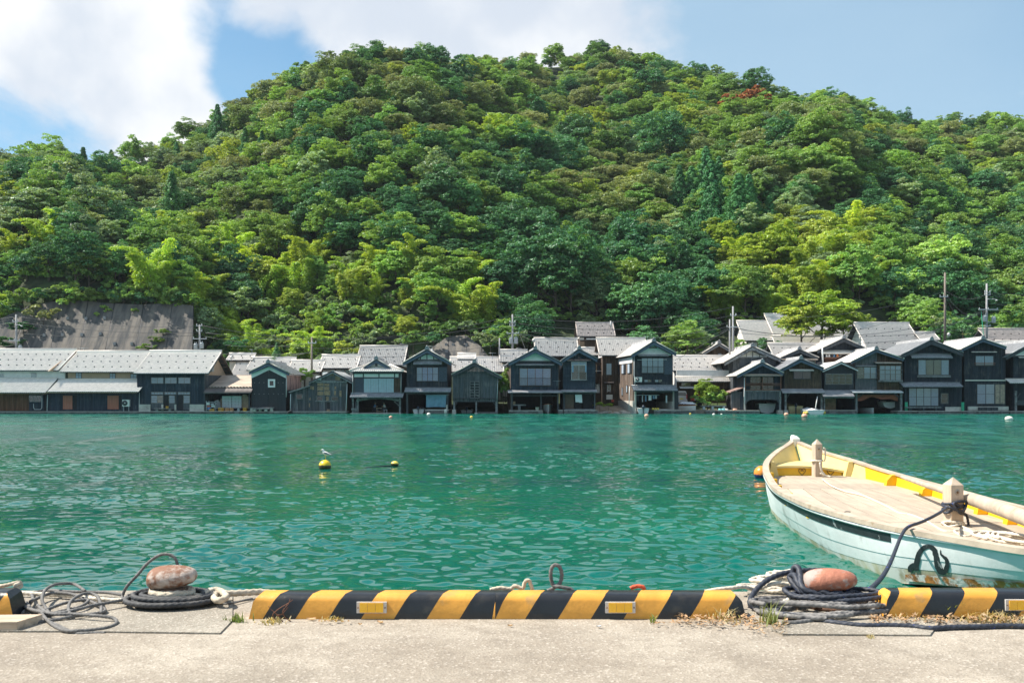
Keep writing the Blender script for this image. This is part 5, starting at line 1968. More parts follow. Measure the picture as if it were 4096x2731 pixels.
def laundry_house():
 h = House('boathouse', 'tall boathouse with white gable, curtained balcony window and laundry below', 2612, 110.0, rot=6.5, cat='boathouse')
 h.gable_roof((2522, 1420), (2612, 1365), (2704, 1413), 10.5, .75, 'tile_grey')
 h.front(2531, 2694, 'gable', 1548, 'wood_black')
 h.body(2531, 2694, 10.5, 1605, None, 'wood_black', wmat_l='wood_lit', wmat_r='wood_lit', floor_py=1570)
 h.gable_panel(.2, 1416, 'plaster_white', studs=(2609,), studmat='plaster_white', y=-.05)
 h.box('gable_vent', 'frame_brown', 2594, 2626, 1388, 1393, -.12, -.06)
 h.box('wall_lamp', 'appliance_white', 2612, 2619, 1401, 1408, -.16, -.06)
 h.pent(2550, 2675, 1417, 1424, .5, 'tin_grey', tin=True, name='window_hood')
 h.window(2564, 2656, 1431, 1493, 4, 1, 'curtain_white', 'frame_dark', rail='frame_dark')
 h.pipe([(2545, 1440), (2665, 1438)], .025, 'pipe_white', 'laundry_pole', -.4)
 for i in range(17):
  py = 1431 + i * 3.9
  h.box('louvre_slat', 'shutter_navy', 2657, 2692, py, py + 3.3, -.07 - .004 * (i % 2), -.015)
 for a in (2575, 2618):
  h.window(a, a + 31, 1517, 1529, 2, 1, ['frosted', None], 'frame_dark')
 h.pent(2528, 2710, 1544, 1563, .95, 'tile_dark')
 for px in (2539, 2696):
  h.post(px, 1563, 1640, .2, -.06, 'pale_concrete')
 h.beam(2536, 2698, 1568, .16, 0)
 b = MB().box(h.x(2531) - .06, h.x(2531) + .1, -.05, 10.5, -.3, h.z(1603))
 h.part(b, 'plinth', 'pale_concrete')
 h.part(MB().box(h.x(2531) - .02, h.x(2531) + .3, -.3, .05, -.3, h.z(1640)), 'footing', 'pale_concrete')
 h.part(MB().box(h.x(2692), h.x(2698), 0, 10, -.3, h.z(1605)), 'plinth', 'pale_concrete')
 x = h.x(2531)
 h.part(MB().box(x - .045, x - .0, .3, 9.8, h.z(1450), h.z(1428)), 'plaster_band', 'plaster_white')
 for y0 in (.6, 3.6, 6.8):
  w = h.part(MB().box(x - .06, x - .005, y0, y0 + 1.9, h.z(1492), h.z(1452)), 'window', 'frame_dark')
  h.part(MB().box(x - .075, x - .061, y0 + .9, y0 + 1.8, h.z(1490), h.z(1454)), 'screen', 'curtain_white', w)
 for y0, a, b_, w_ in ((2.6, 1540, 1570, .7), (5.0, 1548, 1582, .5), (7.8, 1540, 1565, 1.2)):
  w = h.part(MB().box(x - .06, x - .005, y0, y0 + w_, h.z(b_), h.z(a)), 'window', 'frame_dark')
  h.part(MB().box(x - .075, x - .061, y0 + .05, y0 + w_ * .6, h.z(b_) + .05, h.z(a) - .05), 'screen', 'curtain_white', w)
 h.box('inner_floor', 'pale_concrete', 2620, 2698, 1636, 1660, .1, 8)
 garage(h, 2534, 2694, 1562, 1664, 7)
 h.pipe([(2534, 1425), (2534, 1500), (2538, 1545)], .035)
 h.pipe([(2519, 1545), (2516, 1640)], .035, y=.3)
 h.part(MB().tube([(h.x(2536), -.1, h.z(1580)), (h.x(2640), .0, h.z(1579))], .02, 6), 'clothes_rail', 'pipe_white')

def porch_house():
 p = House('boathouse', 'tall grey plank boathouse with white striped gable behind the glazed porch', 3012, 115.0, cat='boathouse')
 p.gable_roof((2898, 1450), (3010, 1385), (3124, 1437), 8, .7, 'tile_grey', barge='beam_grey', bw=.3)
 p.front(2932, 3104, 'gable', 1630, 'wood_grey')
 p.body(2932, 3104, 8, 1630, None, 'wood_grey')
 p.gable_panel(.35, 1427, 'plaster_cream', studs=(2985, 3010, 3038), y=-.06, studmat='beam_grey')
 p.panel(2960, 3066, 1424, 1429, 'plaster_white', y=-.07)
 h = House('boathouse', 'low boathouse with glazed porch, brown rails and silver edged roof', 3050, 110.0, cat='boathouse')
 h.gable_roof((2949, 1502), (3049, 1449), (3133, 1492), 5.0, .6, 'tile_grey', barge='barge_blue', bw=.22)
 h.front(2976, 3125, 'gable', 1497, 'wood_navy')
 h.front(2978, 3122, 1566, 1597, 'wood_grey', seed=2)
 h.body(2976, 3124, 5, 1668, None, 'wood_navy', floor_py=1600)
 h.pent(2973, 3130, 1495, 1503, .5, 'tin_tan', tin=True, name='window_hood')
 h.front(2980, 3003, 1504, 1566, 'wood_navy', y=.3, seed=5)
 h.window(3003, 3097, 1506, 1533, 4, 1, None, 'frame_brown', y=.35, glass='dark_glass', name='porch_window')
 h.window(3003, 3097, 1540, 1562, 4, 1, None, 'frame_brown', y=.35, glass='dark_glass', name='porch_window')
 h.front(3097, 3122, 1504, 1566, 'wood_navy', y=.3, seed=6)
 for py in (1534, 1541, 1559.5):
  h.beam(2980, 3124, py, .07, -.06, 'rail_red', 'rail')
 for px in (2981, 3050, 3123):
  h.post(px, 1503, 1566, .08, -.06, 'rail_red')
 h.beam(2978, 3125, 1564, .1, -.1, 'green_mesh' if False else 'beam_grey', 'porch_sill')
 b = MB()
 for sx, px in ((1, 2984), (-1, 3118)):
  pts = [(h.x(px), h.z(1597)), (h.x(px) + sx * .75, h.z(1597)), (h.x(px) + sx * .35, h.z(1601)), (h.x(px) + sx * .1, h.z(1608)), (h.x(px), h.z(1618))]
  b.prism(pts if sx < 0 else pts[::-1], -.02, .08)
 h.part(b, 'arch_corner', 'wood_grey')
 for px in (2979, 3120):
  h.post(px, 1566, 1662, .2, -.08, 'beam_grey')
 h.brace(3104, 1598, 3118, 1612, .1)
 h.pipe([(2977, 1510), (2976, 1636)], .05)
 h.box('footing', 'stone_pale', 3110, 3128, 1640, 1664, -.4, .4)
 garage(h, 2976, 3124, 1597, 1664, 4.9)
 h.front(2930, 2974, 1566, 1636, 'wood_grey', y=.6, seed=7)
 h.part(MB().prism([(h.x(2926), h.z(1570)), (h.x(2976), h.z(1553)), (h.x(2976), h.z(1549)), (h.x(2926), h.z(1566))], .2, 3.5), 'lean_to_roof', 'rust_sheet')
 h.part(MB().box(h.x(2932), h.x(2974), .8, 3.5, h.z(1640), h.z(1568)), 'lean_to_core', 'dark_room')

def brown_plank_house():
 b_ = House('house', 'dark gabled house with second storey balcony behind the brown plank boathouse', 3200, 116.0, cat='house')
 b_.gable_roof((3125, 1430), (3198, 1397), (3273, 1430), 7, .7, 'tile_grey', barge='beam_wood')
 b_.front(3135, 3268, 'gable', 1600, 'wood_black')
 b_.body(3135, 3268, 7, 1620, None, 'wood_black')
 b_.pent(3128, 3271, 1431, 1439, .9, 'tin_tan', tin=True, name='awning')
 b_.window(3136, 3262, 1442, 1462, 5, 1, ['curtain_white', None, 'curtain_pale', None, None], 'frame_brown', glass='dark_glass')
 h = House('boathouse', 'brown plank boathouse with one wide two-light window and a boat below', 3205, 110.0, cat='boathouse')
 h.gable_roof((3121, 1480), (3204, 1435), (3294, 1473), 6, .6, 'tile_dark', barge='barge_blue', bw=.24)
 h.front(3136, 3288, 'gable', 1556, 'wood_brown')
 h.body(3136, 3288, 6, 1668, None, 'wood_black', floor_py=1574)
 h.pent(3158, 3256, 1476, 1483, .45, 'tin_white', tin=True, name='window_hood')
 h.window(3174, 3243, 1483, 1516, 2, 1, ['frosted', 'frosted'], 'frame_dark', glass='dark_glass')
 h.pent(3130, 3301, 1554, 1572, .95, 'tin_grey', tin=True)
 for px in (3142, 3286):
  h.post(px, 1570, 1640, .2, -.06, 'beam_grey')
 h.brace(3148, 1590, 3158, 1574, .1)
 h.brace(3280, 1590, 3268, 1574, .1)
 h.box('footing', 'stone_pale', 3133, 3149, 1640, 1664, -.4, .3)
 garage(h, 3136, 3288, 1572, 1664, 5.8)

def navy_house():
 t = House('house', 'dark gabled house with white awning and brown slatted balcony', 3370, 117.0, cat='house')
 t.gable_roof((3270, 1402), (3376, 1352), (3464, 1394), 8, .8, 'tile_grey', barge='beam_wood', bw=.3)
 t.front(3290, 3452, 'gable', 1600, 'wood_black')
 t.body(3290, 3452, 8, 1620, None, 'wood_black')
 t.pent(3286, 3441, 1400, 1415, 1.0, 'tin_white', tin=True, name='awning')
 t.window(3292, 3440, 1416, 1431, 5, 1, [None, None, None, None, 'curtain_white'], 'frame_brown', glass='dark_glass')
 for i in range(32):
  px = 3293 + i * 3.8
  t.box('slat', 'wood_red', px, px + 2.6, 1433, 1468, -.55 + .01 * (i % 3), -.5)
 t.beam(3292, 3415, 1432, .1, -.55, 'rail_red', 'rail')
 for i, (px, m) in enumerate(((3298, 'cloth_white'), (3308, 'cloth_white'), (3316, 'cloth_dark'), (3328, 'cloth_blue'), (3341, 'cloth_orange'), (3400, 'cloth_dark'))):
  g = MB().prism([(t.x(px), t.z(1428)), (t.x(px + 7), t.z(1428)), (t.x(px + 5), t.z(1416)), (t.x(px + 2), t.z(1416))], -.52, -.47).build('hung_garment', m)
  g.location = t.root.location
  tag(g, ('white shirt', 'second white shirt', 'dark shirt', 'blue shirt', 'orange shirt', 'dark trousers')[i] + ' hung under the white awning', 'garment', 'washing under the white awning')
 t.part(MB().tube([(t.x(3276), -1.2, t.z(1380)), (t.x(3279), -1.2, t.z(1466))], .09, 8), 'drain_pipe', 'pipe_white')
 h = House('boathouse', 'navy boathouse with tin roof, grid window and deep sheet awning', 3357, 110.0, cat='boathouse')
 h.gable_roof((3290, 1482), (3366, 1446), (3432, 1478), 6, .45, 'tin_light', tin=True, barge='tin_light', bw=.12)
 h.front(3296, 3416, 'gable', 1562, 'kura_black', w=.5, var=.1)
 h.body(3296, 3416, 6, 1650, None, 'wood_black', floor_py=1585)
 h.window(3301, 3409, 1494, 1538, 4, 3, None, 'frame_wood', glass='dark_glass')
 h.pent(3293, 3419, 1560, 1587, 1.3, 'tin_grey', tin=True)
 h.beam(3296, 3416, 1590, .16, -.02, 'beam_grey')
 h.post(3297, 1588, 1640, .16, -.05, 'beam_grey')
 h.box('inner_wall', 'board_patch', 3316, 3362, 1590, 1640, 1.6, 1.65)
 h.box('inner_floor', 'dark_room', 3298, 3416, 1639.5, 1655, .2, 5)
 garage(h, 3296, 3416, 1586, 1650, 5)

def orange_tarp_house():
 h = House('boathouse', 'grey panelled boathouse with boxed bay window and orange tarp below', 3512, 110.0, cat='boathouse')
 h.gable_roof((3405, 1447), (3505, 1397), (3615, 1436), 7.5, .6, 'tile_silver', barge='barge_blue', bw=.18)
 h.front(3421, 3508, 'gable', 1562, 'wood_grey', w=.85, var=.12)
 h.front(3508, 3610, 'gable', 1562, 'wood_brown', seed=2, w=.2)
 h.body(3421, 3610, 7.5, 1668, None, 'wood_grey', floor_py=1578)
 h.pent(3422, 3508, 1461, 1465, .3, 'tin_grey', tin=True, name='window_hood')
 h.window(3427, 3508, 1467, 1515, 3, 1, [None, 'curtain_white', 'curtain_white'], 'frame_brown', rail='frame_wood')
 h.pent(3503, 3606, 1448, 1453, .75, 'tin_tan', tin=True, name='bay_roof')
 h.box('bay_box', 'wood_brown', 3508, 3598, 1456, 1526, -.5, -.012)
 h.window(3510, 3597, 1462, 1523, 4, 1, 'curtain_white', 'frame_brown', y=-.505, rail='frame_wood')
 h.beam(3506, 3601, 1480, .06, -.75, 'beam_grey', 'bay_rail')
 h.box('bay_sill', 'beam_grey', 3507, 3600, 1520, 1527, -.85, -.52)
 h.pent(3410, 3614, 1560, 1571, .9, 'tin_light', tin=True)
 for px in (3425, 3604):
  h.post(px, 1570, 1650, .22, -.06, 'beam_grey')
 h.brace(3432, 1590, 3452, 1574, .1)
 h.brace(3596, 1590, 3578, 1574, .1)
 garage(h, 3421, 3610, 1570, 1668, 6.5)
 m, n = 20, 8
 V = []
 for j in range(n + 1):
  for i in range(m + 1):
   fx, fz = i / m, j / n
   dip = 30 - 12 * math.sin(math.pi * min(1, fx * 1.1)) + 4 * math.sin(fx * 13)
   V.append((h.x(3431 + 165 * fx), .3 + .08 * math.sin(fx * 11 + fz * 3), h.z(1573 + dip * fz)))
 t = put('hanging_tarp', np_mesh('hanging_tarp', np.array(V), grid_faces(n + 1, m + 1), 'tarp_red', smooth=True))
 t.location = h.root.location
 tag(t, 'rust orange tarp rolled under the boathouse awning', 'tarp')

def wide_black_house():
 h = House('boathouse', 'wide black plank boathouse with two tile eaves and sliding doors', 3730, 110.0, cat='boathouse')
 h.gable_roof((3606, 1420), (3726, 1360), (3852, 1411), 9, .75, 'tile_dark', barge='beam_wood', bw=.34)
 h.front(3618, 3848, 'gable', 1640, 'wood_black')
 h.body(3618, 3848, 9, 1645, None, 'wood_black')
 h.pent(3647, 3812, 1418, 1433, .6, 'tile_dark')
 h.window(3671, 3796, 1438, 1500, 4, 1, ['curtain_pale', None, None, 'curtain_pale'], 'frame_dark', sill=True)
 h.box('ledge', 'beam_grey', 3668, 3800, 1503, 1509, -.22, -.015)
 h.pent(3612, 3853, 1533, 1548, .95, 'tile_dark')
 h.window(3634, 3754, 1551, 1624, 4, 2, ['curtain_pale', 'frosted', 'frosted', 'curtain_pale'], 'frame_dark', name='sliding_door')
 h.window(3762, 3792, 1572, 1614, 1, 2, None, 'frame_wood', glass='dark_glass')
 h.box('plinth', 'pale_concrete', 3780, 3846, 1627, 1643, -.1, -.012)
 for px in (3616, 3841):
  h.box('corner_net', 'green_mesh', px, px + 11, 1608, 1642, -.3, -.22)
 b = House('bench', 'long grey plank bench in front of the sliding doors', 3690, 109.5, cat='bench')
 b.box('seat', 'beam_grey', 3621, 3762, 1627, 1631, -.25, .15)
 for px in (3640, 3692, 3742):
  b.box('leg', 'beam_wood', px - 3, px + 3, 1631.2, 1643, -.2, .1)

def narrow_black_house():
 h = House('boathouse', 'narrow black plank boathouse with pale curtains and tiled gable roof', 3938, 110.0, cat='boathouse')
 h.gable_roof((3848, 1396), (3932, 1355), (4025, 1389), 9, .7, 'tile_grey', barge='barge_blue', bw=.2)
 h.front(3858, 4022, 'gable', 1640, 'wood_black')
 h.body(3858, 4022, 9, 1645, None, 'wood_black')
 h.pent(3886, 3988, 1406, 1409, .35, 'tin_white', tin=True, name='window_hood')
 h.window(3900, 3974, 1422, 1463, 2, 1, 'curtain_pale', 'frame_dark')
 for py in (1452, 1458):
  h.beam(3895, 3977, py, .05, -.24, 'rail_red', 'rail')
 h.beam(3860, 4028, 1521, .12, -.1, 'tin_white', 'string_course')
 h.window(3906, 3978, 1535, 1616, 2, 2, ['curtain_pale', 'curtain_white'], 'frame_dark', name='sliding_door')
 h.window(3978, 4020, 1535, 1616, 2, 1, ['board_patch', 'board_patch'], 'frame_dark', name='sliding_door')
 h.box('plinth', 'pale_concrete', 3870, 4030, 1625, 1640, -.25, -.012)
 for i in range(8):
  h.box('duckboard_slat', 'beam_wood', 3907 + i * 9.5, 3914 + i * 9.5, 1628, 1642, -.7, -.26)

def last_house():
 h = House('boathouse', 'easternmost boathouse cut by the picture edge, white gable panel', 4140, 110.0, cat='boathouse')
 h.gable_roof((4024, 1428), (4140, 1365), (4260, 1428), 8, .7, 'tile_dark', barge='beam_wood')
 h.front(4054, 4240, 'gable', 1600, 'wood_black')
 h.body(4054, 4240, 8, 1645, None, 'wood_black', floor_py=1560)
 h.gable_panel(.2, 1422, 'plaster_white', y=-.05)
 h.pent(4076, 4200, 1426, 1431, .4, 'tin_white', tin=True, name='window_hood')
 h.pent(4038, 4250, 1518, 1533, .95, 'tile_grey')
 h.front(4058, 4240, 1536, 1562, 'wood_grey', y=.02, seed=3)
 for px in (4062, 4130):
  h.post(px, 1562, 1645, .2, -.1, 'beam_grey')
 h.box('panel', 'wood_grey', 4068, 4128, 1575, 1620, .2, .25)
 h.brace(4064, 1600, 4080, 1572, .1)
 garage(h, 4056, 4240, 1560, 1645, 5)

for fn in (house_white, house_beige, house_big, lean_to, kura, ramshackle, tea_room, blue_tarp_house, lattice_house, blue_curtain_house, clapboard_house, brown_back_house, laundry_house,
   porch_house, brown_plank_house, navy_house, orange_tarp_house, wide_black_house, narrow_black_house, last_house):
 fn()
air_conditioner(493, 521, 1598, 1625, 109.9, 'white air conditioner on legs before the beige walled house', 1644)
air_conditioner(2538, 2567, 1508, 1527, 109.6, 'white air conditioner on the wall above the laundry')

# ------------------------------------------------------------------ second row
def back_house(label, ridge_py, eave, Y, run=3.2, tiles='tile_silver', wall='plaster_cream', base_py=1560, guards=2, posts=(), gable=0, windows=()):
 px0, px1, py = eave
 h = House('house', label, (px0 + px1) / 2, Y, group='houses of the second row')
 h.long_roof((0, 0, ridge_py), eave, run, tiles, guards, y_eave=-.5)
 x0, x1 = h.x(px0) + .4, h.x(px1) - .4
 ez = h.lr[2]
 h.part(MB().box(x0, x1, 0, 2 * h.lr[4], h.z(base_py), ez - .05), 'wall', wall)
 for px in posts:
  h.post(px, py, base_py, .12, -.03, 'frame_brown')
 for w in windows:
  h.window(*w)
 h.beam(px0 + 10, px1 - 10, py + 5, .12, -.05, 'frame_brown', 'eave_beam')
 for sgn in (-1, 1):
  ex0, ex1, ez, rz_, yr, ye = h.lr
  xx = x0 + .03 if sgn < 0 else x1 - .03
  h.part(MB().prismx([(0.05, ez - .06), (2 * yr - .05, ez - .06), (yr, rz_ - .2)], xx - .04, xx + .04), 'gable_wall', 'plaster_white')
 return h

back_house('small silver roofed house behind the lean-to, satellite dish above', 1421, (905, 1010, 1440), 123, 1.5, base_py=1600)
back_house('low silver roofed house just behind the lean-to roof', 1440, (925, 1030, 1500), 121, 3.0, base_py=1600)
back_house('silver roofed house behind the black storehouse', 1437, (985, 1166, 1480), 121, 2.6, base_py=1600)
back_house('low silver roofed house with dark lattice windows behind the plank house', 1449, (1150, 1284, 1487), 120, 2.4, base_py=1600, posts=(1185, 1220), windows=((1186, 1215, 1496, 1520, 2, 2, None, 'frame_dark'),))
back_house('cream walled house with silver roof and timber posts behind the plank house', 1427, (1272, 1428, 1472), 121, 2.8, base_py=1600, posts=(1290, 1342, 1380), windows=((1362, 1398, 1477, 1500, 2, 1, None, 'frame_brown'),))
back_house('tall house with square silver roof behind the tea room', 1391, (1421, 1616, 1460), 122, 4.0, 'tile_grey', 'wood_brown', 1600, 4)
back_house('wide silver roofed house behind the lattice windowed boathouse', 1436, (1795, 2015, 1487), 120, 3.0, base_py=1600)
back_house('small raised roof lantern behind the lattice windowed boathouse', 1421, (1830, 1902, 1436), 122.5, 1.2, base_py=1450, guards=0)
back_house('low grey roofed house behind the gap with greenery', 1407, (1998, 2110, 1447), 121, 2.5, 'tile_grey', base_py=1600)
back_house('grey roofed house behind the boathouse with blue curtains', 1360, (2140, 2316, 1424), 122, 3.6, 'tile_grey', 'wood_brown', 1600, 3)
back_house('small grey roof ridge between the clapboard boathouse and the brown house', 1398, (2330, 2392, 1420), 123, 1.5, 'tile_grey', base_py=1600, guards=0)
back_house('long white walled house with silver roof behind the courtyard tree', 1430, (2684, 2950, 1482), 121, 3.2, 'tile_silver', 'plaster_white', 1600, 3)
back_house('silver roofed wing behind the tall grey plank boathouse', 1290, (2976, 3110, 1362), 139, 4.6, 'tile_silver', 'plaster_white', 1460, 0, posts=(2990, 3030, 3060))
back_house('grand silver roofed hall half hidden by the pale green tree', 1262, (3098, 3490, 1350), 139.5, 5.6, 'tile_silver', 'plaster_white', 1460, 0)
back_house('lower silver eave under the grand hall roof', 1350, (3098, 3480, 1372), 138, 1.4, 'tile_silver', 'plaster_white', 1460, 0)
back_house('silver blue roofed house behind the balcony houses', 1380, (3098, 3330, 1430), 121.5, 3.2, 'tile_grey', 'wood_brown', 1600, 2)
back_house('tall silver blue square roof behind the house with orange tarp', 1298, (3470, 3700, 1396), 123, 5.0, 'tile_grey', 'wood_brown', 1600, 3)
back_house('small grey roof behind the wide black boathouse', 1336, (3680, 3760, 1360), 124, 1.6, 'tile_grey', 'plaster_cream', 1600, 0)
back_house('plum grey roofed house beside the tall utility pole', 1322, (3968, 4200, 1378), 124, 3.6, 'tile_brown', 'wood_brown', 1600, 2)
back_house('lower grey roof before the plum grey roofed house', 1372, (4010, 4220, 1398), 121, 1.8, 'tile_grey', 'plaster_cream', 1600, 0)

def hillside_house():
 h = House('house', 'house above the village with brown tiled roof and white gable', 2350, 131.0)
 h.long_roof((0, 0, 1297), (2310, 2462, 1345), 3.4, 'tile_brown', 3, y_eave=-.5)
 ex0, ex1, ez, rz_, yr, ye = h.lr
 x0 = ex0 + .4
 h.part(MB().prismx([(0.05, ez - .06), (2 * yr - .05, ez - .06), (yr, rz_ - .2)], x0 - .04, x0 + .04), 'gable_wall', 'plaster_white')
 h.boards((x0 - .05, 0, 0), (0, -1, 0), (-1, 0, 0), -2 * yr, 0, h.z(1440), ez - .1, 'wood_lit', name='side_wall')
 h.part(MB().box(x0, h.x(2452), 0, 2 * yr, h.z(1440), ez - .05), 'wall', 'wood_brown')
 h.panel(2318, 2336, 1350, 1360, 'plaster_white')
 h.panel(2405, 2440, 1350, 1358, 'plaster_white')
 h.pent(2345, 2420, 1352, 1357, .6, 'tin_light', tin=True, name='porch_roof')
 h.box('door', 'board_patch', 2318, 2338, 1366, 1392, -.04, -.012)
 h.part(MB().beam((ex0 + .05, ye, ez - .1), (ex0 + .05, yr, rz_ - .12), .06, .2, (1, 0, 0)), 'bargeboard', 'wood_lit')
 h.part(MB().beam((ex0 + .05, 2 * yr - ye, ez - .1), (ex0 + .05, yr, rz_ - .12), .06, .2, (1, 0, 0)), 'bargeboard', 'wood_lit')
 w = h.part(MB().box(x0 - .09, x0 - .05, yr - .8, yr + .8, h.z(1334), h.z(1316)), 'window', 'frame_dark')
 for d in (-.7, .05):
  h.part(MB().box(x0 - .10, x0 - .091, yr + d, yr + d + .62, h.z(1333), h.z(1318)), 'pane', 'frosted', w)
 h.part(MB().tube([(h.x(2446), 1.0, rz_ - .5), (h.x(2446), 1.0, rz_ + .3)], .1, 8), 'chimney', 'tin_light')

def shrine():
 h = House('shrine', 'small weathered wooden shrine with curved gable roof above the courtyard', 2880, 126.0, cat='shrine')
 h.gable_roof((2812, 1412), (2877, 1372), (2928, 1404), 4, .5, 'tile_silver', barge='beam_grey', bw=.24)
 h.front(2850, 2912, 'gable', 1430, 'wood_brown')
 h.body(2850, 2912, 4, 1470, None, 'wood_brown')
 h.window(2872, 2886, 1413, 1424, 2, 1, 'frosted', 'frame_wood')

def van_porch():
 h = House('wall', 'white plaster wall with tiled eave behind the courtyard van', 2810, 117.0, cat='wall')
 h.box('wall', 'plaster_white', 2708, 2925, 1480, 1510, .3, .5)
 h.pent(2706, 2928, 1509, 1527, .9, 'tile_silver', y=.28)
 h.box('timber_front', 'wood_brown', 2710, 2920, 1529, 1612, .3, .5)
 h.window(2726, 2766, 1530, 1547, 2, 1, ['board_patch', 'board_patch'], 'frame_brown', y=.29)
 h.pent(2720, 2860, 1545, 1553, .8, 'tin_light', y=.1, tin=True, name='carport_roof')

hillside_house()
shrine()
van_porch()

# ------------------------------------------------------------------ quay details: coping pads, wheel stops
def pt(px, py, z):
 """Point on the level z that shows at the photo position."""
 Y = F * (CZ - z) / (py - HY)
 return Vector((X(px, Y), Y, z))

def painted(name, col, rough, wear, coat=0.0, wmask=(0.62, 0.72), wscale=6.0, bump=0.002):
 m = material(name, col, rough, 0.12, 8.0, bump, 30.0, col2=wear, mask=wmask, mscale=wscale, coat=coat)
 return m

painted('stop_yellow', (0.72, 0.340, 0.050), 0.42, (0.46, 0.27, 0.10), wmask=(0.58, 0.72))
painted('stop_black', (0.018, 0.020, 0.024), 0.30, (0.055, 0.050, 0.042), wmask=(0.55, 0.8))
material('reflector_amber', (1.0, 0.50, 0.0), 0.15, 0.05, 20.0, 0.001, 60.0, coat=1.0)
material('reflector_frame', (0.60, 0.57, 0.54), 0.4, 0.08)
material('bollard_rust', (0.46, 0.385, 0.335), 0.7, 0.2, 14.0, 0.006, 30.0, col2=(0.22, 0.095, 0.05), mask=(0.40, 0.54), mscale=10.0)
material('bollard_orange', (0.40, 0.155, 0.095), 0.65, 0.35, 10.0, 0.006, 26.0, col2=(0.36, 0.30, 0.265), mask=(0.47, 0.56), mscale=8.0)
material('bollard_neck', (0.20, 0.11, 0.075), 0.85, 0.4, 20.0, 0.004)
material('rope_white', (0.62, 0.56, 0.46), 0.9, 0.2, 40.0)
material('rope_tan', (0.52, 0.45, 0.35), 0.9, 0.25, 40.0)
material('rope_black', (0.040, 0.042, 0.046), 0.7, 0.3, 30.0, col2=(0.11, 0.105, 0.10), mask=(0.5, 0.65), mscale=10.0)
material('rope_grey', (0.155, 0.150, 0.145), 0.85, 0.3, 30.0)
material('rope_worn', (0.22, 0.21, 0.20), 0.85, 0.35, 24.0, col2=(0.06, 0.06, 0.065), mask=(0.5, 0.6), mscale=9.0)
material('rope_navy', (0.030, 0.036, 0.052), 0.6, 0.3, 30.0, col2=(0.030, 0.075, 0.42), mask=(0.635, 0.66), mscale=16.0)
material('rope_red', (0.62, 0.11, 0.05), 0.9, 0.2, 30.0)
material('old_timber', (0.48, 0.38, 0.28), 0.85, 0.25, 6.0, 0.003, 30.0, stretch=(0.4, 3, 3), col2=(0.30, 0.23, 0.17), mask=(0.55, 0.7))
leaf_material('dry_grass', (0.50, 0.40, 0.20), (0.56, 0.47, 0.26), 0.15, 0.3, 0.02)
leaf_material('green_blade', (0.22, 0.30, 0.10), (0.34, 0.36, 0.14), 0.15, 0.4, 0.02)
leaf_material('fallen_leaf', (0.50, 0.31, 0.17), (0.58, 0.40, 0.25), 0.2, 0.15, 0.03)
material('dry_twig', (0.20, 0.085, 0.05), 0.9, 0.3)

for poly, lab in ((((300, 2528), (880, 2536), (930, 2484), (930, 2420), (930, 2366), (-400, 2366), (-400, 2528)), 'raised concrete pad round the rusty bollard'),
     (((3130, 2540), (3720, 2544), (3760, 2490), (3760, 2366), (2990, 2366), (2990, 2480)), 'raised concrete pad round the orange bollard')):
 P = [pt(a, b, QZ) for a, b in poly]
 o = MB().prismz([(p.x, min(p.y, QY - 0.004)) for p in P], QZ - 0.05, QZ + 0.008).build('coping', 'coping_concrete', kind='structure')
 o['label'] = lab

KY0, KH = 4.885, 0.118                               # front foot of the wheel stops and their height
PROFILE = [(0.0, 0.0), (0.004, 0.085), (0.012, 0.100), (0.026, 0.111), (0.042, 0.117), (0.125, 0.118), (0.140, 0.112), (0.148, 0.098), (0.150, 0.0)]   # (depth, height)

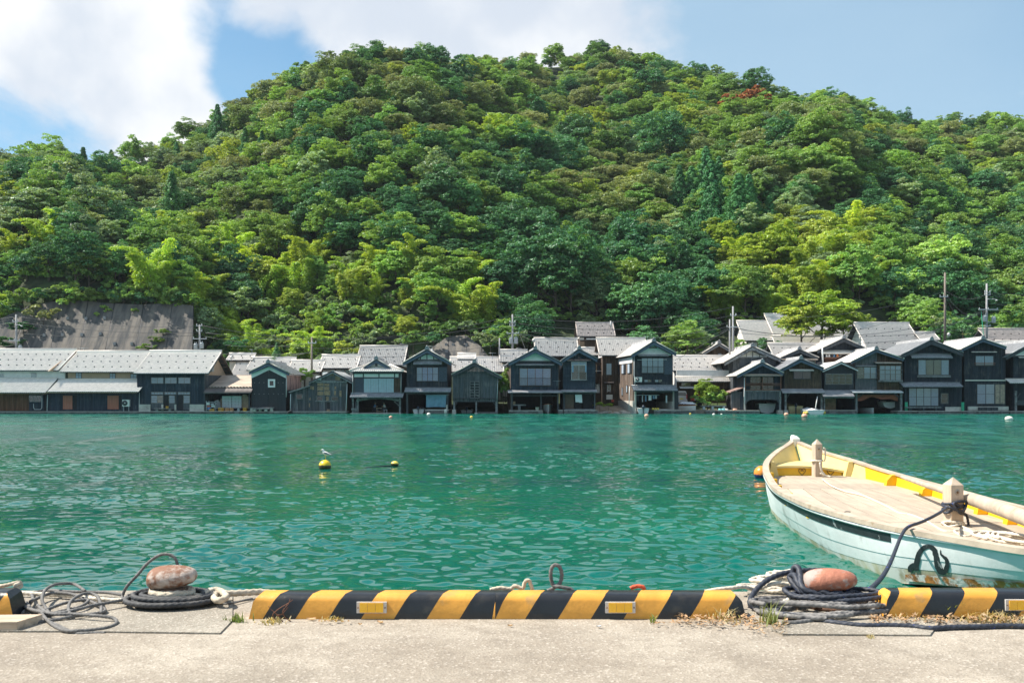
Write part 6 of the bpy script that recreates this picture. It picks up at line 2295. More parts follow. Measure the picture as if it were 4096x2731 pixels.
def wheel_stop(label, x0, x1, phase, round0, round1, reflect=None, pitch=0.322):
 root = thing('wheel_stop', label, 'wheel stop', ((x0 + x1) / 2, KY0, QZ + (0.0 if abs(x0) < 1.4 else 0.012)), 0, 'striped wheel stops along the quay edge')
 cx = (x0 + x1) / 2
 prof = []
 arc = 0.0
 for i, (d, h) in enumerate(PROFILE):
  if i:
   arc += math.hypot(d - PROFILE[i - 1][0], h - PROFILE[i - 1][1])
  slant = 0.62 * min(arc, 0.115) + 0.30 * max(0.0, arc - 0.115)
  prof.append((d, h, slant))

 def end(h, side):
  """The end swings inwards towards the top."""
  f = max(0.0, (h - 0.02) / KH)
  return 0.075 * f ** 2.2
 bands = []
 k0 = int(math.floor((x0 - phase) / pitch)) - 2
 k = k0
 while phase + k * pitch / 2 < x1 + 0.4 or k < k0 + 2:
  bands.append((phase + k * pitch / 2, phase + (k + 1) * pitch / 2, k % 2))
  k += 1
  if k > k0 + 400:
   break
 for a, b, q in bands:
  mb = MB()
  vs = []
  any_ = False
  n = 3
  for d, h, sl in prof:
   e0 = x0 + (end(h, 0) if round0 else 0)
   e1 = x1 - (end(h, 1) if round1 else 0)
   xa, xb = min(max(a + sl, e0), e1), min(max(b + sl, e0), e1)
   any_ = any_ or xb - xa > 0.004
   for i in range(n):
    vs.append((xa + (xb - xa) * i / (n - 1) - cx, d, h))
  if not any_:
   continue
  fs = []
  for j in range(len(prof) - 1):
   for i in range(n - 1):
    fs.append((j * n + i, j * n + i + 1, (j + 1) * n + i + 1, (j + 1) * n + i))
  mb.add(vs, fs, smooth=True)
  mb.build('yellow_stripe' if q == 0 else 'black_stripe', 'stop_yellow' if q == 0 else 'stop_black', root)
 for side, on in ((0, round0), (1, round1)):
  mb = MB()
  xe = x0 if side == 0 else x1
  vs = [((xe + (1 if side == 0 else -1) * (end(h, side) if on else 0)) - cx, d, h) for d, h, _ in prof]
  mb.add(vs, [tuple(range(len(vs)))])
  mb.build('end_face', 'stop_black' if side or not on else 'stop_yellow', root)
 for rx in reflect or ():
  r_ = MB()
  w, hh = 0.0735, 0.027
  zc = 0.058
  r_.box(rx - w - cx, rx + w - cx, -0.008, 0.004, zc - hh, zc + hh)
  rf = r_.build('reflector', 'reflector_frame', root)
  for i in range(3):
   xa = rx - 0.058 + 0.1165 * i / 3
   MB().box(xa - cx + 0.0006, xa + 0.0383 - cx, -0.0135, -0.0082, zc - hh + 0.004, zc + hh - 0.004).build('lens', 'reflector_amber', rf)
  for sx in (-0.0665, 0.0665):
   MB().tube([(rx + sx - cx, -0.0086, zc), (rx + sx - cx, -0.0115, zc)], 0.0035, 8).build('screw', 'bollard_neck', rf)
 return root

xa, xm_, xb = X(995, 4.885), X(1981, 4.885), X(2986, 4.885)
S0 = X(1050, 4.885) + 0.5 * 0.322                     # left foot of the first black stripe and its pitch
PH = X(1050, 4.885) - 0.161
wheel_stop('yellow and black striped wheel stop with amber reflector, in the middle of the quay', xa, xm_ - 0.0005, PH, True, False, [X(1487, 4.885)])
wheel_stop('yellow and black striped wheel stop half buried in dry leaves at its end', xm_ + 0.0005, xb, PH, False, True, [X(2481, 4.885)])
wheel_stop('striped wheel stop beside the boat, weeds growing along its foot', X(3530, 4.9), X(3530, 4.9) + 1.25, X(3530, 4.9) + 0.02 - 0.005, True, True, [X(4080, 4.885)])
wheel_stop('end of a striped wheel stop beside the tangled grey rope', X(78, 4.95) - 1.3, X(78, 4.95), X(78, 4.95) - 1.40, True, True, [])

# ------------------------------------------------------------------ bollards
def bollard(px, py_base, label, mat, tilt, length, Y=None):
 Y = Y or F * (CZ - QZ) / (py_base - HY)
 x = X(px, Y)
 root = thing('mooring_bollard', label, 'bollard', (x, Y, QZ + 0.012), tilt, 'iron mooring bollards on the quay')
 MB().lathe([(0.105, 0), (0.105, 0.012), (0.085, 0.02), (0.066, 0.04), (0.062, 0.06), (0.068, 0.08)], n=20).build('neck', 'bollard_neck', root)
 vs, fs = [], []
 nu, nv = 22, 16
 for i in range(nu + 1):
  t = math.pi * (i + 0.15) / (nu + 0.3)
  cxx = -length / 2 * math.cos(t)
  rad = math.sin(t) ** 0.62
  hgt = 0.067 * rad * (1 + 0.18 * math.cos(t))
  wid = 0.092 * rad
  for k in range(nv):
   a = 2 * math.pi * k / nv
   vs.append((cxx + 0.0 * math.sin(a), wid * math.cos(a), 0.132 + hgt * math.sin(a) * (1.0 if math.sin(a) > 0 else 0.85) + 0.02 * cxx / length))
 for i in range(nu):
  for k in range(nv):
   fs.append((i * nv + k, i * nv + (k + 1) % nv, (i + 1) * nv + (k + 1) % nv, (i + 1) * nv + k))
 fs.append(tuple(range(nv - 1, -1, -1)))
 fs.append(tuple(range(nu * nv, (nu + 1) * nv)))
 MB().add(vs, fs, smooth=True).build('cap', mat, root)
 return root

bollard(688, 2420, 'rusty white mushroom bollard with black rope coiled at its foot', 'bollard_rust', 0.06, 0.252)
bollard(3318, 2436, 'orange painted mushroom bollard wound with navy rope', 'bollard_orange', -0.10, 0.268)

# ------------------------------------------------------------------ ropes
def rope(name, label, pts, r, mat, group='ropes on the quay', strands=3, turns=None, n=12, closed=False, step=None, cat='rope'):
 path = smooth_path(pts, step or r * 0.6, closed)
 b = MB().tube(path, r, n, twist=(strands, 0.36, turns or 0.14 / r))
 o = b.build(name, mat)
 c = sum((Vector(p) for p in path), Vector()) / len(path)
 o.data.transform(Matrix.Translation(-c))
 o.location = c
 return tag(o, label, cat, group)

def P3(lst, z0=QZ + 0.012):
 """(px, py, height above the quay) -> world; py is read at ground level unless a depth is given as a 4th value."""
 out = []
 for q in lst:
  if len(q) == 4:
   Y = q[3]
   out.append(Vector((X(q[0], Y), Y, Z(q[1], Y))))
  else:
   zz = z0 + q[2]
   out.append(pt(q[0], q[1], zz))
 return out

def coil(cx, cy, z, loops, r0, r1, sx, sy, seed, dz=0.010, wob=0.05, drift=0.0):
 rr = random.Random(seed)
 pts = []
 n = 14
 for k in range(int(loops * n)):
  f = k / (loops * n)
  a = 2 * math.pi * k / n
  rad = r0 + (r1 - r0) * f
  rad *= 1 + rr.uniform(-wob, wob) + 2.2 * wob * math.sin(2 * a + seed) * (wob > .04)
  dx, dy = (drift * math.sin(f * 8 + seed), drift * .6 * math.cos(f * 6.3 + 2 * seed))
  pts.append((cx + dx + math.cos(a) * rad * sx, cy + dy + math.sin(a) * rad * sy, z + dz * math.sin(f * 9 + seed) ** 2 + rr.uniform(0, dz * .6)))
 return pts

LB = pt(688, 2420, QZ)
RB = pt(3318, 2436, QZ)
c1 = coil(LB.x + 0.0, LB.y - 0.02, QZ + 0.03, 4.2, 0.115, 0.245, 1.0, 0.72, 3, 0.006, 0.02, .008)
rope('coiled_rope', 'thick black rope coiled flat round the rusty bollard', c1, 0.0135, 'rope_black')
c1b = coil(LB.x + 0.01, LB.y + 0.0, QZ + 0.052, 2.2, 0.16, 0.215, 1.0, 0.72, 5, 0.006, 0.02, .01)
rope('coiled_rope', 'upper turns of black rope round the rusty bollard', c1b, 0.0135, 'rope_black')
w1 = coil(LB.x, LB.y, QZ + 0.062, 2.3, 0.095, 0.10, 1.0, 0.95, 2, 0.012, 0.03)
w1 += P3([(790, 2385, 0, 5.2), (840, 2362, 0, 5.25), (880, 2362, 0, 5.25), (905, 2385, 0, 5.15), (880, 2400, 0, 5.1), (855, 2392, 0, 5.15), (870, 2372, 0, 5.25), (920, 2372, 0, 5.3), (1000, 2368, 0, 5.36), (1040, 2366, 0, 5.4), (1110, 2372, 0, 5.45)])
rope('hawser', 'thick off-white hawser knotted round the rusty bollard', w1, 0.0165, 'rope_tan')
g1 = P3([(768, 2330, 0, 5.3), (748, 2296, 0, 5.3), (715, 2272, 0, 5.28), (690, 2268, 0, 5.3), (666, 2285, 0, 5.32)])
g2 = P3([(712, 2300, 0, 5.32), (709, 2255, 0, 5.33), (697, 2228, 0, 5.33), (668, 2215, 0, 5.33), (632, 2222, 0, 5.33), (590, 2252, 0, 5.32), (548, 2300, 0, 5.3), (507, 2345, 0, 5.3), (489, 2385, 0, 5.3), (492, 2395, 0.02), (520, 2378, 0.02), (580, 2358, 0, 5.3), (610, 2354, 0, 5.35)])
rope('loop_rope', 'stiff grey rope arching up in a tall loop left of the rusty bollard', g2, 0.0078, 'rope_grey')
rope('loop_rope', 'grey rope strand laid over the cap of the rusty bollard', g1, 0.0078, 'rope_grey')
tg = [[(-20, 2385, .02), (30, 2375, .03), (70, 2385, .02), (100, 2425, .02), (160, 2445, .02), (230, 2450, .02), (310, 2436, .03), (370, 2420, .03), (480, 2400, .03), (540, 2380, .03), (600, 2372, .04)],
  [(90, 2452, .0), (130, 2398, .02), (130, 2372, .01), (180, 2360, .01), (240, 2362, .02), (300, 2365, .02), (420, 2368, .02), (488, 2378, .02)],
  [(205, 2460, .0), (182, 2430, .02), (168, 2395, .05), (180, 2360, .06), (215, 2338, .06), (260, 2332, .05), (300, 2336, .04), (340, 2362, .03)],
  [(152, 2425, .02), (185, 2475, .01), (250, 2518, .0), (330, 2520, .0), (420, 2510, .0), (465, 2492, .0), (455, 2472, .01), (400, 2462, .02), (300, 2455, .02), (200, 2452, .02), (150, 2420, .03)],
  [(280, 2455, .02), (274, 2425, .03), (292, 2395, .04), (340, 2372, .04), (385, 2380, .03), (404, 2420, .02), (404, 2450, .01)],
  [(105, 2408, .02), (150, 2445, .01), (260, 2410, .03), (350, 2398, .03), (320, 2425, .02), (230, 2446, .01), (150, 2472, .0), (120, 2462, .01)],
  [(120, 2405, .03), (200, 2372, .03), (270, 2372, .03), (330, 2390, .02), (420, 2440, .01), (300, 2462, .01), (190, 2482, .0), (150, 2488, .0)],
  [(160, 2470, .0), (230, 2500, .0), (300, 2530, -.01), (380, 2530, -.012), (420, 2530, -.012)]]
labs = ['grey rope led from the cut-off wheel stop over the tangle', 'grey rope along the back edge of the tangle', 'grey rope bow standing highest in the tangle', 'wide grey rope bight lying nearest the camera in the tangle', 'narrow grey rope bow on the inner side of the tangle',
  'grey rope zigzag in the middle of the tangle', 'grey rope crossing low through the tangle', 'loose grey rope end beside the pad joint']
for l_, t_ in zip(labs, tg):
 rope('tangled_rope', l_, P3(t_), 0.0078, 'rope_grey', 'tangle of grey rope')
rope('white_rope', 'white rope laid along the quay edge behind the tangle', P3([(-20, 2360, .03), (60, 2368, .02), (150, 2374, .015), (260, 2380, .015), (360, 2392, .015), (480, 2400, .012), (600, 2402, .012), (660, 2400, .03)]), 0.011, 'rope_white')
rope('frayed_rope', 'frayed beige rope knot on the cut-off wheel stop', P3([(-10, 2345, 0, 5.1), (30, 2338, 0, 5.1), (60, 2330, 0, 5.1), (80, 2328, 0, 5.12), (85, 2342, 0, 5.12), (70, 2350, 0, 5.1), (60, 2340, 0, 5.08), (78, 2332, 0, 5.1)]), 0.009, 'rope_tan')
rope('thin_rope', 'thin dark line on the pad below the hawser', P3([(860, 2412, .0), (920, 2412, .0), (980, 2398, .0), (1010, 2392, .0)]), 0.005, 'rope_grey')

rope('loop_rope', 'navy rope standing in a wide loop west of the orange bollard',
  P3([(3400, 2300, 0, 5.25), (3330, 2283, 0, 5.28), (3250, 2280, 0, 5.28), (3190, 2284, 0, 5.25), (3120, 2296, 0, 5.22), (3060, 2325, 0, 5.18), (3015, 2370, 0, 5.12), (3000, 2410, 0, 5.05), (3020, 2432, .01), (3070, 2440, .01), (3120, 2440, .02)]), 0.0135, 'rope_navy')
rope('loop_rope', 'navy rope bight hung over the west end of the orange bollard',
  P3([(3172, 2290, 0, 5.2), (3176, 2268, 0, 5.2), (3192, 2270, 0, 5.18), (3200, 2300, 0, 5.14), (3205, 2340, 0, 5.08), (3230, 2362, 0, 5.05), (3290, 2378, 0, 5.04), (3360, 2380, 0, 5.04), (3410, 2365, 0, 5.08)]), 0.0145, 'rope_navy')
rope('loop_rope', 'second navy turn under the west end of the orange bollard',
  P3([(3210, 2372, 0, 5.1), (3170, 2330, 0, 5.16), (3160, 2305, 0, 5.2), (3178, 2300, 0, 5.16), (3195, 2335, 0, 5.1), (3240, 2385, 0, 5.05), (3330, 2392, 0, 5.05)]), 0.0145, 'rope_navy')
nav = coil(RB.x, RB.y, QZ + 0.075, 1.9, 0.085, 0.09, 1.05, .95, 8, 0.02, 0.03)
rope('coiled_rope', 'navy rope wound round the neck of the orange bollard', nav, 0.0145, 'rope_navy')
rr = random.Random(5)
for k, (lab, cxp, cyp, r0, r1, lp, mt, zz) in enumerate((
  ('grey black rope coil, bottom layer under the orange bollard', 3300, 2462, .19, .28, 2.8, 'rope_worn', .02),
  ('black rope coil, middle layer under the orange bollard', 3270, 2452, .16, .26, 2.7, 'rope_worn', .042),
  ('navy rope coil, top layer under the orange bollard', 3330, 2440, .14, .22, 2.1, 'rope_navy', .07))):
 c = pt(cxp, cyp, QZ)
 rope('coiled_rope', lab, coil(c.x, c.y, QZ + zz, lp, r0, r1, 1.2, .62, 20 + k, .02, .05, .045), 0.0118, mt)
rope('long_rope', 'navy flecked rope running east along the quay from the coil',
  P3([(3130, 2455, .02), (3180, 2462, .015), (3260, 2478, .0), (3350, 2490, .0), (3450, 2500, .0), (3560, 2500, .0), (3650, 2504, .0), (3720, 2512, .0), (3800, 2508, .0), (3920, 2505, .0), (4020, 2502, .0), (4140, 2505, .0)]), 0.0125, 'rope_navy')
rope('short_rope', 'short grey rope end lying west of the coil', P3([(3130, 2488, .0), (3170, 2490, .0), (3220, 2484, .0), (3250, 2480, .0)]), 0.0115, 'rope_grey')
for k, l_ in enumerate(('white net rope heap beside the orange bollard, outer coil', 'white net rope heap beside the orange bollard, inner coil', 'white net rope heap beside the orange bollard, topmost bight')):
 c = pt(3090 + 30 * k, 2392 - 8 * k, QZ)
 rope('white_rope', l_, coil(c.x, c.y + .05, QZ + .03 + .03 * k, 2.4, .05, .13 - .02 * k, 1.3, .7, 40 + k, .02, .18), 0.010, 'rope_white')
rope('white_rope', 'white rope trailing from the heap to the wheel stop', P3([(2820, 2365, 0, 5.1), (2870, 2356, 0, 5.1), (2930, 2350, 0, 5.12), (2975, 2345, 0, 5.15), (3020, 2356, 0, 5.2), (3070, 2340, 0, 5.2), (3120, 2330, 0, 5.2), (3160, 2340, 0, 5.2)]), 0.010, 'rope_white')
rope('white_rope', 'stout white rope end pointing from the heap at the camera', P3([(3180, 2385, .05), (3160, 2398, .04), (3130, 2415, .03), (3100, 2430, .02)]), 0.016, 'rope_white')
rope('loop_rope', 'small grey and blue rope ring standing behind the wheel stop', P3([(2190, 2362, 0, 5.12), (2215, 2350, 0, 5.12), (2240, 2330, 0, 5.12), (2247, 2295, 0, 5.12), (2238, 2266, 0, 5.12), (2220, 2258, 0, 5.12), (2206, 2272, 0, 5.12), (2203, 2305, 0, 5.12), (2213, 2338, 0, 5.12), (2240, 2346, 0, 5.1), (2275, 2352, 0, 5.1), (2292, 2362, 0, 5.1)]), 0.0095, 'rope_grey')
rope('knotted_rope', 'knot of grey and white rope behind the wheel stop', P3([(1960, 2358, 0, 5.1), (2000, 2350, 0, 5.1), (2040, 2354, 0, 5.1), (2060, 2342, 0, 5.1), (2090, 2352, 0, 5.1), (2100, 2326, 0, 5.1), (2116, 2320, 0, 5.1), (2124, 2340, 0, 5.1), (2130, 2358, 0, 5.1)]), 0.0095, 'rope_tan')
rope('red_rope', 'short red rope end behind the wheel stop', P3([(2522, 2352, 0, 5.12), (2535, 2346, 0, 5.12), (2555, 2343, 0, 5.12), (2572, 2347, 0, 5.12), (2578, 2356, 0, 5.12)]), 0.010, 'rope_red')

# ------------------------------------------------------------------ timber end on the quay
t = thing('timber_plank', 'weathered timber plank end lying on the quay by the rope tangle', 'plank', (X(60, 4.72), 4.72, QZ + .001), R(3))
b = MB()
p0, p1 = X(-260, 4.72) - X(60, 4.72), X(146, 4.72) - X(60, 4.72)
b.add([(p0, -.10, 0), (p1 - .05, -.10, 0), (p1, .06, 0), (p0, .06, 0), (p0, -.10, .045), (p1 - .05, -.10, .045), (p1, .06, .045), (p0, .06, .045)], [(0, 3, 2, 1), (4, 5, 6, 7), (0, 1, 5, 4), (1, 2, 6, 5), (2, 3, 7, 6), (3, 0, 4, 7)])
b.build('board', 'old_timber', t)
MB().tube([(p0 + .30, -.101, .022), (p0 + .30, -.104, .022)], .012, 8).build('knot', 'bollard_neck', t)

# ------------------------------------------------------------------ weeds, leaves
def blades(name, label, px, py, n, h, spread, mat, seed, z=QZ, lean=.6, w=.004, cat='weed', group='weeds on the quay'):
 r = np.random.default_rng(seed)
 c = pt(px, py, z)
 V, Fq = [], []
 for i in range(n):
  a = r.uniform(0, 6.283)
  bx, by = r.normal(size=2) * spread * .5
  hh = h * r.uniform(.4, 1.1)
  ln_ = lean * r.uniform(.2, 1.2) * hh
  sx, sy = -math.sin(a) * w, math.cos(a) * w
  base = len(V)
  for q in range(4):
   t_ = q / 3
   ww = 1 - t_ * .92
   cx_, cy_, cz_ = bx + math.cos(a) * ln_ * t_ ** 2, by + math.sin(a) * ln_ * t_ ** 2, hh * (t_ - .25 * lean * t_ ** 3)
   V += [(cx_ - sx * ww, cy_ - sy * ww, cz_), (cx_ + sx * ww, cy_ + sy * ww, cz_)]
  for q in range(3):
   Fq.append((base + 2 * q, base + 2 * q + 1, base + 2 * q + 3, base + 2 * q + 2))
 o = put(name, np_mesh(name, np.array(V), np.array(Fq), mat, cols=tints(len(Fq), r, .25)))
 o.location = c
 return tag(o, label, cat, group)

blades('grass_tuft', 'small green grass tuft at the corner of the pad', 950, 2485, 46, .05, .05, 'green_blade', 1)
blades('weed', 'pale dry weed at the foot of the coil beside the orange bollard', 3085, 2500, 40, .13, .05, 'green_blade', 2, lean=.7)
blades('weed', 'dry weed drooping over the dark end of the striped wheel stop', 2905, 2478, 60, .085, .08, 'dry_grass', 3, lean=1.1)
blades('weed', 'upright green weed before the black stripe beside the boat', 3790, 2470, 16, .11, .03, 'green_blade', 4, lean=.7, w=.005)
blades('weed', 'dry bushy weed hiding the foot of the wheel stop by its reflector', 3960, 2480, 110, .085, .12, 'dry_grass', 5, lean=1.2)
blades('weed', 'low dry weed at the rounded corner of the wheel stop beside the boat', 3620, 2470, 70, .06, .11, 'dry_grass', 6, lean=1.2)
blades('weed', 'tangled yellow weed between the stripes of the wheel stop beside the boat', 3870, 2474, 80, .055, .10, 'dry_grass', 7, lean=1.2)
blades('weed', 'yellow weed at the picture edge before the last wheel stop', 4070, 2482, 70, .06, .10, 'dry_grass', 8, lean=1.2)
blades('weed', 'tiny yellow green weed under the second reflector', 2612, 2486, 18, .045, .02, 'green_blade', 9, lean=.8, w=.005)
blades('weed', 'low crumpled weed at the foot of the first black stripe', 1095, 2486, 60, .03, .07, 'dry_grass', 10, lean=1.0, w=.005)
blades('weed', 'crumpled dry weed under the second yellow stripe', 1335, 2478, 50, .03, .05, 'dry_grass', 11, lean=1.0, w=.005)
blades('grass_tuft', 'little dry tuft on the bare quay near the navy rope', 3480, 2548, 20, .022, .03, 'dry_grass', 12)
b = MB()
base = pt(1115, 2484, QZ)
for dx, pth in ((0, [(0, 0, 0), (-.03, 0, .03), (.005, -.01, .065), (.04, 0, .085), (.068, 0, .105)]), (0, [(.02, 0, 0), (-.01, 0, .035), (-.04, 0, .06), (-.05, 0, .075)]), (0, [(.06, 0, 0), (.03, 0, .02), (.02, 0, .05), (.05, -.01, .09), (.055, 0, .11)]), (0, [(-.01, 0, .03), (.02, -.01, .04), (.045, 0, .07)])):
 pp = smooth_path(pth, .01)
 b.tube(pp, [.0028 * (1 - .5 * i / len(pp)) for i in range(len(pp))], 5)
o = b.build('dry_stalk', 'dry_twig')
o.location = base
tag(o, 'red brown dry stalk before the first black stripe', 'weed', 'weeds on the quay')

def litter(seed, areas):
 """Fallen leaves: too many and small to count singly."""
 r = np.random.default_rng(seed)
 P, N, S = [], [], []
 for px0, px1, py0, py1, n, zt in areas:
  for i in range(n):
   p = pt(r.uniform(px0, px1), r.triangular(py0, py0 + (py1 - py0) * .35, py1), QZ + .012)
   P.append((p.x, p.y, QZ + .014 + r.uniform(0, zt)))
   N.append((r.normal() * .35, r.normal() * .35, 1))
   S.append(r.uniform(.006, .017))
 me = leaf_mesh('fallen_leaves', np.array(P), np.array(N), np.array(S), tints(len(P), r, .35), 'fallen_leaf', r, .42)
 put('fallen_leaves', me, kind='stuff')['label'] = 'dry fallen leaves along the wheel stops'

litter(3, [(2700, 3020, 2462, 2512, 260, .02), (3000, 3150, 2470, 2535, 110, .012), (3480, 4090, 2466, 2500, 360, .022), (3150, 3500, 2400, 2480, 60, .01), (2600, 2720, 2485, 2500, 22, .006), (1240, 1400, 2478, 2490, 14, .006)])
for px, py, lab, s in ((1521, 2492, 'curled orange leaf under the first reflector', .019), (1245, 2480, 'flat pinkish leaf under the second yellow stripe', .024), (2395, 2510, 'pale red and white scrap on the quay', .012), (4040, 2512, 'curled brown leaf on the navy rope', .02), (1440, 2500, 'small pale leaf left of the curled orange one', .010), (2040, 2506, 'small orange leaf on the open quay', .012)):
 r_ = random.Random(px)
 b = MB()
 vs, fs = [], []
 for i in range(7):
  t_ = i / 6 * 2 - 1
  wv = s * .5 * (1 - t_ * t_) + .0005
  for q in (-1, 0, 1):
   vs.append((t_ * s, q * wv, .004 + .006 * q * q + .004 * t_ * t_))
 for i in range(6):
  for q in range(2):
   fs.append((i * 3 + q, i * 3 + q + 1, (i + 1) * 3 + q + 1, (i + 1) * 3 + q))
 b.add(vs, fs, smooth=True)
 o = b.build('fallen_leaf', 'fallen_leaf' if px != 2395 else 'cloth_white')
 o.location = pt(px, py, QZ + .001)
 o.rotation_euler = (0, 0, r_.uniform(-.6, .6))
 tag(o, lab, 'leaf')

# ------------------------------------------------------------------ the moored wooden boat
material('hull_paint', (0.72, 0.74, 0.74), 0.5, 0.07, 2.0, 0.004, 12.0, col2=(0.44, 0.45, 0.44), mask=(0.56, 0.68), mscale=2.2, stretch=(1, 1, .5))
material('hull_stain', (0.40, 0.37, 0.25), 0.7, 0.3, 3.0, col2=(0.62, 0.62, 0.58), mask=(0.45, 0.62))
material('hull_black', (0.018, 0.022, 0.026), 0.5, 0.3, 6.0, col2=(0.30, 0.32, 0.33), mask=(0.60, 0.66), mscale=7.0)
material('iron_rust', (0.40, 0.155, 0.035), 0.85, 0.5, 7.0, 0.006, 20.0, col2=(0.66, 0.64, 0.60), mask=(0.46, 0.56), mscale=4.0)
material('deck_wood', (0.43, 0.36, 0.285), 0.8, 0.14, 3.0, 0.003, 14.0, stretch=(4, 0.6, 1), attr=True, col2=(0.42, 0.33, 0.24), mask=(0.60, 0.72))
material('rail_wood', (0.44, 0.36, 0.28), 0.8, 0.18, 4.0, 0.003, 14.0, col2=(0.34, 0.25, 0.17), mask=(0.58, 0.68), mscale=5.0)
material('post_wood', (0.52, 0.41, 0.31), 0.8, 0.18, 5.0, 0.003, 18.0, stretch=(2, 2, .4), col2=(0.40, 0.29, 0.20), mask=(0.60, 0.72))
material('yellow_paint', (0.86, 0.50, 0.015), 0.45, 0.08, 2.5, col2=(0.70, 0.42, 0.06), mask=(0.62, 0.75))
material('pale_yellow', (0.72, 0.58, 0.24), 0.55, 0.08, 2.5, col2=(0.62, 0.55, 0.36), mask=(0.58, 0.75))
material('white_paint', (0.82, 0.80, 0.76), 0.5, 0.05)
material('emblem_brown', (0.16, 0.07, 0.02), 0.6, 0.1)
material('orange_float', (0.86, 0.27, 0.035), 0.4, 0.08, col2=(0.80, 0.36, 0.10), mask=(0.55, 0.7))
material('blue_dark', (0.02, 0.03, 0.11), 0.4, 0.1)

ST = np.array([  # Y, left gunwale X, right gunwale X, gunwale z, foot Y, foot left X, foot right X, foot z
 (21.30, 6.01, 6.05, 1.13, 19.90, 5.90, 5.94, -.10), (20.90, 5.75, 6.20, 1.03, 19.60, 5.64, 6.12, -.12), (20.40, 5.41, 6.38, .93, 19.30, 5.36, 6.32, -.14), (19.40, 4.96, 6.68, .81, 18.75, 5.00, 6.52, -.15),
 (18.40, 4.66, 6.82, .72, 18.10, 4.74, 6.63, -.15), (17.00, 4.37, 6.88, .66, 16.95, 4.54, 6.70, -.15), (15.50, 4.10, 6.84, .635, 15.50, 4.40, 6.64, -.15), (14.10, 4.00, 6.76, .62, 14.10, 4.31, 6.54, -.15),
 (12.90, 3.99, 6.68, .62, 12.90, 4.27, 6.42, -.15), (11.40, 4.18, 6.45, .615, 11.46, 4.34, 6.27, -.05), (10.30, 4.50, 6.20, .62, 10.46, 4.61, 6.10, .09), (9.40, 4.83, 5.95, .63, 9.64, 4.96, 5.85, .19), (8.60, 5.25, 5.62, .66, 8.95, 5.34, 5.56, .29)])

def spline_rows(T, m):
 """Smooth rows between the stations."""
 n = len(T)
 out = []
 for i in range(n - 1):
  p0, p1, p2, p3 = T[max(i - 1, 0)], T[i], T[i + 1], T[min(i + 2, n - 1)]
  for k in range(m):
   t = k / m
   out.append(0.5 * ((2 * p1) + (p2 - p0) * t + (2 * p0 - 5 * p1 + 4 * p2 - p3) * t * t + (3 * p1 - p0 - 3 * p2 + p3) * t ** 3))
 out.append(T[-1])
 return np.array(out)

ROWS = spline_rows(ST, 6)
BX, BY = 5.4, 14.5
boat = thing('rowing_boat', 'long pale blue wooden boat with yellow inside moored at the quay', 'boat', (BX, BY, 0))

def bl(p):
 return (p[0] - BX, p[1] - BY, p[2])

def hull_pt(r, side, t, out=0.0):
 """Point on the hull side: r = row of ROWS (float), t = 0 gunwale .. 1 foot; the planking swells a little outwards."""
 i = min(int(r), len(ROWS) - 2)
 f = r - i
 q = ROWS[i] * (1 - f) + ROWS[i + 1] * f
 xg, xf = (q[1], q[5]) if side < 0 else (q[2], q[6])
 bulge = 0.025 * math.sin(math.pi * t)
 x = xg + (xf - xg) * t + side * (bulge + out)
 y = q[0] + (q[4] - q[0]) * t
 z = q[3] + (q[7] - q[3]) * t
 return Vector((x, y, z))

def hull_find(px, py):
 """Row and height on the near side of the hull that shows at a photo position."""
 best = (1e9, 0, 0)
 for r in np.arange(0, len(ROWS) - 1, .5):
  for t in np.linspace(0, 1, 31):
   p = hull_pt(r, -1, t)
   d = (CX + F * p.x / p.y - px) ** 2 + (HY - F * (p.z - CZ) / p.y - py) ** 2
   if d < best[0]:
    best = (d, r, t)
 return best[1], best[2]

NR = len(ROWS)
for side, nm in ((-1, 'hull_side'), (1, 'hull_side')):
 for t0, t1, mat, pn in ((0.0, .50, 'hull_paint', 'upper_strake'), (.50, .71, 'hull_paint', 'lower_strake'), (.71, 1.0, 'hull_stain', 'waterline_strake')):
  V = []
  ts = np.linspace(t0, t1, 5)
  lap = {0.0: .0, .50: -.006, .71: -.009}[t0]
  for r in range(NR):
   for t in ts:
    V.append(bl(hull_pt(r, side, t, lap)))
  fq = grid_faces(NR, 5)
  put(pn, np_mesh(pn, np.array(V), fq, mat, smooth=True), boat)
V = []
for r in range(NR):
 a, b = hull_pt(r, -1, 1.0), hull_pt(r, 1, 1.0)
 for f in np.linspace(0, 1, 5):
  p = a.lerp(b, f)
  V.append(bl((p.x, p.y, p.z - .06 * math.sin(math.pi * f))))
put('bottom', np_mesh('bottom', np.array(V), grid_faces(NR, 5), 'hull_stain', smooth=True), boat)

def deck_z(Y):
 return 0.37 + 0.15 * min(1, max(0, (Y - 11) / 8.4))

def row_at(Y):
 ys = ROWS[:, 0]
 return float(np.interp(-Y, -ys, np.arange(NR)))

def inner_x(Y, f, z=None):
 """x on the deck: f = 0 west edge .. 1 east edge."""
 r = row_at(Y)
 i = min(int(r), NR - 2)
 q = ROWS[i] * (1 - r + i) + ROWS[i + 1] * (r - i)
 ins = .075 + .11 * max(0, 11.3 - Y)
 a, b = q[1] + ins, q[2] - ins
 return a + (b - a) * f

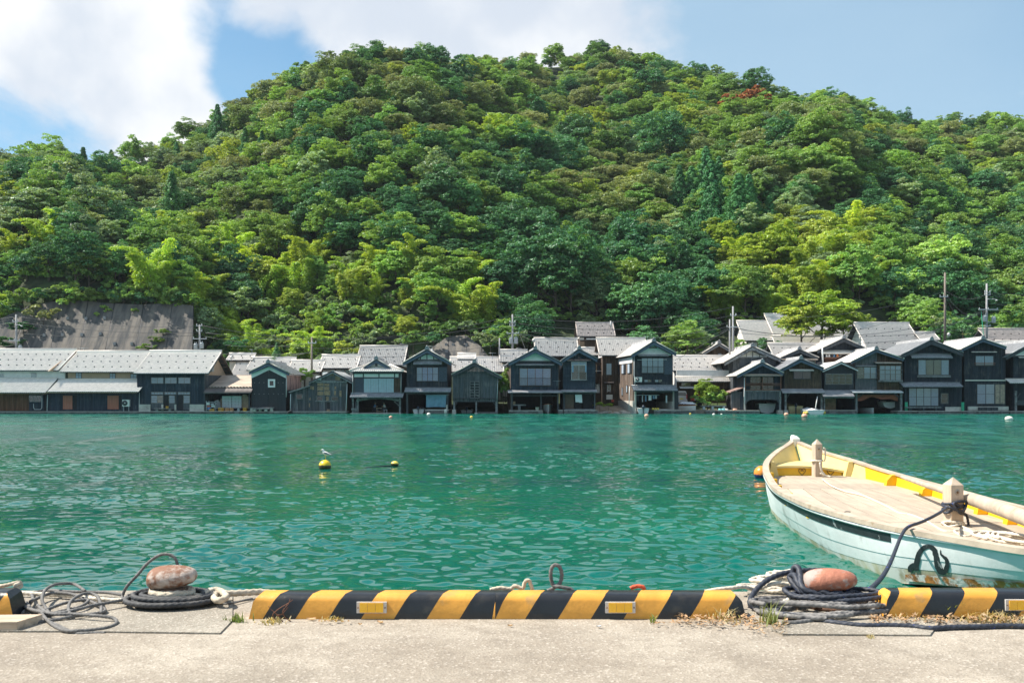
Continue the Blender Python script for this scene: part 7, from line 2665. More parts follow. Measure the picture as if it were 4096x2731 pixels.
for side in (-1, 1):
 V = []
 for r in range(NR):
  q = ROWS[r]
  zd = deck_z(q[0]) - .04
  td = (q[3] - zd) / (q[3] - q[7])
  for t in (.015, td * .5, td):
   p = hull_pt(r, side, t, -.055)
   mid = (q[1] + q[2]) / 2
   if (p.x - mid) * side < .01:
    p.x = mid + .01 * side
   V.append(bl(p))
 V = np.array(V)
 fq = grid_faces(NR, 3)
 far = 3 * 6 + 3
 put('inner_planking', np_mesh('inner_planking', V, fq[fq.min(1) >= far * 3], 'yellow_paint', smooth=True), boat)
 put('bow_planking', np_mesh('bow_planking', V, fq[fq.min(1) < far * 3], 'pale_yellow', smooth=True), boat)
 b = MB()
 vs, fs = [], []
 for r in range(NR):
  q = ROWS[r]
  xo = q[1] - .03 if side < 0 else q[2] + .03
  xi = q[1] + .085 if side < 0 else q[2] - .085
  if q[2] - q[1] < .2:
   xi = (q[1] + q[2]) / 2
  for x_, z_ in ((xo, q[3] - .035), (xo, q[3] + .022), (xi, q[3] + .026), (xi, q[3] - .012)):
   vs.append(bl((x_, q[0], z_)))
 for r in range(NR - 1):
  for k in range(4):
   fs.append((r * 4 + k, r * 4 + (k + 1) % 4, (r + 1) * 4 + (k + 1) % 4, (r + 1) * 4 + k))
 fs += [(0, 1, 2, 3), ((NR - 1) * 4 + 3, (NR - 1) * 4 + 2, (NR - 1) * 4 + 1, (NR - 1) * 4)]
 b.add(vs, fs)
 b.build('gunwale', 'rail_wood', boat)

V = []
r0, r1 = row_at(18.9), row_at(11.15)
n = 60
for i in range(n + 1):
 r = r0 + (r1 - r0) * i / n
 w = .05 + .055 * (i / n)
 for t in (.11, .11 + w * 1.5):
  V.append(bl(hull_pt(r, -1, t, .006)))
put('black_band', np_mesh('black_band', np.array(V), grid_faces(n + 1, 2), 'hull_black', smooth=True), boat)
V = []
for i in range(n + 1):
 r = r0 - 8 + (row_at(9.2) - r0 + 8) * i / n
 for t, o in ((.055, .012), (.07, .03), (.10, .03), (.115, .004)):
  V.append(bl(hull_pt(max(r, 0), -1, t, o)))
put('rub_rail', np_mesh('rub_rail', np.array(V), grid_faces(n + 1, 4), 'hull_paint'), boat)

def ribbon_on_hull(pts, name, mat, out=.005):
 """pts: (px, py, half width in photo px)"""
 path = smooth_path([(a, b, c) for a, b, c in pts], 9)
 V = []
 for i, p in enumerate(path):
  q = path[min(i + 1, len(path) - 1)] - path[max(i - 1, 0)]
  nx, ny = -q.y, q.x
  l_ = math.hypot(nx, ny) or 1
  for s in (-1, 1):
   r, t = hull_find(p.x + s * nx / l_ * p.z, p.y + s * ny / l_ * p.z)
   V.append(bl(hull_pt(r, -1, t, out)))
 put(name, np_mesh(name, np.array(V), grid_faces(len(path), 2), mat, smooth=True), boat)

_hf = {}
GRID = [(r, t, hull_pt(r, -1, t)) for r in np.arange(row_at(13.5), NR - 1, .08) for t in np.linspace(0, 1, 81)]
GP = np.array([(CX + F * p.x / p.y, HY - F * (p.z - CZ) / p.y) for _, _, p in GRID])

def hull_find(px, py):
 i = int(np.argmin((GP[:, 0] - px) ** 2 + (GP[:, 1] - py) ** 2))
 return GRID[i][0], GRID[i][1]

ribbon_on_hull([(3665, 2282, 9), (3668, 2250, 10), (3676, 2218, 10), (3692, 2194, 10), (3714, 2184, 9), (3736, 2194, 10), (3745, 2222, 11), (3750, 2255, 12), (3765, 2284, 13), (3782, 2284, 10), (3790, 2258, 8), (3786, 2236, 7), (3772, 2222, 5), (3763, 2208, 3), (3766, 2196, 1)], 'scroll_mark', 'hull_black')
ribbon_on_hull([(3642, 2288, 6), (3644, 2270, 11), (3656, 2258, 9), (3668, 2262, 3)], 'scroll_mark', 'hull_black')
ribbon_on_hull([(3624, 2309, 13), (3680, 2312, 15), (3760, 2320, 16), (3850, 2329, 17), (3950, 2337, 18), (4080, 2346, 18), (4180, 2352, 18)], 'iron_band', 'iron_rust', .01)

rd = random.Random(3)

def deck_board(Ya, Yb, fa, fb, name='plank'):
 t = 1 + rd.uniform(-.2, .16)
 m = max(2, int(abs(Yb - Ya) / .5) + 1)
 vs = []
 for i in range(m + 1):
  y = Ya + (Yb - Ya) * i / m
  z = deck_z(y) + rd.uniform(-.002, .002)
  for f, dx in ((fa, .008), (fb, -.008)):
   vs.append(bl((inner_x(y, f) + dx, y, z)))
   vs.append(bl((inner_x(y, f) + dx, y, z - .03)))
 fs = []
 for i in range(m):
  a = i * 4
  fs += [(a, a + 2, a + 6, a + 4), (a + 1, a, a + 4, a + 5), (a + 2, a + 3, a + 7, a + 6)]
 fs += [(0, 1, 3, 2), (m * 4, m * 4 + 2, m * 4 + 3, m * 4 + 1)]
 MB().add(vs, fs, (t, t * .99, t * .97)).build(name, 'deck_wood', boat)

for Ya, Yb in ((19.42, 18.75), (18.74, 18.0), (17.99, 17.2)):
 deck_board(Yb, Ya, 0.0, 1.0)
fr = [0, .12, .235, .36, .47, .60, .72, .86, 1.0]
for a, b in zip(fr[:-1], fr[1:]):
 deck_board(13.2, 17.18, a, b)
 deck_board(11.02, 13.18, a, b)
for Ya, Yb in ((10.6, 11.0), (10.2, 10.58)):
 deck_board(Ya, Yb, 0.0, 1.0)
for a, b in zip(fr[:-1], fr[1:]):
 deck_board(8.9, 10.18, a, b)

yb = 19.47
xl_, xr_ = inner_x(yb, .02), inner_x(yb, .98)
zt = Z(1866, yb)
b = MB()
m = 8
vs, fs = [], []
for i in range(m + 1):
 f = i / m
 x = xl_ + (xr_ - xl_) * f
 top = zt - .10 * f + .05 * math.sin(math.pi * f)
 vs += [bl((x, yb + .0, deck_z(yb) - .02)), bl((x, yb + .02, top))]
for i in range(m):
 fs.append((2 * i, 2 * i + 2, 2 * i + 3, 2 * i + 1))
b.add(vs, fs)
lock = b.build('bow_locker', 'yellow_paint', boat)
vs, fs = [], []
for i in range(m + 1):
 f = i / m
 x = xl_ + (xr_ - xl_) * f
 top = zt - .10 * f + .05 * math.sin(math.pi * f)
 yf = 20.7
 vs += [bl((x, yb - .03, top - .03)), bl((x, yb - .03, top + .012)), bl((inner_x(yf, f), yf, zt + .03))]
for i in range(m):
 fs += [(3 * i, 3 * i + 3, 3 * i + 4, 3 * i + 1), (3 * i + 1, 3 * i + 4, 3 * i + 5, 3 * i + 2)]
MB().add(vs, fs).build('locker_top', 'pale_yellow', boat)
for f, w in ((0.0, .16), (1.0, -.16)):
 x = inner_x(19.35, f)
 zg = ROWS[int(row_at(19.35))][3]
 MB().add([bl(p) for p in ((x, 19.3, deck_z(19.3) - .02), (x + w, 19.3, deck_z(19.3) - .02), (x + w * .55, 19.3, zg - .01), (x, 19.3, zg - .01), (x, 19.45, deck_z(19.3) - .02), (x + w, 19.45, deck_z(19.3) - .02), (x + w * .55, 19.45, zg - .01), (x, 19.45, zg - .01))],
    [(0, 1, 2, 3), (7, 6, 5, 4), (0, 4, 5, 1), (1, 5, 6, 2), (2, 6, 7, 3), (3, 7, 4, 0)]).build('knee', 'pale_yellow', boat)

def emblem(px, py):
 """Heart with two inner scrolls painted on the locker front."""
 c = Vector((X(px, yb), yb - .006, Z(py, yb)))
 s = .066
 b = MB()
 for sg in (-1, 1):
  heart = [(0, -1.1), (.55, -.5), (.95, .05), (.9, .6), (.5, .85), (.15, .65), (.12, .3), (.35, .15), (.5, .35)]
  P = smooth_path([(sg * a, q, 0) for a, q in heart], .08)
  vs, fs = [], []
  for i, p in enumerate(P):
   q = P[min(i + 1, len(P) - 1)] - P[max(i - 1, 0)]
   nx, ny = -q.y, q.x
   L = math.hypot(nx, ny) or 1
   for e in (-1, 1):
    vs.append(bl((c.x + s * (p.x + e * nx / L * .10), c.y, c.z + s * (p.y + e * ny / L * .10))))
  for i in range(len(P) - 1):
   fs.append((2 * i, 2 * i + 1, 2 * i + 3, 2 * i + 2))
  b.add(vs, fs)
 b.build('heart_emblem', 'emblem_brown', lock)

emblem(3208, 1885)
emblem(3322, 1886)
b = MB()
b.add([bl(p) for p in ((5.95, 21.12, 1.0), (6.11, 21.12, 1.0), (6.08, 21.42, 1.0), (5.98, 21.42, 1.0), (5.95, 21.12, 1.165), (6.11, 21.12, 1.165), (6.07, 21.42, 1.20), (5.99, 21.42, 1.20), (5.98, 21.2, 1.225), (6.07, 21.2, 1.215), (6.05, 21.38, 1.235), (6.0, 21.38, 1.235))],
  [(0, 1, 5, 4), (1, 2, 6, 5), (2, 3, 7, 6), (3, 0, 4, 7), (4, 5, 9, 8), (5, 6, 10, 9), (6, 7, 11, 10), (7, 4, 8, 11), (8, 9, 10, 11)])
b.build('stem_head', 'white_paint', boat)
for px, py in ((3571, 1905), (3713, 1945), (3938, 2008), (4059, 2040)):
 Y = 15.0
 for _ in range(30):
  r = row_at(Y)
  q = ROWS[int(r)]
  Y = (inner_x(Y, .985)) * F / (px - CX)
 x = inner_x(Y, 1.0)
 zg = ROWS[int(row_at(Y))][3]
 dz = deck_z(Y)
 b = MB()
 for k in range(1):
  prof = [(x + .03, dz), (x - .17, dz), (x - .15, dz + .10), (x - .07, zg - .01), (x + .02, zg + .0)]
  vs = [bl((a, Y - .06, q)) for a, q in prof] + [bl((a, Y + .06, q)) for a, q in prof]
  nn = len(prof)
  b.add(vs, [tuple(range(nn)), tuple(range(2 * nn - 1, nn - 1, -1))] + [(i, i + nn, (i + 1) % nn + nn, (i + 1) % nn) for i in range(nn)])
 b.build('rib', 'yellow_paint', boat)
for Y in (17.9, 17.0, 16.0, 14.9, 13.6):
 x = inner_x(Y, 0.0)
 zg = ROWS[int(row_at(Y))][3]
 MB().box(x - .02 - BX, x + .07 - BX, Y - .06 - BY, Y + .06 - BY, deck_z(Y), zg + .004).build('rib', 'yellow_paint', boat)
for px, pyb, pyt, w in ((3268, 1905, 1755, .145), (3812, 2106, 1907, .178)):
 p = pt(px, pyb, deck_z(19.2 if px < 3500 else 11.8))
 ztop = Z(pyt, p.y)
 zs = ztop - .10
 b = MB()
 h_ = w / 2
 ca, sa = math.cos(R(12)), math.sin(R(12))
 sq = [(-h_, -h_), (h_, -h_), (h_, h_), (-h_, h_)]
 sq = [(a * ca - c * sa, a * sa + c * ca) for a, c in sq]
 vs = [bl((p.x + a, p.y + c, p.z - .1)) for a, c in sq] + [bl((p.x + a, p.y + c, zs)) for a, c in sq] + [bl((p.x, p.y, ztop))]
 b.add(vs, [(0, 1, 5, 4), (1, 2, 6, 5), (2, 3, 7, 6), (3, 0, 4, 7), (4, 5, 8), (5, 6, 8), (6, 7, 8), (7, 4, 8)])
 po = b.build('mooring_post', 'post_wood', boat)
 cc = Vector(bl((p.x, p.y, zs - .09))) + Vector((sa * -h_ * 0, 0, 0))
 n_ = Vector((sa, -ca, 0))
 g = MB()
 g.tube([cc + n_ * (h_ + .0005), cc + n_ * (h_ + .003)], w * .22, 14)
 g.build('knot', 'rail_wood', po)
 g = MB()
 g.tube([cc + n_ * (h_ + .0032), cc + n_ * (h_ + .005)], w * .10, 12)
 g.build('knot', 'emblem_brown', po)
NP = pt(3812, 2106, deck_z(11.8))
FP = pt(3268, 1905, deck_z(19.2))

# ------------------------------------------------------------------ things on the boat
o = MB()
op = smooth_path([(6.46, 16.5, .74), (6.28, 15.2, .735), (6.12, 14.0, .74), (5.98, 13.0, .745), (5.75, 11.6, .75), (5.35, 9.6, .76)], .15)
nn = len(op)
rads = []
for i in range(nn):
 f = i / (nn - 1)
 rads.append(.028 + .03 * min(1, f / .45) if f < .45 else (.075 if f < .5 else .088))
o.tube(op, rads, 12)
ob = o.build('sculling_oar', 'rail_wood')
tag(ob, 'long weathered wooden oar lying on the far ribs of the boat', 'oar')

def ring(c, rad, z, n=12, wob=.006, seed=0, turns=1.0):
 r_ = random.Random(seed)
 return [(c.x + math.cos(2 * math.pi * k / n) * rad, c.y + math.sin(2 * math.pi * k / n) * rad, z + r_.uniform(-wob, wob) + .0 * k) for k in range(int(n * turns) + 1)]

k1 = ring(NP, .125, NP.z + .30, 10, .02, 1) + ring(NP, .128, NP.z + .26, 10, .03, 2) + ring(NP, .126, NP.z + .22, 10, .03, 3) + [(NP.x - .10, NP.y - .12, NP.z + .27), (NP.x + .06, NP.y - .14, NP.z + .22), (NP.x + .13, NP.y - .08, NP.z + .33), (NP.x - .05, NP.y - .14, NP.z + .32),
  (NP.x + .02, NP.y - .15, NP.z + .2), (NP.x + .16, NP.y - .02, NP.z + .16), (NP.x + .19, NP.y - .02, NP.z + .05), (NP.x + .19, NP.y - .03, NP.z + .0)]
rope('knotted_rope', 'black rope knotted round the near post of the boat', k1, .016, 'rope_navy', 'ropes on the boat')
mr = [(NP.x - .12, NP.y - .10, NP.z + .26)] + [tuple(v) for v in P3([(3750, 2055, 0, 11.5), (3690, 2085, 0, 11.1)])] + [tuple(v) for v in P3([(3632, 2107, 0, 10.75), (3606, 2140, 0, 10.4), (3588, 2183, 0, 10.0), (3566, 2238, 0, 9.2), (3538, 2292, 0, 8.1), (3500, 2338, 0, 7.0), (3462, 2364, 0, 6.1), (3410, 2368, 0, 5.45), (3360, 2372, 0, 5.22)])]
rope('mooring_rope', 'navy mooring rope from the boat post down to the orange bollard', mr, .0165, 'rope_navy', 'ropes on the boat')

def crop_deck(l, dz=.012):
 out = []
 for a, b in l:
  p = pt(2940 + a / 1.8235, 1700 + b / 1.8235, .47)
  out.append(tuple(pt(2940 + a / 1.8235, 1700 + b / 1.8235, deck_z(p.y) + dz)))
 return out

rope('deck_rope', 'thin white rope running along the deck between the posts', crop_deck([(640, 395), (700, 440), (800, 482), (880, 500), (950, 520), (1040, 560), (1120, 598), (1200, 640), (1290, 655), (1380, 690), (1450, 730), (1520, 770), (1600, 775)]), .012, 'rope_white', 'ropes on the boat')
w2 = ring(NP, .12, NP.z + .06, 10, .02, 4) + ring(NP, .13, NP.z + .03, 10, .02, 5) + crop_deck([(1640, 730), (1700, 760), (1740, 790), (1690, 810), (1640, 800), (1600, 770), (1680, 770), (1800, 800), (1870, 820), (1960, 845)])
rope('deck_rope', 'white rope wound round the foot of the near post', w2, .016, 'rope_white', 'ropes on the boat')
for k, (cx_, cy_, a, b_) in enumerate(((2010, 835, .30, .5), (2060, 850, .26, .42))):
 c = pt(2940 + cx_ / 1.8235, 1700 + cy_ / 1.8235, .45)
 rope('deck_rope', ('loose white rope coil on the near deck', 'second white rope coil at the picture edge')[k], coil(c.x, c.y, .455 + .03 * k, 2.6, a * .6, a, 1.0, b_ / a, 60 + k, .012, .08), .016, 'rope_white', 'ropes on the boat')
w3 = ring(FP, .10, Z(1842, FP.y), 8, .01, 6) + [(FP.x + .02, FP.y - .12, Z(1850, FP.y)), (FP.x + .05, FP.y - .13, Z(1880, FP.y)), (FP.x + .10, FP.y - .13, Z(1895, FP.y)), (FP.x + .02, FP.y - .14, Z(1890, FP.y)), (FP.x + .14, FP.y - .15, Z(1900, FP.y)), (FP.x + .2, FP.y - .2, .53)]
rope('knotted_rope', 'white rope hitched round the far post of the boat', w3, .018, 'rope_white', 'ropes on the boat')
w4 = [(FP.x + .10, FP.y - .08, Z(1790, FP.y)), (FP.x + .14, FP.y - .06, Z(1797, FP.y)), (FP.x + .13, FP.y - .08, Z(1835, FP.y)), (FP.x + .10, FP.y - .1, Z(1842, FP.y))]
rope('hung_rope', 'white rope bight hanging on the far post', w4, .014, 'rope_white', 'ropes on the boat')
hl = [tuple(v) for v in P3([(3402, 2046, 0, 13.2), (3380, 2046, 0, 13.2), (3371, 2060, 0, 13.1), (3372, 2110, 0, 13.15), (3375, 2160, 0, 13.3), (3372, 2195, 0, 13.4), (3360, 2222, 0, 13.4), (3363, 2240, 0, 13.4)])]
rope('thin_line', 'thin dark line hanging over the side of the boat', hl, .006, 'rope_black', 'ropes on the boat')

# ------------------------------------------------------------------ buoys and gull

def float_mat(name, top, foot, level):
 """Float paint above, algae at and below the waterline."""
 m = bpy.data.materials.new(name)
 m.use_nodes = True
 nt = m.node_tree
 p = nt.nodes['Principled BSDF']
 p.inputs['Roughness'].default_value = .3
 tc = nd(nt, 'ShaderNodeTexCoord')
 sp = nd(nt, 'ShaderNodeSeparateXYZ')
 ln(nt, tc.outputs['Object'], sp.inputs[0])
 nz = nd(nt, 'ShaderNodeTexNoise', i_Scale=14.0, i_Detail=5.0)
 ln(nt, tc.outputs['Object'], nz.inputs['Vector'])
 h = math_n(nt, 'ADD', sp.outputs['Z'], math_n(nt, 'MULTIPLY', math_n(nt, 'SUBTRACT', nz.outputs['Fac'], .5), .09))
 ln(nt, mix_n(nt, ramp_n(nt, h, level - .015, level + .015), foot, top), p.inputs['Base Color'])
 MATS[name] = m

float_mat('buoy_yellow', (0.82, 0.56, 0.03), (0.06, 0.045, 0.012), 0.035)
float_mat('buoy_small', (0.78, 0.60, 0.10), (0.05, 0.04, 0.012), 0.025)
float_mat('buoy_orange', (0.88, 0.27, 0.035), (0.02, 0.03, 0.12), -0.02)

def buoy(px, py_w, rad, mat, label, zc=.4, name='mooring_buoy', sx=1.0, sz=1.0, group='floats on the bay'):
 p = pt(px, py_w, 0.0)
 root = thing(name, label, 'buoy', (p.x, p.y, 0), 0, group)
 MB().ball((0, 0, 0), rad, 22, 14, sx=sx, sz=sz).build('float', mat, root).location = (0, 0, rad * zc)
 b = MB()
 b.tube([(0, -.02, rad * zc - rad * sz * .96), (0, -.02, -rad * 1.4 - .2)], rad * .12, 8)
 b.build('tail', 'rope_black', root)
 return root

buoy(1300, 1875, .178, 'buoy_yellow', 'round yellow buoy with a gull standing on it', .45)
buoy(1579, 1863, .105, 'buoy_small', 'small barrel shaped yellow buoy near the gull', .5, sx=1.15, sz=.9)
buoy(3047, 1912, .195, 'buoy_orange', 'round orange buoy behind the bow of the boat', .62)
pr = pt(1579, 1863, 0)
rope('buoy_rope', 'weedy dark rope floating beside the small yellow buoy', [(pr.x - .08, pr.y, .01), (pr.x - .25, pr.y - .05, .012), (pr.x - .5, pr.y - .25, .0), (pr.x - .8, pr.y - .5, -.02), (pr.x - 1.0, pr.y - .6, -.05)], .018, 'rope_black', 'floats on the bay')

def gull():
 p = pt(1300, 1875, 0)
 zt_ = .178 * .45 + .178
 root = thing('gull', 'white gull with grey wings standing on the yellow buoy', 'bird', (p.x + .01, p.y, zt_))
 s = 1.05
 ax = [(-.108, .262, .004), (-.100, .263, .016), (-.085, .268, .026), (-.068, .266, .028), (-.055, .250, .025), (-.05, .228, .030), (-.035, .200, .044), (-.005, .178, .053), (.03, .166, .050), (.065, .158, .040), (.10, .150, .026), (.135, .142, .014), (.165, .138, .006)]
 vs, fs = [], []
 n = 12
 for i, (x, z, r) in enumerate(ax):
  a, b = ax[max(i - 1, 0)], ax[min(i + 1, len(ax) - 1)]
  t = Vector((b[0] - a[0], 0, b[1] - a[1])).normalized()
  u = Vector((-t.z, 0, t.x))
  for k in range(n):
   th = 2 * math.pi * k / n
   q = Vector((x, 0, z)) + u * r * math.cos(th) + Vector((0, 1, 0)) * r * .82 * math.sin(th)
   vs.append(q * s)
 for i in range(len(ax) - 1):
  for k in range(n):
   fs.append((i * n + k, i * n + (k + 1) % n, (i + 1) * n + (k + 1) % n, (i + 1) * n + k))
 fs += [tuple(range(n)), tuple(range((len(ax) - 1) * n, len(ax) * n))[::-1]]
 MB().add(vs, fs, smooth=True).build('body', 'plaster_white', root)
 for sg in (-1, 1):
  w = [(-.03, .205), (.03, .200), (.10, .165), (.16, .145), (.20, .140), (.12, .138), (.05, .145), (-.01, .160), (-.035, .18)]
  vs = [(a * s, sg * (.040 - .10 * max(0, a - .05)) * s, b * s) for a, b in w] + [(a * s, sg * (.052 - .13 * max(0, a - .05)) * s, b * s) for a, b in w]
  m = len(w)
  MB().add(vs, [tuple(range(m)), tuple(range(2 * m - 1, m - 1, -1))] + [(i, i + m, (i + 1) % m + m, (i + 1) % m) for i in range(m)]).build('wing', 'tile_dark', root)
  MB().tube([(.005, sg * .015, .135), (.01, sg * .015, .07), (.008, sg * .015, .0)], .005, 6).build('leg', 'float_yellow', root)
 MB().prism([(.15 * s, .137 * s), (.205 * s, .128 * s), (.205 * s, .138 * s), (.15 * s, .146 * s)], -.012, .012).build('tail', 'guard_dark', root)
 MB().tube([(-.106 * s, 0, .262 * s), (-.135 * s, 0, .255 * s), (-.142 * s, 0, .249 * s)], [.009, .006, .002], 6).build('beak', 'float_yellow', root)
 for sg in (-1, 1):
  MB().ball((-.090 * s, sg * .021 * s, .272 * s), .0035, 6, 4).build('eye', 'guard_dark', root)

gull()

# ------------------------------------------------------------------ concrete slopes behind the village
def slope_material(name, a, b):
 m = bpy.data.materials.new(name)
 m.use_nodes = True
 nt = m.node_tree
 p = nt.nodes['Principled BSDF']
 p.inputs['Roughness'].default_value = .95
 p.inputs['Specular IOR Level'].default_value = .2
 geo = nd(nt, 'ShaderNodeNewGeometry')
 mp = nd(nt, 'ShaderNodeMapping')
 mp.inputs['Scale'].default_value = (.7, .12, .06)
 ln(nt, geo.outputs['Position'], mp.inputs[0])
 n = nd(nt, 'ShaderNodeTexNoise', i_Scale=1.6, i_Detail=8.0, i_Roughness=.65)
 ln(nt, mp.outputs[0], n.inputs['Vector'])
 c = mix_n(nt, ramp_n(nt, n.outputs['Fac'], .38, .66), a, b)
 n2 = nd(nt, 'ShaderNodeTexNoise', i_Scale=1.1, i_Detail=8.0, i_Roughness=.7)
 ln(nt, geo.outputs['Position'], n2.inputs['Vector'])
 c = mix_n(nt, math_n(nt, 'MULTIPLY', ramp_n(nt, n2.outputs['Fac'], .45, .7), .5), c, tuple(x * .55 for x in a))
 ln(nt, c, p.inputs['Base Color'])
 MATS[name] = m

slope_material('slope_concrete', (.185, .168, .148), (.07, .073, .078))  # dark tone joins real streaks with tree shade put into the colour

def concrete_slope(label, cols, Y0, Y1, py0, py1, drains, depth=.5):
 """cols: one (bottom px, top px, top py) for each joint between panels."""
 def P(px, py, off=0.0):
  v = (py0 - py) / (py0 - py1)
  Y = Y0 + (Y1 - Y0) * v + off
  return Vector((X(px, Y), Y, Z(py, Y)))
 c = P((cols[0][0] + cols[-1][0]) / 2, py0)
 root = thing('retaining_wall', label, 'retaining wall', (c.x, c.y, 0))
 o = Vector((c.x, c.y, 0))
 for (b0, t0, ty0), (b1, t1, ty1) in zip(cols[:-1], cols[1:]):
  V = []
  m, n = 6, 8
  for j in range(n + 1):
   for i in range(m + 1):
    f, g = i / m, j / n
    ty = ty0 + (ty1 - ty0) * f
    px = (b0 + 2.0 + (b1 - b0 - 4.0) * f) * (1 - g) + (t0 + 2.0 + (t1 - t0 - 4.0) * f) * g
    V.append(P(px, py0 + (ty - py0) * g) - o)
  fq = grid_faces(n + 1, m + 1)
  k = len(V)
  V2 = [v + Vector((0, depth, 0)) for v in V]
  put('panel', np_mesh('panel', np.array(V), fq, 'slope_concrete'), root)
 V = []
 for b, t, ty in cols:
  V += [P(b, py0, .12) - o, P(t, ty + 2, .12) - o]
 fq = [(2 * i, 2 * i + 2, 2 * i + 3, 2 * i + 1) for i in range(len(cols) - 1)]
 put('joint_backing', np_mesh('joint_backing', np.array(V), np.array(fq), 'guard_dark'), root)
 for px, py in drains:
  q = P(px, py) - o
  MB().box(q.x - .16, q.x + .16, q.y - .35, q.y + .05, q.z - .3, q.z + .12).build('drain_box', 'pole_concrete', root)
 return P

PS = concrete_slope('tall concrete slope with stains and painted shade above the white and beige walled houses', [(-120, -60, 1300), (40, 120, 1222), (198, 246, 1200), (318, 352, 1204), (417, 458, 1214), (540, 575, 1218), (660, 690, 1212), (770, 775, 1222)],
     131.5, 138.2, 1425, 1200, [(274, 1270), (347, 1272), (421, 1269), (253, 1336), (330, 1336), (404, 1332), (461, 1372), (387, 1401), (239, 1402), (530, 1372), (180, 1338), (163, 1402)])
concrete_slope('small concrete slope behind the boathouse with the blue tarp', [(1660, 1755, 1368), (1793, 1795, 1345), (1870, 1862, 1340), (1965, 1925, 1385)], 129.5, 134.5, 1440, 1340, [(1785, 1376), (1812, 1376), (1866, 1377), (1865, 1409), (1787, 1402)])

# ------------------------------------------------------------------ trees and bushes of the village
def plant(kind, i, px, py_base, Y, s, label, name=None, mat=None, sz=None, cat=None, grp=None):
 crown, trunk, h = PROTO[kind][i]
 nm = name or ('bush' if kind == 'shrub' else 'garden_tree')
 root = thing(nm, label, cat or ('bush' if kind == 'shrub' else 'tree'), (X(px, Y), Y, Z(py_base, Y)), px * .37, grp)
 root.scale = (s, s, sz or s)
 put('trunk', trunk, root)
 c = put('foliage' if kind == 'shrub' else 'crown', crown, root)
 if mat:
  for o_ in (c,):
   o_.material_slots[0].link = 'OBJECT'
   o_.material_slots[0].material = MATS[mat]
 return root

for k in range(17):
 px = 30 + k * 46
 py = np.interp(px, [0, 120, 246, 458, 775], [1260, 1222, 1200, 1214, 1218])
 q = PS(px, py)
 a, i_ = [('dark green bush', 0), ('leafy green bush', 1), ('pale green bush', 3)][k % 3]
 crown, trunk, h = PROTO['shrub'][i_]
 ordn = ('first', 'second', 'third', 'fourth', 'fifth', 'sixth', 'seventh', 'eighth', 'ninth', 'tenth', 'eleventh', 'twelfth', 'thirteenth', 'fourteenth', 'fifteenth', 'sixteenth', 'seventeenth')[k]
 root = thing('bush', f'{a} on the edge of the tall concrete slope, {ordn} from the west', 'bush', (q.x, q.y + .1, q.z - .55), k * 1.3, 'bushes on the concrete slope')
 root.scale = (1.2 + .25 * (k % 3), 1.0, 1.0 + .6 * ((k * 7) % 4) / 3)
 put('trunk', trunk, root)
 c = put('foliage', crown, root)
 c.material_slots[0].link = 'OBJECT'
 c.material_slots[0].material = MATS['leaf_dark' if k % 3 == 0 else ('leaf_mid' if k % 3 == 1 else 'leaf_mid')]
q = PS(175, 1290)
r_ = plant('shrub', 0, 175, 1310, q.y - .3, 1.5, 'olive bush clinging to the west part of the concrete slope', mat='leaf_olive')
for px, py, s, lab in ((90, 1330, 1.4, 'dark ivy mound low on the west end of the concrete slope'), (30, 1400, 1.6, 'dark bush at the foot of the concrete slope by the pole'), (620, 1370, .9, 'small grass mound on the concrete slope'), (590, 1400, .9, 'low grass mound at the foot of the concrete slope'), (650, 1335, .8, 'upper grass mound on the concrete slope')):
 q = PS(px, py)
 plant('shrub', 1, px, py + 10, q.y - .2, s, lab, mat='leaf_dark' if px < 100 else 'leaf_mid', sz=s * .6)

plant('mid', 1, 2830, 1640, 113.2, .46, 'yellow green tree in the courtyard beside the van', mat='leaf_yellow')
plant('shrub', 0, 2815, 1637, 112.2, .9, 'leafy bush under the courtyard tree on the van side', mat='leaf_mid')
plant('shrub', 3, 2870, 1637, 112.0, 1.05, 'leafy bush under the courtyard tree on the boathouse side', mat='leaf_mid')
plant('shrub', 1, 2845, 1634, 113.5, 1.0, 'bush behind the two courtyard bushes')
plant('yellow', 2, 3285, 1420, 133.0, 1.5, 'large pale green spreading tree before the grand silver roof', sz=1.2, mat='leaf_yellow')
plant('yellow', 0, 3205, 1425, 132.0, 1.1, 'smaller pale green tree under the spreading tree', mat='leaf_yellow')
plant('yellow', 1, 3375, 1425, 132.0, 1.05, 'pale green tree at the east end of the grand silver roof', mat='leaf_yellow')
plant('mid', 2, 2752, 1450, 128.0, .66, 'layered light green tree behind the laundry boathouse', mat='leaf_mid')
plant('mid', 0, 2700, 1440, 129.5, .6, 'lower light green tree beside the layered one')
plant('pale', 1, 2800, 1432, 129.0, .55, 'pale tree behind the little shrine')
plant('cedar', 0, 1106, 1455, 123.5, .26, 'cloud pruned pine behind the black storehouse', 'pine_tree', 'leaf_dark')
plant('shrub', 0, 1186, 1540, 118.0, .62, 'rounded pruned bush beside the wooden pole', mat='leaf_mid')
plant('shrub', 1, 1218, 1530, 118.0, .8, 'taller pruned bush by the wooden pole', mat='leaf_mid')
plant('shrub', 3, 2014, 1620, 112.5, .8, 'climbing green bush in the gap beside the lattice boathouse', sz=1.6, mat='leaf_mid')
plant('shrub', 0, 2022, 1560, 114.0, .7, 'upper green bush in the gap beside the lattice boathouse', sz=1.2, mat='leaf_mid')
plant('shrub', 2, 2400, 1628, 111.6, .55, 'grassy clump on the rocks beside the clapboard boathouse', sz=.35)
plant('shrub', 2, 2435, 1630, 111.2, .55, 'second grassy clump on the rocky bank', sz=.3)
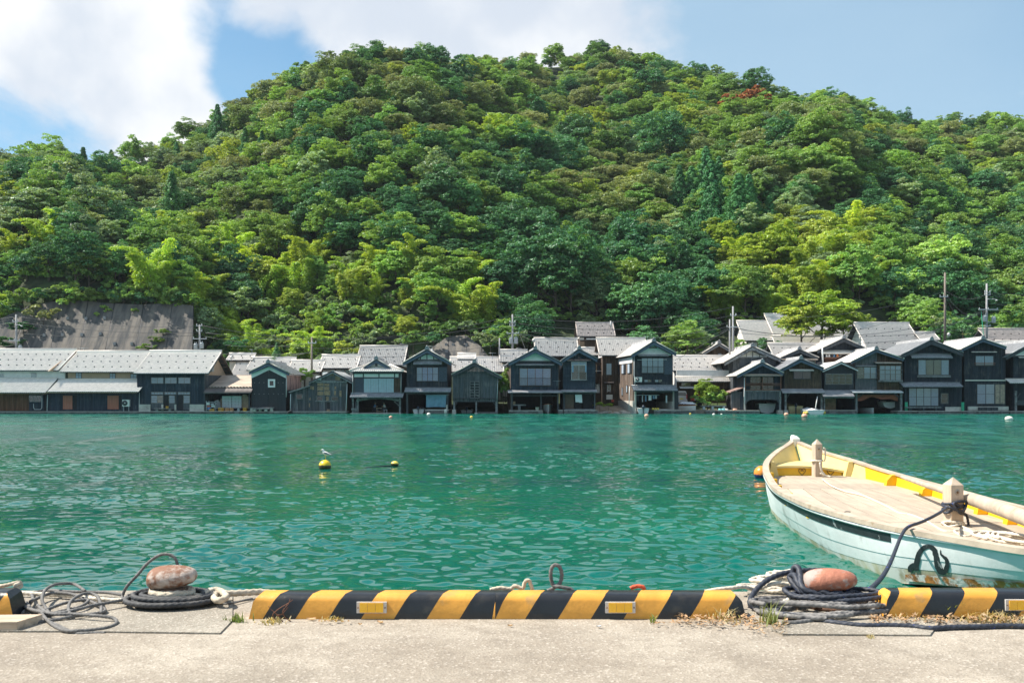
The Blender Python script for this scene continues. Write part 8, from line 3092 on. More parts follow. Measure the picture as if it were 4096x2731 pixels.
for px, py, Y, s, k, lab in ((1045, 1425, 127, .7, 3, 'pale bush behind the black storehouse roof'), (955, 1415, 127, .8, 0, 'bush behind the small dish roof'), (1380, 1425, 129, .9, 2, 'bright bush behind the cream walled house'), (1650, 1400, 128, .9, 1, 'bush beside the small concrete slope, west side'),
        (1960, 1410, 128, .95, 3, 'pale bush beside the small concrete slope, east side'), (2070, 1405, 129, 1.0, 3, 'pale bush behind the pole with twin transformers'), (3760, 1345, 130, 1.0, 3, 'pale bush beneath the tall bare pole'), (3850, 1350, 131, 1.1, 0, 'dark bush between the two tall poles'),
        (3690, 1335, 130, .9, 1, 'bush behind the square silver blue roof'), (2960, 1420, 126, .7, 1, 'bush beside the little shrine'), (3080, 1420, 127, .8, 0, 'bush under the grand hall wing'), (4050, 1330, 131, 1.1, 1, 'bush behind the plum grey roof'), (1735, 1385, 130.5, .7, 0, 'dark bush on the west shoulder of the small concrete slope'), (1800, 1352, 134, .8, 1, 'bush on the crest of the small concrete slope'), (1870, 1350, 134, .9, 3, 'pale bush on the crest of the small concrete slope'), (1925, 1390, 131, .8, 3, 'pale bush on the east shoulder of the small concrete slope')):
 plant('shrub', k, px, py, Y, s * 1.3, lab, mat='leaf_dark' if k == 0 else None)

# ------------------------------------------------------------------ utility poles and wires
def pole(px, py0, py1, Y, label, mat='pole_concrete', r=.14, arms=(), cans=(), lamp=None, ins=()):
 x, z0, z1 = X(px, Y), Z(py1, Y), Z(py0, Y)
 root = thing('utility_pole', label, 'utility pole', (x, Y, z0), 0, 'utility poles of the village')
 H = z1 - z0
 MB().tube([(0, 0, -2), (0, 0, H)], [r * 1.15, r * .78], 10).build('shaft', mat, root)
 for py, a, b in arms:
  z = Z(py, Y) - z0
  arm = MB().box((a - px) * Y / F, (b - px) * Y / F, -r - .06, -r + .03, z - .05, z + .05).build('crossarm', 'insulator', root)
  n = 3
  for i in range(n):
   xx = ((a + (b - a) * (i + .1) / (n - .8)) - px) * Y / F
   MB().lathe([(.03, 0), (.065, .04), (.04, .08), (.06, .12), (.03, .17)], (xx, -r, z + .051), 8).build('insulator', 'insulator', arm)
 for a, py in cans:
  z = Z(py, Y) - z0
  cx_ = (a - px) * Y / F
  t_ = MB().lathe([(.22, 0), (.25, .05), (.25, .62), (.26, .66), (.18, .74)], (cx_, -.1, z - .35), 14).build('transformer', 'transformer', root)
  for sx in (-.1, .1):
   MB().lathe([(.03, 0), (.055, .05), (.035, .1), (.05, .15), (.02, .2)], (cx_ + sx, -.1, z + .392), 8).build('bushing', 'insulator', t_)
  MB().box(min(0, cx_), max(0, cx_), -.14, -.06, z - .28, z - .2).build('bracket', 'metal_steel', root)
 if lamp:
  a, py = lamp
  z = Z(py, Y) - z0
  cx_ = (a - px) * Y / F
  lo = MB().tube([(0, -.1, z + .1), (cx_ * .6, -.3, z + .12), (cx_, -.4, z)], .035, 6).build('lamp_arm', 'insulator', root)
  MB().ball((cx_, -.42, z - .06), .14, 10, 7, sz=.5).build('lamp_head', 'insulator', lo)
 for py in ins:
  z = Z(py, Y) - z0
  MB().box(-.35, .35, -r - .08, -r, z - .04, z + .04).build('bracket', 'insulator', root)
  for sx in (-.32, .32):
   MB().lathe([(.03, 0), (.07, .05), (.04, .1), (.07, .16), (.03, .2)], (sx, -r - .04, z + .041), 8).build('insulator', 'insulator', root)
 return root

pole(65, 1258, 1415, 124, 'grey utility pole with lamp before the concrete slope', arms=((1362, 38, 82),), cans=((82, 1395),), lamp=(93, 1303), ins=(1287,))
pole(799, 1298, 1415, 124, 'utility pole with twin transformers behind the big dark house', arms=((1355, 773, 828),), cans=((784, 1387), (808, 1383)), ins=(1303, 1325))
pole(1247, 1348, 1515, 119, 'brown wooden pole behind the ramshackle plank house', 'pole_wood', .13, arms=((1372, 1233, 1266),))
pole(2050, 1257, 1410, 126, 'utility pole with twin transformers above the gap with greenery', arms=((1333, 2026, 2077),), cans=((2044, 1364), (2064, 1364)), ins=(1290, 1303))
pole(1998, 1352, 1420, 122, 'short grey pole beside the lattice windowed boathouse', r=.1)
pole(2932, 1225, 1425, 122, 'tall grey pole behind the little shrine', arms=((1308, 2905, 2960),), ins=(1262,))
pole(2919, 1277, 1420, 120, 'thinner grey pole standing before the tall one by the shrine', r=.11)
pole(3780, 1090, 1350, 126, 'tall bare pole with one small crossarm', 'pole_wood', .15, arms=((1187, 3757, 3790),))
pole(3947, 1134, 1360, 123, 'utility pole with big transformer above the narrow black boathouse', arms=((1238, 3912, 3990),), cans=((3973, 1280), (3938, 1275)), lamp=(3980, 1200), ins=(1170, 1180, 1305))
W = []

def wire(a, b, sag, label, r=.022, mat='wire_black'):
 (pa, ya, Ya), (pb, yb_, Yb) = a, b
 p, q = Vector((X(pa, Ya), Ya, Z(ya, Ya))), Vector((X(pb, Yb), Yb, Z(yb_, Yb)))
 pts = [p.lerp(q, t / 14) + Vector((0, 0, -4 * sag * (t / 14) * (1 - t / 14))) for t in range(15)]
 c = (p + q) / 2
 o = MB().tube([v - c for v in pts], r, 5).build('power_line', mat)
 o.location = c
 tag(o, label, 'power line', 'wires between the poles')

wire((65, 1265, 124), (799, 1305, 124), .5, 'topmost wire before the concrete slope')
wire((65, 1287, 124), (799, 1330, 124), .5, 'second wire before the concrete slope', .026)
wire((65, 1332, 124), (799, 1340, 124), .4, 'third wire before the concrete slope')
wire((-120, 1275, 124), (65, 1265, 124), .2, 'topmost wire west of the lamp pole')
wire((-120, 1300, 124), (65, 1287, 124), .2, 'lower wire west of the lamp pole')
wire((-120, 1390, 124), (65, 1378, 124), .2, 'lowest wire west of the lamp pole')
wire((799, 1300, 124), (2050, 1262, 126), 2.3, 'long topmost wire over the village between the twin transformer poles', .024)
wire((799, 1328, 124), (2050, 1290, 126), 1.6, 'long second wire over the village between the twin transformer poles', .026)
wire((799, 1342, 124), (2050, 1303, 126), 2.2, 'long third wire over the village between the twin transformer poles')
wire((799, 1408, 124), (1247, 1410, 119), .3, 'low wire from the big dark house to the wooden pole')
wire((1010, 1432, 121), (1247, 1408, 119), .2, 'thick service cable to the wooden pole', .035)
wire((1247, 1408, 119), (1430, 1412, 119), .2, 'low wire from the wooden pole to the tea room')
wire((1247, 1420, 119), (1998, 1375, 122), .8, 'low wire from the wooden pole to the short grey pole')
wire((1247, 1372, 119), (900, 1380, 121), .3, 'upper wire west of the wooden pole')
wire((2050, 1265, 126), (2932, 1228, 122), 1.2, 'topmost wire from the gap pole to the shrine pole', .024)
wire((2050, 1290, 126), (2932, 1260, 122), 1.3, 'second wire from the gap pole to the shrine pole', .026)
wire((2050, 1318, 126), (2919, 1290, 120), 1.2, 'third wire from the gap pole to the shrine pole')
wire((2050, 1330, 126), (2919, 1305, 120), 1.3, 'fourth wire from the gap pole to the shrine pole', .03)
wire((2640, 1365, 116), (2919, 1310, 120), .6, 'service wire to the laundry boathouse')
wire((2640, 1360, 116), (2919, 1316, 120), .9, 'second service wire to the laundry boathouse')
wire((2700, 1440, 118), (2919, 1312, 120), .1, 'steep guy wire by the layered tree')
wire((2077, 1333, 126), (2130, 1362, 122), .1, 'service wire to the blue curtain boathouse')
wire((2077, 1333, 126), (2105, 1405, 122), .0, 'guy wire of the gap pole')
wire((2000, 1355, 122), (2050, 1330, 126), .05, 'short wire between the gap poles')
wire((2932, 1260, 122), (3780, 1165, 126), 1.4, 'high wire from the shrine pole to the bare pole')
wire((2932, 1308, 122), (3780, 1190, 126), 2.6, 'wire passing behind the pale green tree')
wire((2932, 1312, 122), (3947, 1238, 123), 2.0, 'long wire from the shrine pole to the transformer pole', .028)
wire((2932, 1330, 122), (3947, 1305, 123), .9, 'wire across the pale green tree', .026)
wire((2932, 1372, 122), (3600, 1362, 123), .4, 'low wire above the balcony houses', .026)
wire((3780, 1160, 126), (3947, 1175, 123), .9, 'slack wire between the two tall poles')
wire((3780, 1170, 126), (3947, 1240, 123), 1.6, 'second slack wire between the two tall poles')
wire((3780, 1180, 126), (3947, 1250, 123), 2.4, 'slackest wire between the two tall poles')
for i, (a, b) in enumerate(((1170, 1168), (1176, 1176), (1182, 1190), (1213, 1219), (1238, 1238), (1300, 1297))):
 wire((3947, a, 123), (4300, b, 123), .3, ('topmost', 'second', 'third', 'fourth', 'fifth', 'lowest')[i] + ' wire running east from the transformer pole', .026 if i > 3 else .022)
for i, (a, b) in enumerate(((1238, 3700), (1245, 3650))):
 wire((3947, a, 123), (b, 1340 + 8 * i, 121), .1, ('upper', 'lower')[i] + ' service wire west of the transformer pole')
o_ = wire((3925, 1245, 123), (3934, 1345, 122.5), 0, 'green sheathed guy wire of the transformer pole', .05, 'green_mesh')

def antenna(px, py, Y, w, label, base=25):
 root = thing('antenna', label, 'antenna', (X(px, Y), Y, Z(py + base, Y)), 0, 'roof aerials')
 h = base * Y / F
 MB().tube([(0, 0, 0), (0, 0, h)], .02, 6).build('mast', 'metal_steel', root)
 b = MB()
 hw = w * Y / F / 2
 b.tube([(-hw, 0, h), (hw, 0, h)], .018, 5)
 b.build('boom', 'metal_steel', root)
 for i in range(6):
  xx = -hw + 2 * hw * i / 5
  MB().tube([(xx, -.22, h + .02), (xx, .22, h + .02)], .008, 4).build('rod', 'metal_steel', root)

antenna(334, 1393, 116, 36, 'aerial on the ridge of the beige walled house', 18)
antenna(1008, 1398, 123, 20, 'aerial behind the lean-to roof')
antenna(1612, 1375, 124, 28, 'aerial on the square roof behind the tea room')
antenna(1728, 1385, 117, 36, 'aerial on the boathouse with the blue tarp')
antenna(1970, 1412, 121, 30, 'aerial near the short grey pole')
antenna(2076, 1392, 120, 24, 'aerial beside the gap pole')
antenna(2590, 1346, 118, 32, 'aerial behind the laundry boathouse')
antenna(2228, 1523, 109.3, 32, 'aerial on the wall of the blue curtain boathouse', 20)

def dish(px, py, Y, r, label):
 root = thing('satellite_dish', label, 'satellite dish', (X(px, Y), Y, Z(py, Y)), .4, 'satellite dishes')
 MB().lathe([(r, .0), (r * .9, .05), (r * .6, .1), (r * .2, .13)], (0, 0, 0), 16, axis='y').build('reflector', 'appliance_white', root)
 MB().tube([(0, .1, 0), (0, .15, -.5)], .03, 6).build('mast', 'metal_steel', root)
 MB().tube([(0, 0, -r * .8), (0, -.35, -.1)], .015, 5).build('feed_arm', 'metal_steel', root)

dish(925, 1429, 120.5, .2, 'white dish above the lean-to roof')
dish(2135, 1361, 121.5, .24, 'white dish on the roof behind the blue curtain boathouse')
dish(2327, 1394, 119, .18, 'white dish behind the clapboard boathouse')
dish(1727, 1403, 112, .2, 'white dish on the roof above the blue tarp')
dish(3795, 1338, 121, .26, 'white dish behind the wide black boathouse')

# ------------------------------------------------------------------ small boats under the houses
def small_boat(px0, px1, py_g, Y, label, facing='stern', hull='gel_white', inner='boat_inside', L=4.2, z_w=0.0, motor=False, band=None, name='small_boat', rz=0.0):
 x0, x1, zg = X(px0, Y), X(px1, Y), Z(py_g, Y) - z_w
 w = (x1 - x0) / 2
 root = thing(name, label, 'boat', ((x0 + x1) / 2, Y, z_w), rz, 'small boats at the boathouses')
 n = 12
 V = []
 prof = [(-1, 1.0), (-.93, .45), (-.72, -.05), (0, -.22), (.72, -.05), (.93, .45), (1, 1.0)]
 for i in range(n + 1):
  f = i / n if facing == 'stern' else 1 - i / n
  ww = w * (1 - max(0, f - .35) ** 2 * 2.2) if f < 1 else w * .07
  ww = max(ww, w * .06)
  sh = zg * (1 + (.35 if facing == 'stern' else .1) * f * f)
  for a, b in prof:
   V.append((a * ww, L * i / n, sh * b if b > 0 else b))
 m = len(prof)
 h = put('hull', np_mesh('hull', np.array(V), grid_faces(n + 1, m), hull, smooth=True), root)
 near = [tuple(v) for v in V[:m]]
 MB().add(near, [tuple(range(m))]).build('transom' if facing == 'stern' else 'stem', hull, root)
 V2 = []
 for i in range(n + 1):
  a, b = V[i * m], V[i * m + m - 1]
  V2 += [(a[0] * .9, a[1], a[2] * .72), (b[0] * .9, b[1], b[2] * .72)]
 put('deck', np_mesh('deck', np.array(V2), grid_faces(n + 1, 2), inner), root)
 b = MB()
 for k in (0, m - 1):
  b.tube([V[i * m + k] for i in range(n + 1)], .035, 6)
 b.tube([V[0], V[m - 1]], .035, 6)
 b.build('gunwale', band or hull, root)
 if motor:
  mo = MB()
  mo.lathe([(.11, 0), (.15, .06), (.16, .22), (.13, .34), (.05, .40)], (0, -.12, zg * .95), 10, sy=1.3)
  mo = mo.build('outboard_motor', 'motor_black', root)
  MB().box(-.05, .05, -.18, -.04, -.2, zg * .95).build('motor_leg', 'motor_black', mo)
  MB().box(-.09, .09, -.06, .02, zg * .6, zg * .95).build('clamp', 'metal_steel', mo)
 return root

small_boat(1651, 1696, 1637, 110.4, 'white skiff with outboard backed in beside the blue tarp', motor=True)
small_boat(1843, 1890, 1640, 112.5, 'dark skiff in the shade of the lattice windowed boathouse', inner='dark_room', hull='boat_inside', motor=True)
small_boat(2173, 2212, 1619, 110.6, 'white boat with orange rim, bow out, under the blue curtains', 'bow', band='gel_orange', inner='gel_orange')
small_boat(2550, 2596, 1633, 109.2, 'white skiff with outboard before the laundry boathouse', motor=True, L=3.6)
small_boat(3035, 3102, 1614, 112.0, 'white boat on the slip of the glazed porch boathouse', z_w=.18)
small_boat(3153, 3212, 1624, 111.3, 'cream sterned boat inside the brown plank boathouse', hull='gel_cream', motor=True)
small_boat(3468, 3516, 1634, 110.8, 'white boat bow out under the orange tarp', 'bow')
small_boat(3532, 3592, 1608, 112.0, 'white boat hoisted under the orange tarp', z_w=.75, L=3.5)
wb = small_boat(3230, 3300, 1640, 107.6, 'white boat moored outside with fenders and a slanted pole', L=3.6, rz=.12, motor=False)
MB().tube([(.3, 1.0, .3), (.75, 1.4, 1.9)], .05, 8).build('slanted_pole', 'gel_white', wb)
for a, y, z in ((-.95, .3, .12), (-1.0, .8, .1), (1.0, .2, .15), (1.02, .6, .25), (1.0, 1.0, .1)):
 MB().ball((a, y, z), .17, 10, 7).build('fender', 'float_yellow', wb)
g = MB()
for i in range(5):
 g.ball((-.3 + .22 * i, 1.2 + .1 * (i % 2), .42), .16, 8, 6, sz=.7)
for sx in (0,):
 MB().add([(-.6, .2, .40), (.55, .2, .38), (.6, 2.6, .52), (-.55, 2.6, .5), (0, .3, .55), (.05, 2.5, .72)], [(0, 1, 4), (1, 2, 5, 4), (2, 3, 5), (3, 0, 4, 5)]).build('boat_cover', 'cloth_white', wb)
MB().add([(.02, .1, .42), (.35, .15, .36), (.45, .8, .62), (.12, .7, .66)], [(0, 1, 2, 3)]).build('dark_jacket', 'cloth_dark', wb)
sk = small_boat(2762, 2804, 1622, 111.2, 'small white and orange skiff hauled out in the courtyard', 'bow', z_w=.42, L=2.4, band='gel_orange', rz=.9)
MB().add([(-.5, .2, .62), (.5, .2, .62), (.5, 1.9, .66), (-.5, 1.9, .66), (0, .4, .85), (0, 1.7, .88)], [(0, 1, 4), (1, 2, 5, 4), (2, 3, 5), (3, 0, 4, 5)]).build('boat_cover', 'cloth_white', sk)

def little_float(px, py, r, mat, label, Yoff=0, sx=1.0):
 p = pt(px, py, 0.0)
 o_ = MB().ball((0, 0, 0), r, 14, 9, sx=sx, sz=.85).build('net_float', mat)
 o_.location = (p.x, p.y, r * .45)
 tag(o_, label, 'float', 'floats on the bay')

for a in ((1563, 1672, .17, 'float_pink', 'pinkish float before the tea room'), (1886, 1671, .15, 'float_yellow', 'yellowish float before the lattice windowed boathouse'), (2586, 1667, .22, 'float_pink', 'pale pink float before the laundry boathouse'),
   (2761, 1657, .12, 'float_yellow', 'yellow float before the courtyard gap'), (2855, 1660, .15, 'float_white', 'white float before the courtyard'), (2886, 1658, .1, 'float_white', 'small white float beside the glazed porch quay'),
   (3145, 1662, .24, 'float_pink', 'coral pink float before the brown plank boathouse'), (3150, 1654, .14, 'float_yellow', 'yellow float behind the coral pink one'), (3218, 1669, .28, 'float_pink', 'pink float by the moored white boat'),
   (4036, 1680, .26, 'float_white', 'white float before the easternmost houses'), (1715, 1660, .2, 'float_white', 'white float by the blue tarp dock')):
 little_float(*a, sx=1.3 if a[0] == 4036 else 1.0)
for i, (px, lab) in enumerate(((2612, 'first'), (2622, 'second'), (2632, 'third'))):
 o_ = MB().ball((0, 0, 0), .14, 12, 8).build('net_float', 'float_yellow')
 o_.location = (X(px, 109.4), 109.4, Z(1640, 109.4) + .13)
 tag(o_, f'{lab} yellow net float on the quay by the laundry', 'float', 'floats on the quay by the laundry')
o_ = MB().lathe([(.05, 0), (.14, .05), (.15, .35), (.12, .45), (.05, .5)], n=12).build('fender', 'float_white')
o_.location = (X(1782, 109), 109, .02)
tag(o_, 'white fender hung at the blue tarp dock', 'fender')
o_ = MB().lathe([(.12, -.06), (.26, -.08), (.32, 0), (.26, .08), (.12, .06), (.12, -.06)], n=18, axis='y').build('tyre', 'tyre_rubber')
o_.location = (X(1161, 109), 109.0, Z(1652, 109))
tag(o_, 'black tyre hung at the quay by the ramshackle house', 'tyre')

# ------------------------------------------------------------------ goods under the lean-to and along the shore
def cartons(px0, px1, py0, py1, Y, label):
 h = House('carton_stack', label, (px0 + px1) / 2, Y, cat='cartons')
 rows, cols_ = 4, 3
 for j in range(rows):
  for i in range(cols_):
   off = (j % 2) * .18
   a, b = px0 + (px1 - px0) * i / cols_, px0 + (px1 - px0) * (i + 1) / cols_
   c, d = py0 + (py1 - py0) * j / rows, py0 + (py1 - py0) * (j + 1) / rows
   bx_ = h.box('carton', 'carton_white', a + .4, b - .4, c + .4, d - .4, -.02 * ((i + j) % 2), .9)
   h.box('print', 'shutter_pale', a + (b - a) * .3, b - (b - a) * .3, c + (d - c) * .45, c + (d - c) * .55, -.024 * ((i + j) % 2) - .006, -.02 * ((i + j) % 2) - .001, bx_)
 h.box('pallet', 'plastic_blue', px0, px1, py1, py1 + 4, 0, .9)

cartons(888, 926, 1583, 1629, 111.0, 'pallet of white cartons in the lean-to, nearer the big house')
cartons(928, 966, 1583, 1629, 111.0, 'pallet of white cartons in the lean-to, beside the brown wrapped load')
h = House('wrapped_load', 'brown film wrapped load in the lean-to', 980, 111.2, cat='load')
h.part(MB().prism([(h.x(967), h.z(1633)), (h.x(994), h.z(1633)), (h.x(993), h.z(1590)), (h.x(988), h.z(1578)), (h.x(972), h.z(1577)), (h.x(967), h.z(1588))], 0, 1.0), 'wrap', 'wrap_brown')
h = House('bagged_load', 'white bags and carton at the back of the lean-to', 868, 111.8, cat='load')
h.part(MB().prism([(h.x(855), h.z(1635)), (h.x(882), h.z(1635)), (h.x(881), h.z(1610)), (h.x(872), h.z(1598)), (h.x(860), h.z(1602)), (h.x(854), h.z(1612))], 0, .8), 'bag', 'carton_white')
h.box('carton', 'wrap_brown', 881, 888, 1594, 1632, .1, .7)
h = House('shelf_rack', 'steel rack with tubs in front of the lean-to', 845, 110.0, cat='rack')
for px in (826, 836, 863):
 h.box('post', 'metal_steel', px, px + 1.6, 1602, 1643, -.1, -.04)
for py in (1606, 1619, 1627, 1636):
 h.box('shelf', 'metal_steel', 825, 866, py, py + 1.6, -.3, .3)
for a, b, c, d, m in ((828, 840, 1610, 1618, 'appliance_white'), (846, 858, 1612, 1619, 'metal_steel'), (830, 842, 1622, 1627, 'paint_red'), (848, 862, 1621, 1627, 'appliance_white'), (832, 844, 1630, 1636, 'plastic_blue')):
 h.box('tub', m, a, b, c, d, -.2, .2)

def crate(px0, px1, py0, py1, Y, mat, label):
 x0, x1, z0, z1 = X(px0, Y), X(px1, Y), Z(py1, Y), Z(py0, Y)
 root = thing('bottle_crate', label, 'crate', ((x0 + x1) / 2, Y, z0), 0, 'crates along the stone quay')
 w, hh = (x1 - x0) / 2, z1 - z0
 for sy in (0, .38):
  b = MB()
  b.box(-w, w, sy, sy + .03, 0, hh * .3)
  b.box(-w, w, sy, sy + .03, hh * .8, hh)
  for i in range(4):
   xx = -w + (2 * w - .04) * i / 3
   b.box(xx, xx + .04, sy, sy + .03, hh * .3, hh * .8)
  b.build('side_panel', mat, root)
 for sx in (-w, w - .03):
  MB().box(sx, sx + .03, .03, .38, 0, hh).build('end_panel', mat, root)
 MB().box(-w + .03, w - .03, .03, .38, 0, .03).build('bottom', mat, root)

for a in ((838, 855, 1635, 1645, 'crate_yellow', 'yellow crate below the steel rack'), (873, 893, 1631, 1645, 'crate_yellow', 'yellow crate under the bench before the cartons'), (900, 914, 1632, 1645, 'crate_orange', 'orange crate in the middle under the bench'),
   (919, 931, 1631, 1645, 'crate_orange', 'orange crate at the far end of the bench'), (972, 984, 1631, 1645, 'crate_yellow', 'yellow crate standing alone before the wrapped load'), (663, 671, 1624, 1637, 'crate_yellow', 'small yellow crate in the doorway of the big dark house')):
 crate(a[0], a[1], a[2], a[3], 109.6, a[4], a[5])

def bench(px0, px1, py0, py1, Y, legs, label, mat='beam_grey', legmat='pale_concrete'):
 h = House('bench', label, (px0 + px1) / 2, Y, cat='bench')
 h.box('seat', mat, px0, px1, py0, py0 + 3.2, -.2, .25)
 for px in legs:
  x = h.x(px)
  h.part(MB().prism([(x - .16, h.z(py1)), (x + .16, h.z(py1)), (x + .10, h.z(py0 + 3.4)), (x - .10, h.z(py0 + 3.4))], -.15, .2), 'leg', legmat)

bench(1000, 1095, 1629, 1644, 109.5, (1007, 1042, 1086), 'long low bench on concrete feet before the black storehouse')
bench(1012, 1078, 1633, 1644, 109.15, (1019, 1064), 'short bench in front of the long one at the storehouse')
bench(619, 690, 1632.5, 1645, 109.5, (628, 680), 'grey plank bench before the big dark house', legmat='beam_grey')
bench(870, 965, 1629, 1645, 110.1, (880, 955), 'plank bench before the cartons', legmat='metal_steel')
bench(2804, 2905, 1622, 1637, 110.6, (2815, 2850, 2895), 'low table in the courtyard by the bushes', legmat='metal_steel')

co = MB()
x0, x1 = X(2702, 110.4), X(2935, 110.4)
co.prismz([(x0, 110.4), (x1, 110.4), (x1 + 1.5, 118), (x0 + .8, 118)], -.6, .40).build('courtyard_ground', 'shore_earth', kind='structure')['label'] = 'pale earth of the courtyard between the houses'
co = MB()
x0, x1 = X(2384, 110.6), X(2538, 110.6)
co.add([(x0, 110.2, -.2), (x1, 110.0, -.2), (x1 + .6, 118, .9), (x0 - .3, 118, .9), (x0, 112.5, .45), (x1, 112.0, .3)], [(0, 1, 5, 4), (4, 5, 2, 3)]).build('rocky_bank', 'shore_earth', kind='structure')['label'] = 'stony bank between two boathouses'
r_ = random.Random(9)
for k in range(16):
 px = 2392 + k * 9.3
 Y = 110.5 + r_.uniform(0, 1.4)
 s = r_.uniform(.14, .34)
 b = MB()
 b.ball((0, 0, 0), s, 7, 5, sx=r_.uniform(.9, 1.6), sz=r_.uniform(.5, .8))
 b.v = [(x_ * r_.uniform(.8, 1.15), y_ * r_.uniform(.8, 1.15), z_ * r_.uniform(.75, 1.1)) for x_, y_, z_ in b.v]
 b.sm = [False] * len(b.sm)
 o_ = b.build('rock', 'stone_pale')
 o_.location = (X(px, Y), Y, -.1 + .25 * max(0, Y - 110.5) + s * .25)
 o_.rotation_euler = (0, 0, r_.uniform(0, 6))
 tag(o_, 'pale rock on the bank between the clapboard and laundry boathouses', 'rock', 'rocks on the stony bank')

def van():
 Y = 115.2
 h = House('van', 'pearl white van seen from behind in the courtyard', 2731, Y, cat='van')
 x0, x1, zb, zt = h.x(2703), h.x(2749), h.z(1609), h.z(1563)
 w = (x1 - x0)
 b = MB()
 sec = [(x0, zb), (x1, zb), (x1 + .0, zb + .75), (x1 - .05, zt - .35), (x1 - .14, zt - .06), (x1 - .3, zt), (x0 + .3, zt), (x0 + .14, zt - .06), (x0 + .05, zt - .35), (x0, zb + .75)]
 b.prism(sec[::-1], 0, 3.3)
 h.part(b, 'body', 'van_pearl')
 h.part(MB().prism([(x0 + .12, zb + .8), (x1 - .12, zb + .8), (x1 - .2, zt - .16), (x0 + .2, zt - .16)], -.02, -.004), 'rear_window', 'dark_glass')
 h.part(MB().box(x0 + .45, x1 - .45, -.03, -.004, zb + .35, zb + .5), 'number_plate', 'plate_yellow')
 for xx in (x0 + .01, x1 - .12):
  h.part(MB().box(xx, xx + .11, -.03, -.004, zb + .4, zb + .95), 'tail_lamp', 'lamp_red')
 h.part(MB().box(x0 - .02, x1 + .02, -.1, .0 - .001, zb, zb + .22), 'bumper', 'van_pearl')
 for xx in (x0 + .12, x1 - .12):
  for yy in (.6, 2.6):
   wh = h.part(MB().tube([(xx - .09, yy, zb - .02), (xx + .09, yy, zb - .02)], .28, 14), 'wheel', 'tyre_rubber')
 h.part(MB().box(x1 - .01, x1 + .015, .4, 2.9, zb + .85, zt - .3), 'side_window', 'dark_glass')

van()
h = House('cultivator', 'red and beige garden tractor beside the courtyard tree', 2790, 114.0, cat='tractor')
h.box('seat_box', 'plaster_cream', 2778, 2796, 1582, 1600, 0, .7)
h.box('engine', 'paint_red', 2766, 2778, 1592, 1612, 0, .6)
h.box('frame', 'guard_dark', 2766, 2802, 1600, 1606, .1, .5)
h.box('mast', 'paint_red', 2795, 2798, 1560, 1600, .2, .3)
for px, r in ((2772, .28), (2798, .34)):
 h.part(MB().tube([(h.x(px), -.1, h.z(1612)), (h.x(px), .12, h.z(1612))], r, 14), 'wheel', 'tyre_rubber')
for i, (px, m, s) in enumerate(((2893, 'plastic_teal', .22), (2905, 'appliance_white', .2), (2880, 'plastic_teal', .18), (2940, 'float_pink', .24))):
 b = MB().lathe([(s * .8, 0), (s, .05), (s, .2), (s * .95, .2), (s * .75, .06), (.02, .05)], n=14)
 o_ = b.build('wash_tub', m)
 o_.location = (X(px, 110.0), 110.0, Z(1641, 110.0) + .005)
 tag(o_, ('teal tub on the quay by the courtyard', 'white tub beside the teal ones', 'smaller teal tub on the quay by the courtyard', 'pink tub by the glazed porch boathouse')[i], 'tub')
o_ = MB().prism([(0, 0), (.5, 0), (.5, 1.5), (0, 1.7)], 0, .06).build('standing_board', 'wood_black')
o_.location = (X(2959, 110), 109.9, Z(1641, 110))
tag(o_, 'dark board leaning at the glazed porch boathouse', 'board')
o_ = MB().box(-.22, .22, 0, .1, 0, 2.4).build('sign_board', 'kura_black')
o_.location = (X(2706, 109.8), 109.8, Z(1636, 109.8))
tag(o_, 'tall narrow dark sign board beside the laundry boathouse', 'sign')

for i, (px, w, h_, m, lab) in enumerate(((2552, 8, 24, 'cloth_dark', 'dark trousers'), (2570, 4, 26, 'cloth_white', 'narrow white towel'), (2583, 6, 24, 'curtain_pale', 'pale blue towel'), (2600, 12, 20, 'cloth_white', 'white vest'), (2615, 8, 14, 'curtain_pale', 'blue shorts'), (2624, 5, 13, 'cloth_white', 'white cloth'), (2632, 6, 10, 'cloth_dark', 'dark sock'), (2666, 6, 30, 'cloth_white', 'long white towel'))):
 Y = 110.25 + .114 * (px - 2612) / 36.2
 b = MB()
 vs = []
 n = 6
 for j in (0, 1):
  for q in range(n + 1):
   vs.append((w / 36.2 * (q / n - .5), .03 * math.sin(q * 2 + i), -h_ / 36.2 * j))
 b.add(vs, [(q, q + 1, n + 2 + q, n + 1 + q) for q in range(n)])
 o_ = b.build('hung_garment', m)
 o_.location = (X(px, Y), Y, Z(1581, Y))
 tag(o_, f'{lab} drying in the laundry boathouse', 'garment', 'washing in the laundry boathouse')

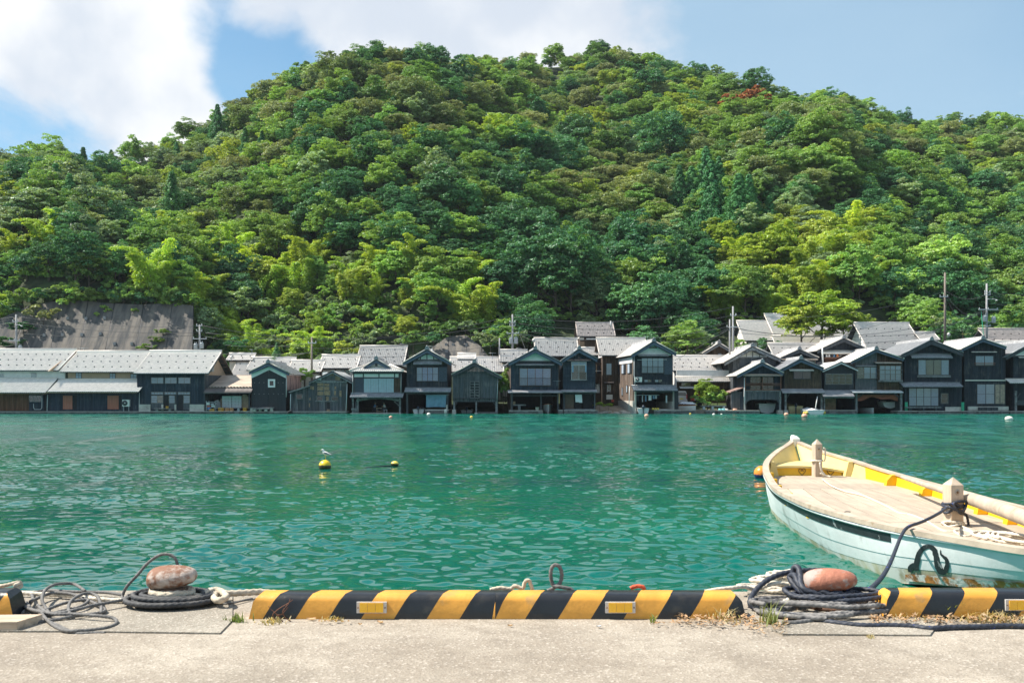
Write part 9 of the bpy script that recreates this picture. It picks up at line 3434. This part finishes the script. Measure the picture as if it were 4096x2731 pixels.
# ------------------------------------------------------------------ two people at the tea room table
def person(px, Y, z, face, shirt, label):
 """Seated figure: one continuous skin over a posed skeleton, clothes and hair as children."""
 root = thing('person', label, 'person', (X(px, Y), Y, z), 0)
 s = face
 J = dict(hip=(0, 0, .48), waist=(s * .02, 0, .66), chest=(s * .06, 0, .86), neck=(s * .10, 0, 1.02), head=(s * .13, 0, 1.16), kneeL=(s * .40, -.12, .46), kneeR=(s * .40, .12, .46), footL=(s * .40, -.12, .06), footR=(s * .42, .12, .06), toeL=(s * .54, -.12, .03), toeR=(s * .56, .12, .03),
    shL=(s * .07, -.18, .93), shR=(s * .07, .18, .93), elL=(s * .14, -.24, .70), elR=(s * .14, .24, .70), haL=(s * .36, -.16, .74), haR=(s * .36, .16, .74), hpL=(0, -.10, .46), hpR=(0, .10, .46))
 E = [('hip', 'waist'), ('waist', 'chest'), ('chest', 'neck'), ('neck', 'head'), ('hip', 'hpL'), ('hip', 'hpR'), ('hpL', 'kneeL'), ('hpR', 'kneeR'), ('kneeL', 'footL'), ('kneeR', 'footR'), ('footL', 'toeL'), ('footR', 'toeR'), ('chest', 'shL'), ('chest', 'shR'), ('shL', 'elL'), ('shR', 'elR'), ('elL', 'haL'), ('elR', 'haR')]
 rad = dict(hip=.14, waist=.13, chest=.15, neck=.055, head=.095, kneeL=.065, kneeR=.065, footL=.045, footR=.045, toeL=.035, toeR=.035, shL=.06, shR=.06, elL=.042, elR=.042, haL=.035, haR=.035, hpL=.09, hpR=.09)
 names = list(J)

 def skin(sub_, grow, mat, nm, edges=E):
  used = [n_ for n_ in names if any(n_ in e for e in edges)]
  me = bpy.data.meshes.new(nm)
  me.from_pydata([J[n_] for n_ in used], [(used.index(a), used.index(b)) for a, b in edges], [])
  o = put(nm, me, root)
  md = o.modifiers.new('skin', 'SKIN')
  sd = me.skin_vertices[0].data if me.skin_vertices else None
  if sd is None:
   me.attributes.new('x', 'FLOAT', 'POINT')
  for i, n_ in enumerate(used):
   if sd:
    sd[i].radius = (rad[n_] * grow,) * 2
  if sd:
   sd[0].use_root = True
  o.modifiers.new('sub', 'SUBSURF').levels = sub_
  o.modifiers['sub'].render_levels = sub_
  me.materials.append(MATS[mat])
  return o
 skin(2, 1.0, 'skin_tone', 'body')
 skin(2, 1.12, shirt, 'shirt', [('hip', 'waist'), ('waist', 'chest'), ('chest', 'shL'), ('chest', 'shR'), ('shL', 'elL'), ('shR', 'elR')])
 skin(2, 1.12, 'cloth_dark', 'trousers', [('hip', 'hpL'), ('hip', 'hpR'), ('hpL', 'kneeL'), ('hpR', 'kneeR'), ('kneeL', 'footL'), ('kneeR', 'footR')])
 MB().ball((J['head'][0] - s * .015, 0, J['head'][2] + .035), .105, 12, 8, sz=.95).build('hair', 'guard_dark', root)

material('skin_tone', (.50, .32, .22), .6, .06)
zf = Z(1651, 111.6)
person(1540, 111.6, zf, -1, 'cloth_white', 'person in a white shirt sitting at the tea room table')
person(1498, 111.8, zf, 1, 'cloth_blue', 'person in a blue shirt sitting at the tea room table')
h = House('table', 'small wooden table between the two seated people', 1517, 111.7, cat='table')
h.box('table_top', 'old_timber', 1506, 1529, 1631, 1634, -.3, .4)
for px in (1508, 1527):
 h.box('leg', 'old_timber', px - 1.2, px + 1.2, 1634.2, 1651, -.2, -.1)
 h.box('leg', 'old_timber', px - 1.2, px + 1.2, 1634.2, 1651, .2, .3)
h.box('shelf', 'old_timber', 1508, 1527, 1643, 1645, -.2, .3)
for i, (px, Y) in enumerate(((1542, 111.6), (1496, 111.8))):
 h = House('stool', ('white stool under the person in the white shirt', 'dark stool under the person in the blue shirt')[i], px, Y, cat='stool')
 h.box('seat', ('cloth_white', 'beam_wood')[i], px - 7, px + 7, 1637.2, 1639, -.2, .2)
 for q in (-5.5, 5.5):
  h.box('leg', ('cloth_white', 'beam_wood')[i], px + q - .8, px + q + .8, 1639.1, 1651, -.15, -.1)
  h.box('leg', ('cloth_white', 'beam_wood')[i], px + q - .8, px + q + .8, 1639.1, 1651, .1, .15)

# ------------------------------------------------------------------ summer haze over the bay
hz = bpy.data.materials.new('summer_haze')
hz.use_nodes = True
nt = hz.node_tree
nt.nodes.clear()
out = nd(nt, 'ShaderNodeOutputMaterial')
pv = nd(nt, 'ShaderNodeVolumePrincipled')
pv.inputs['Color'].default_value = (0.80, 0.90, 1.0, 1)
pv.inputs['Density'].default_value = 0.00010
pv.inputs['Anisotropy'].default_value = 0.2
ln(nt, pv.outputs[0], out.inputs['Volume'])
MATS['summer_haze'] = hz
o_ = MB().box(-520, 520, -40, 420, -2.6, 128).build('haze', 'summer_haze', kind='stuff')
o_['label'] = 'thin bright summer haze over the bay'
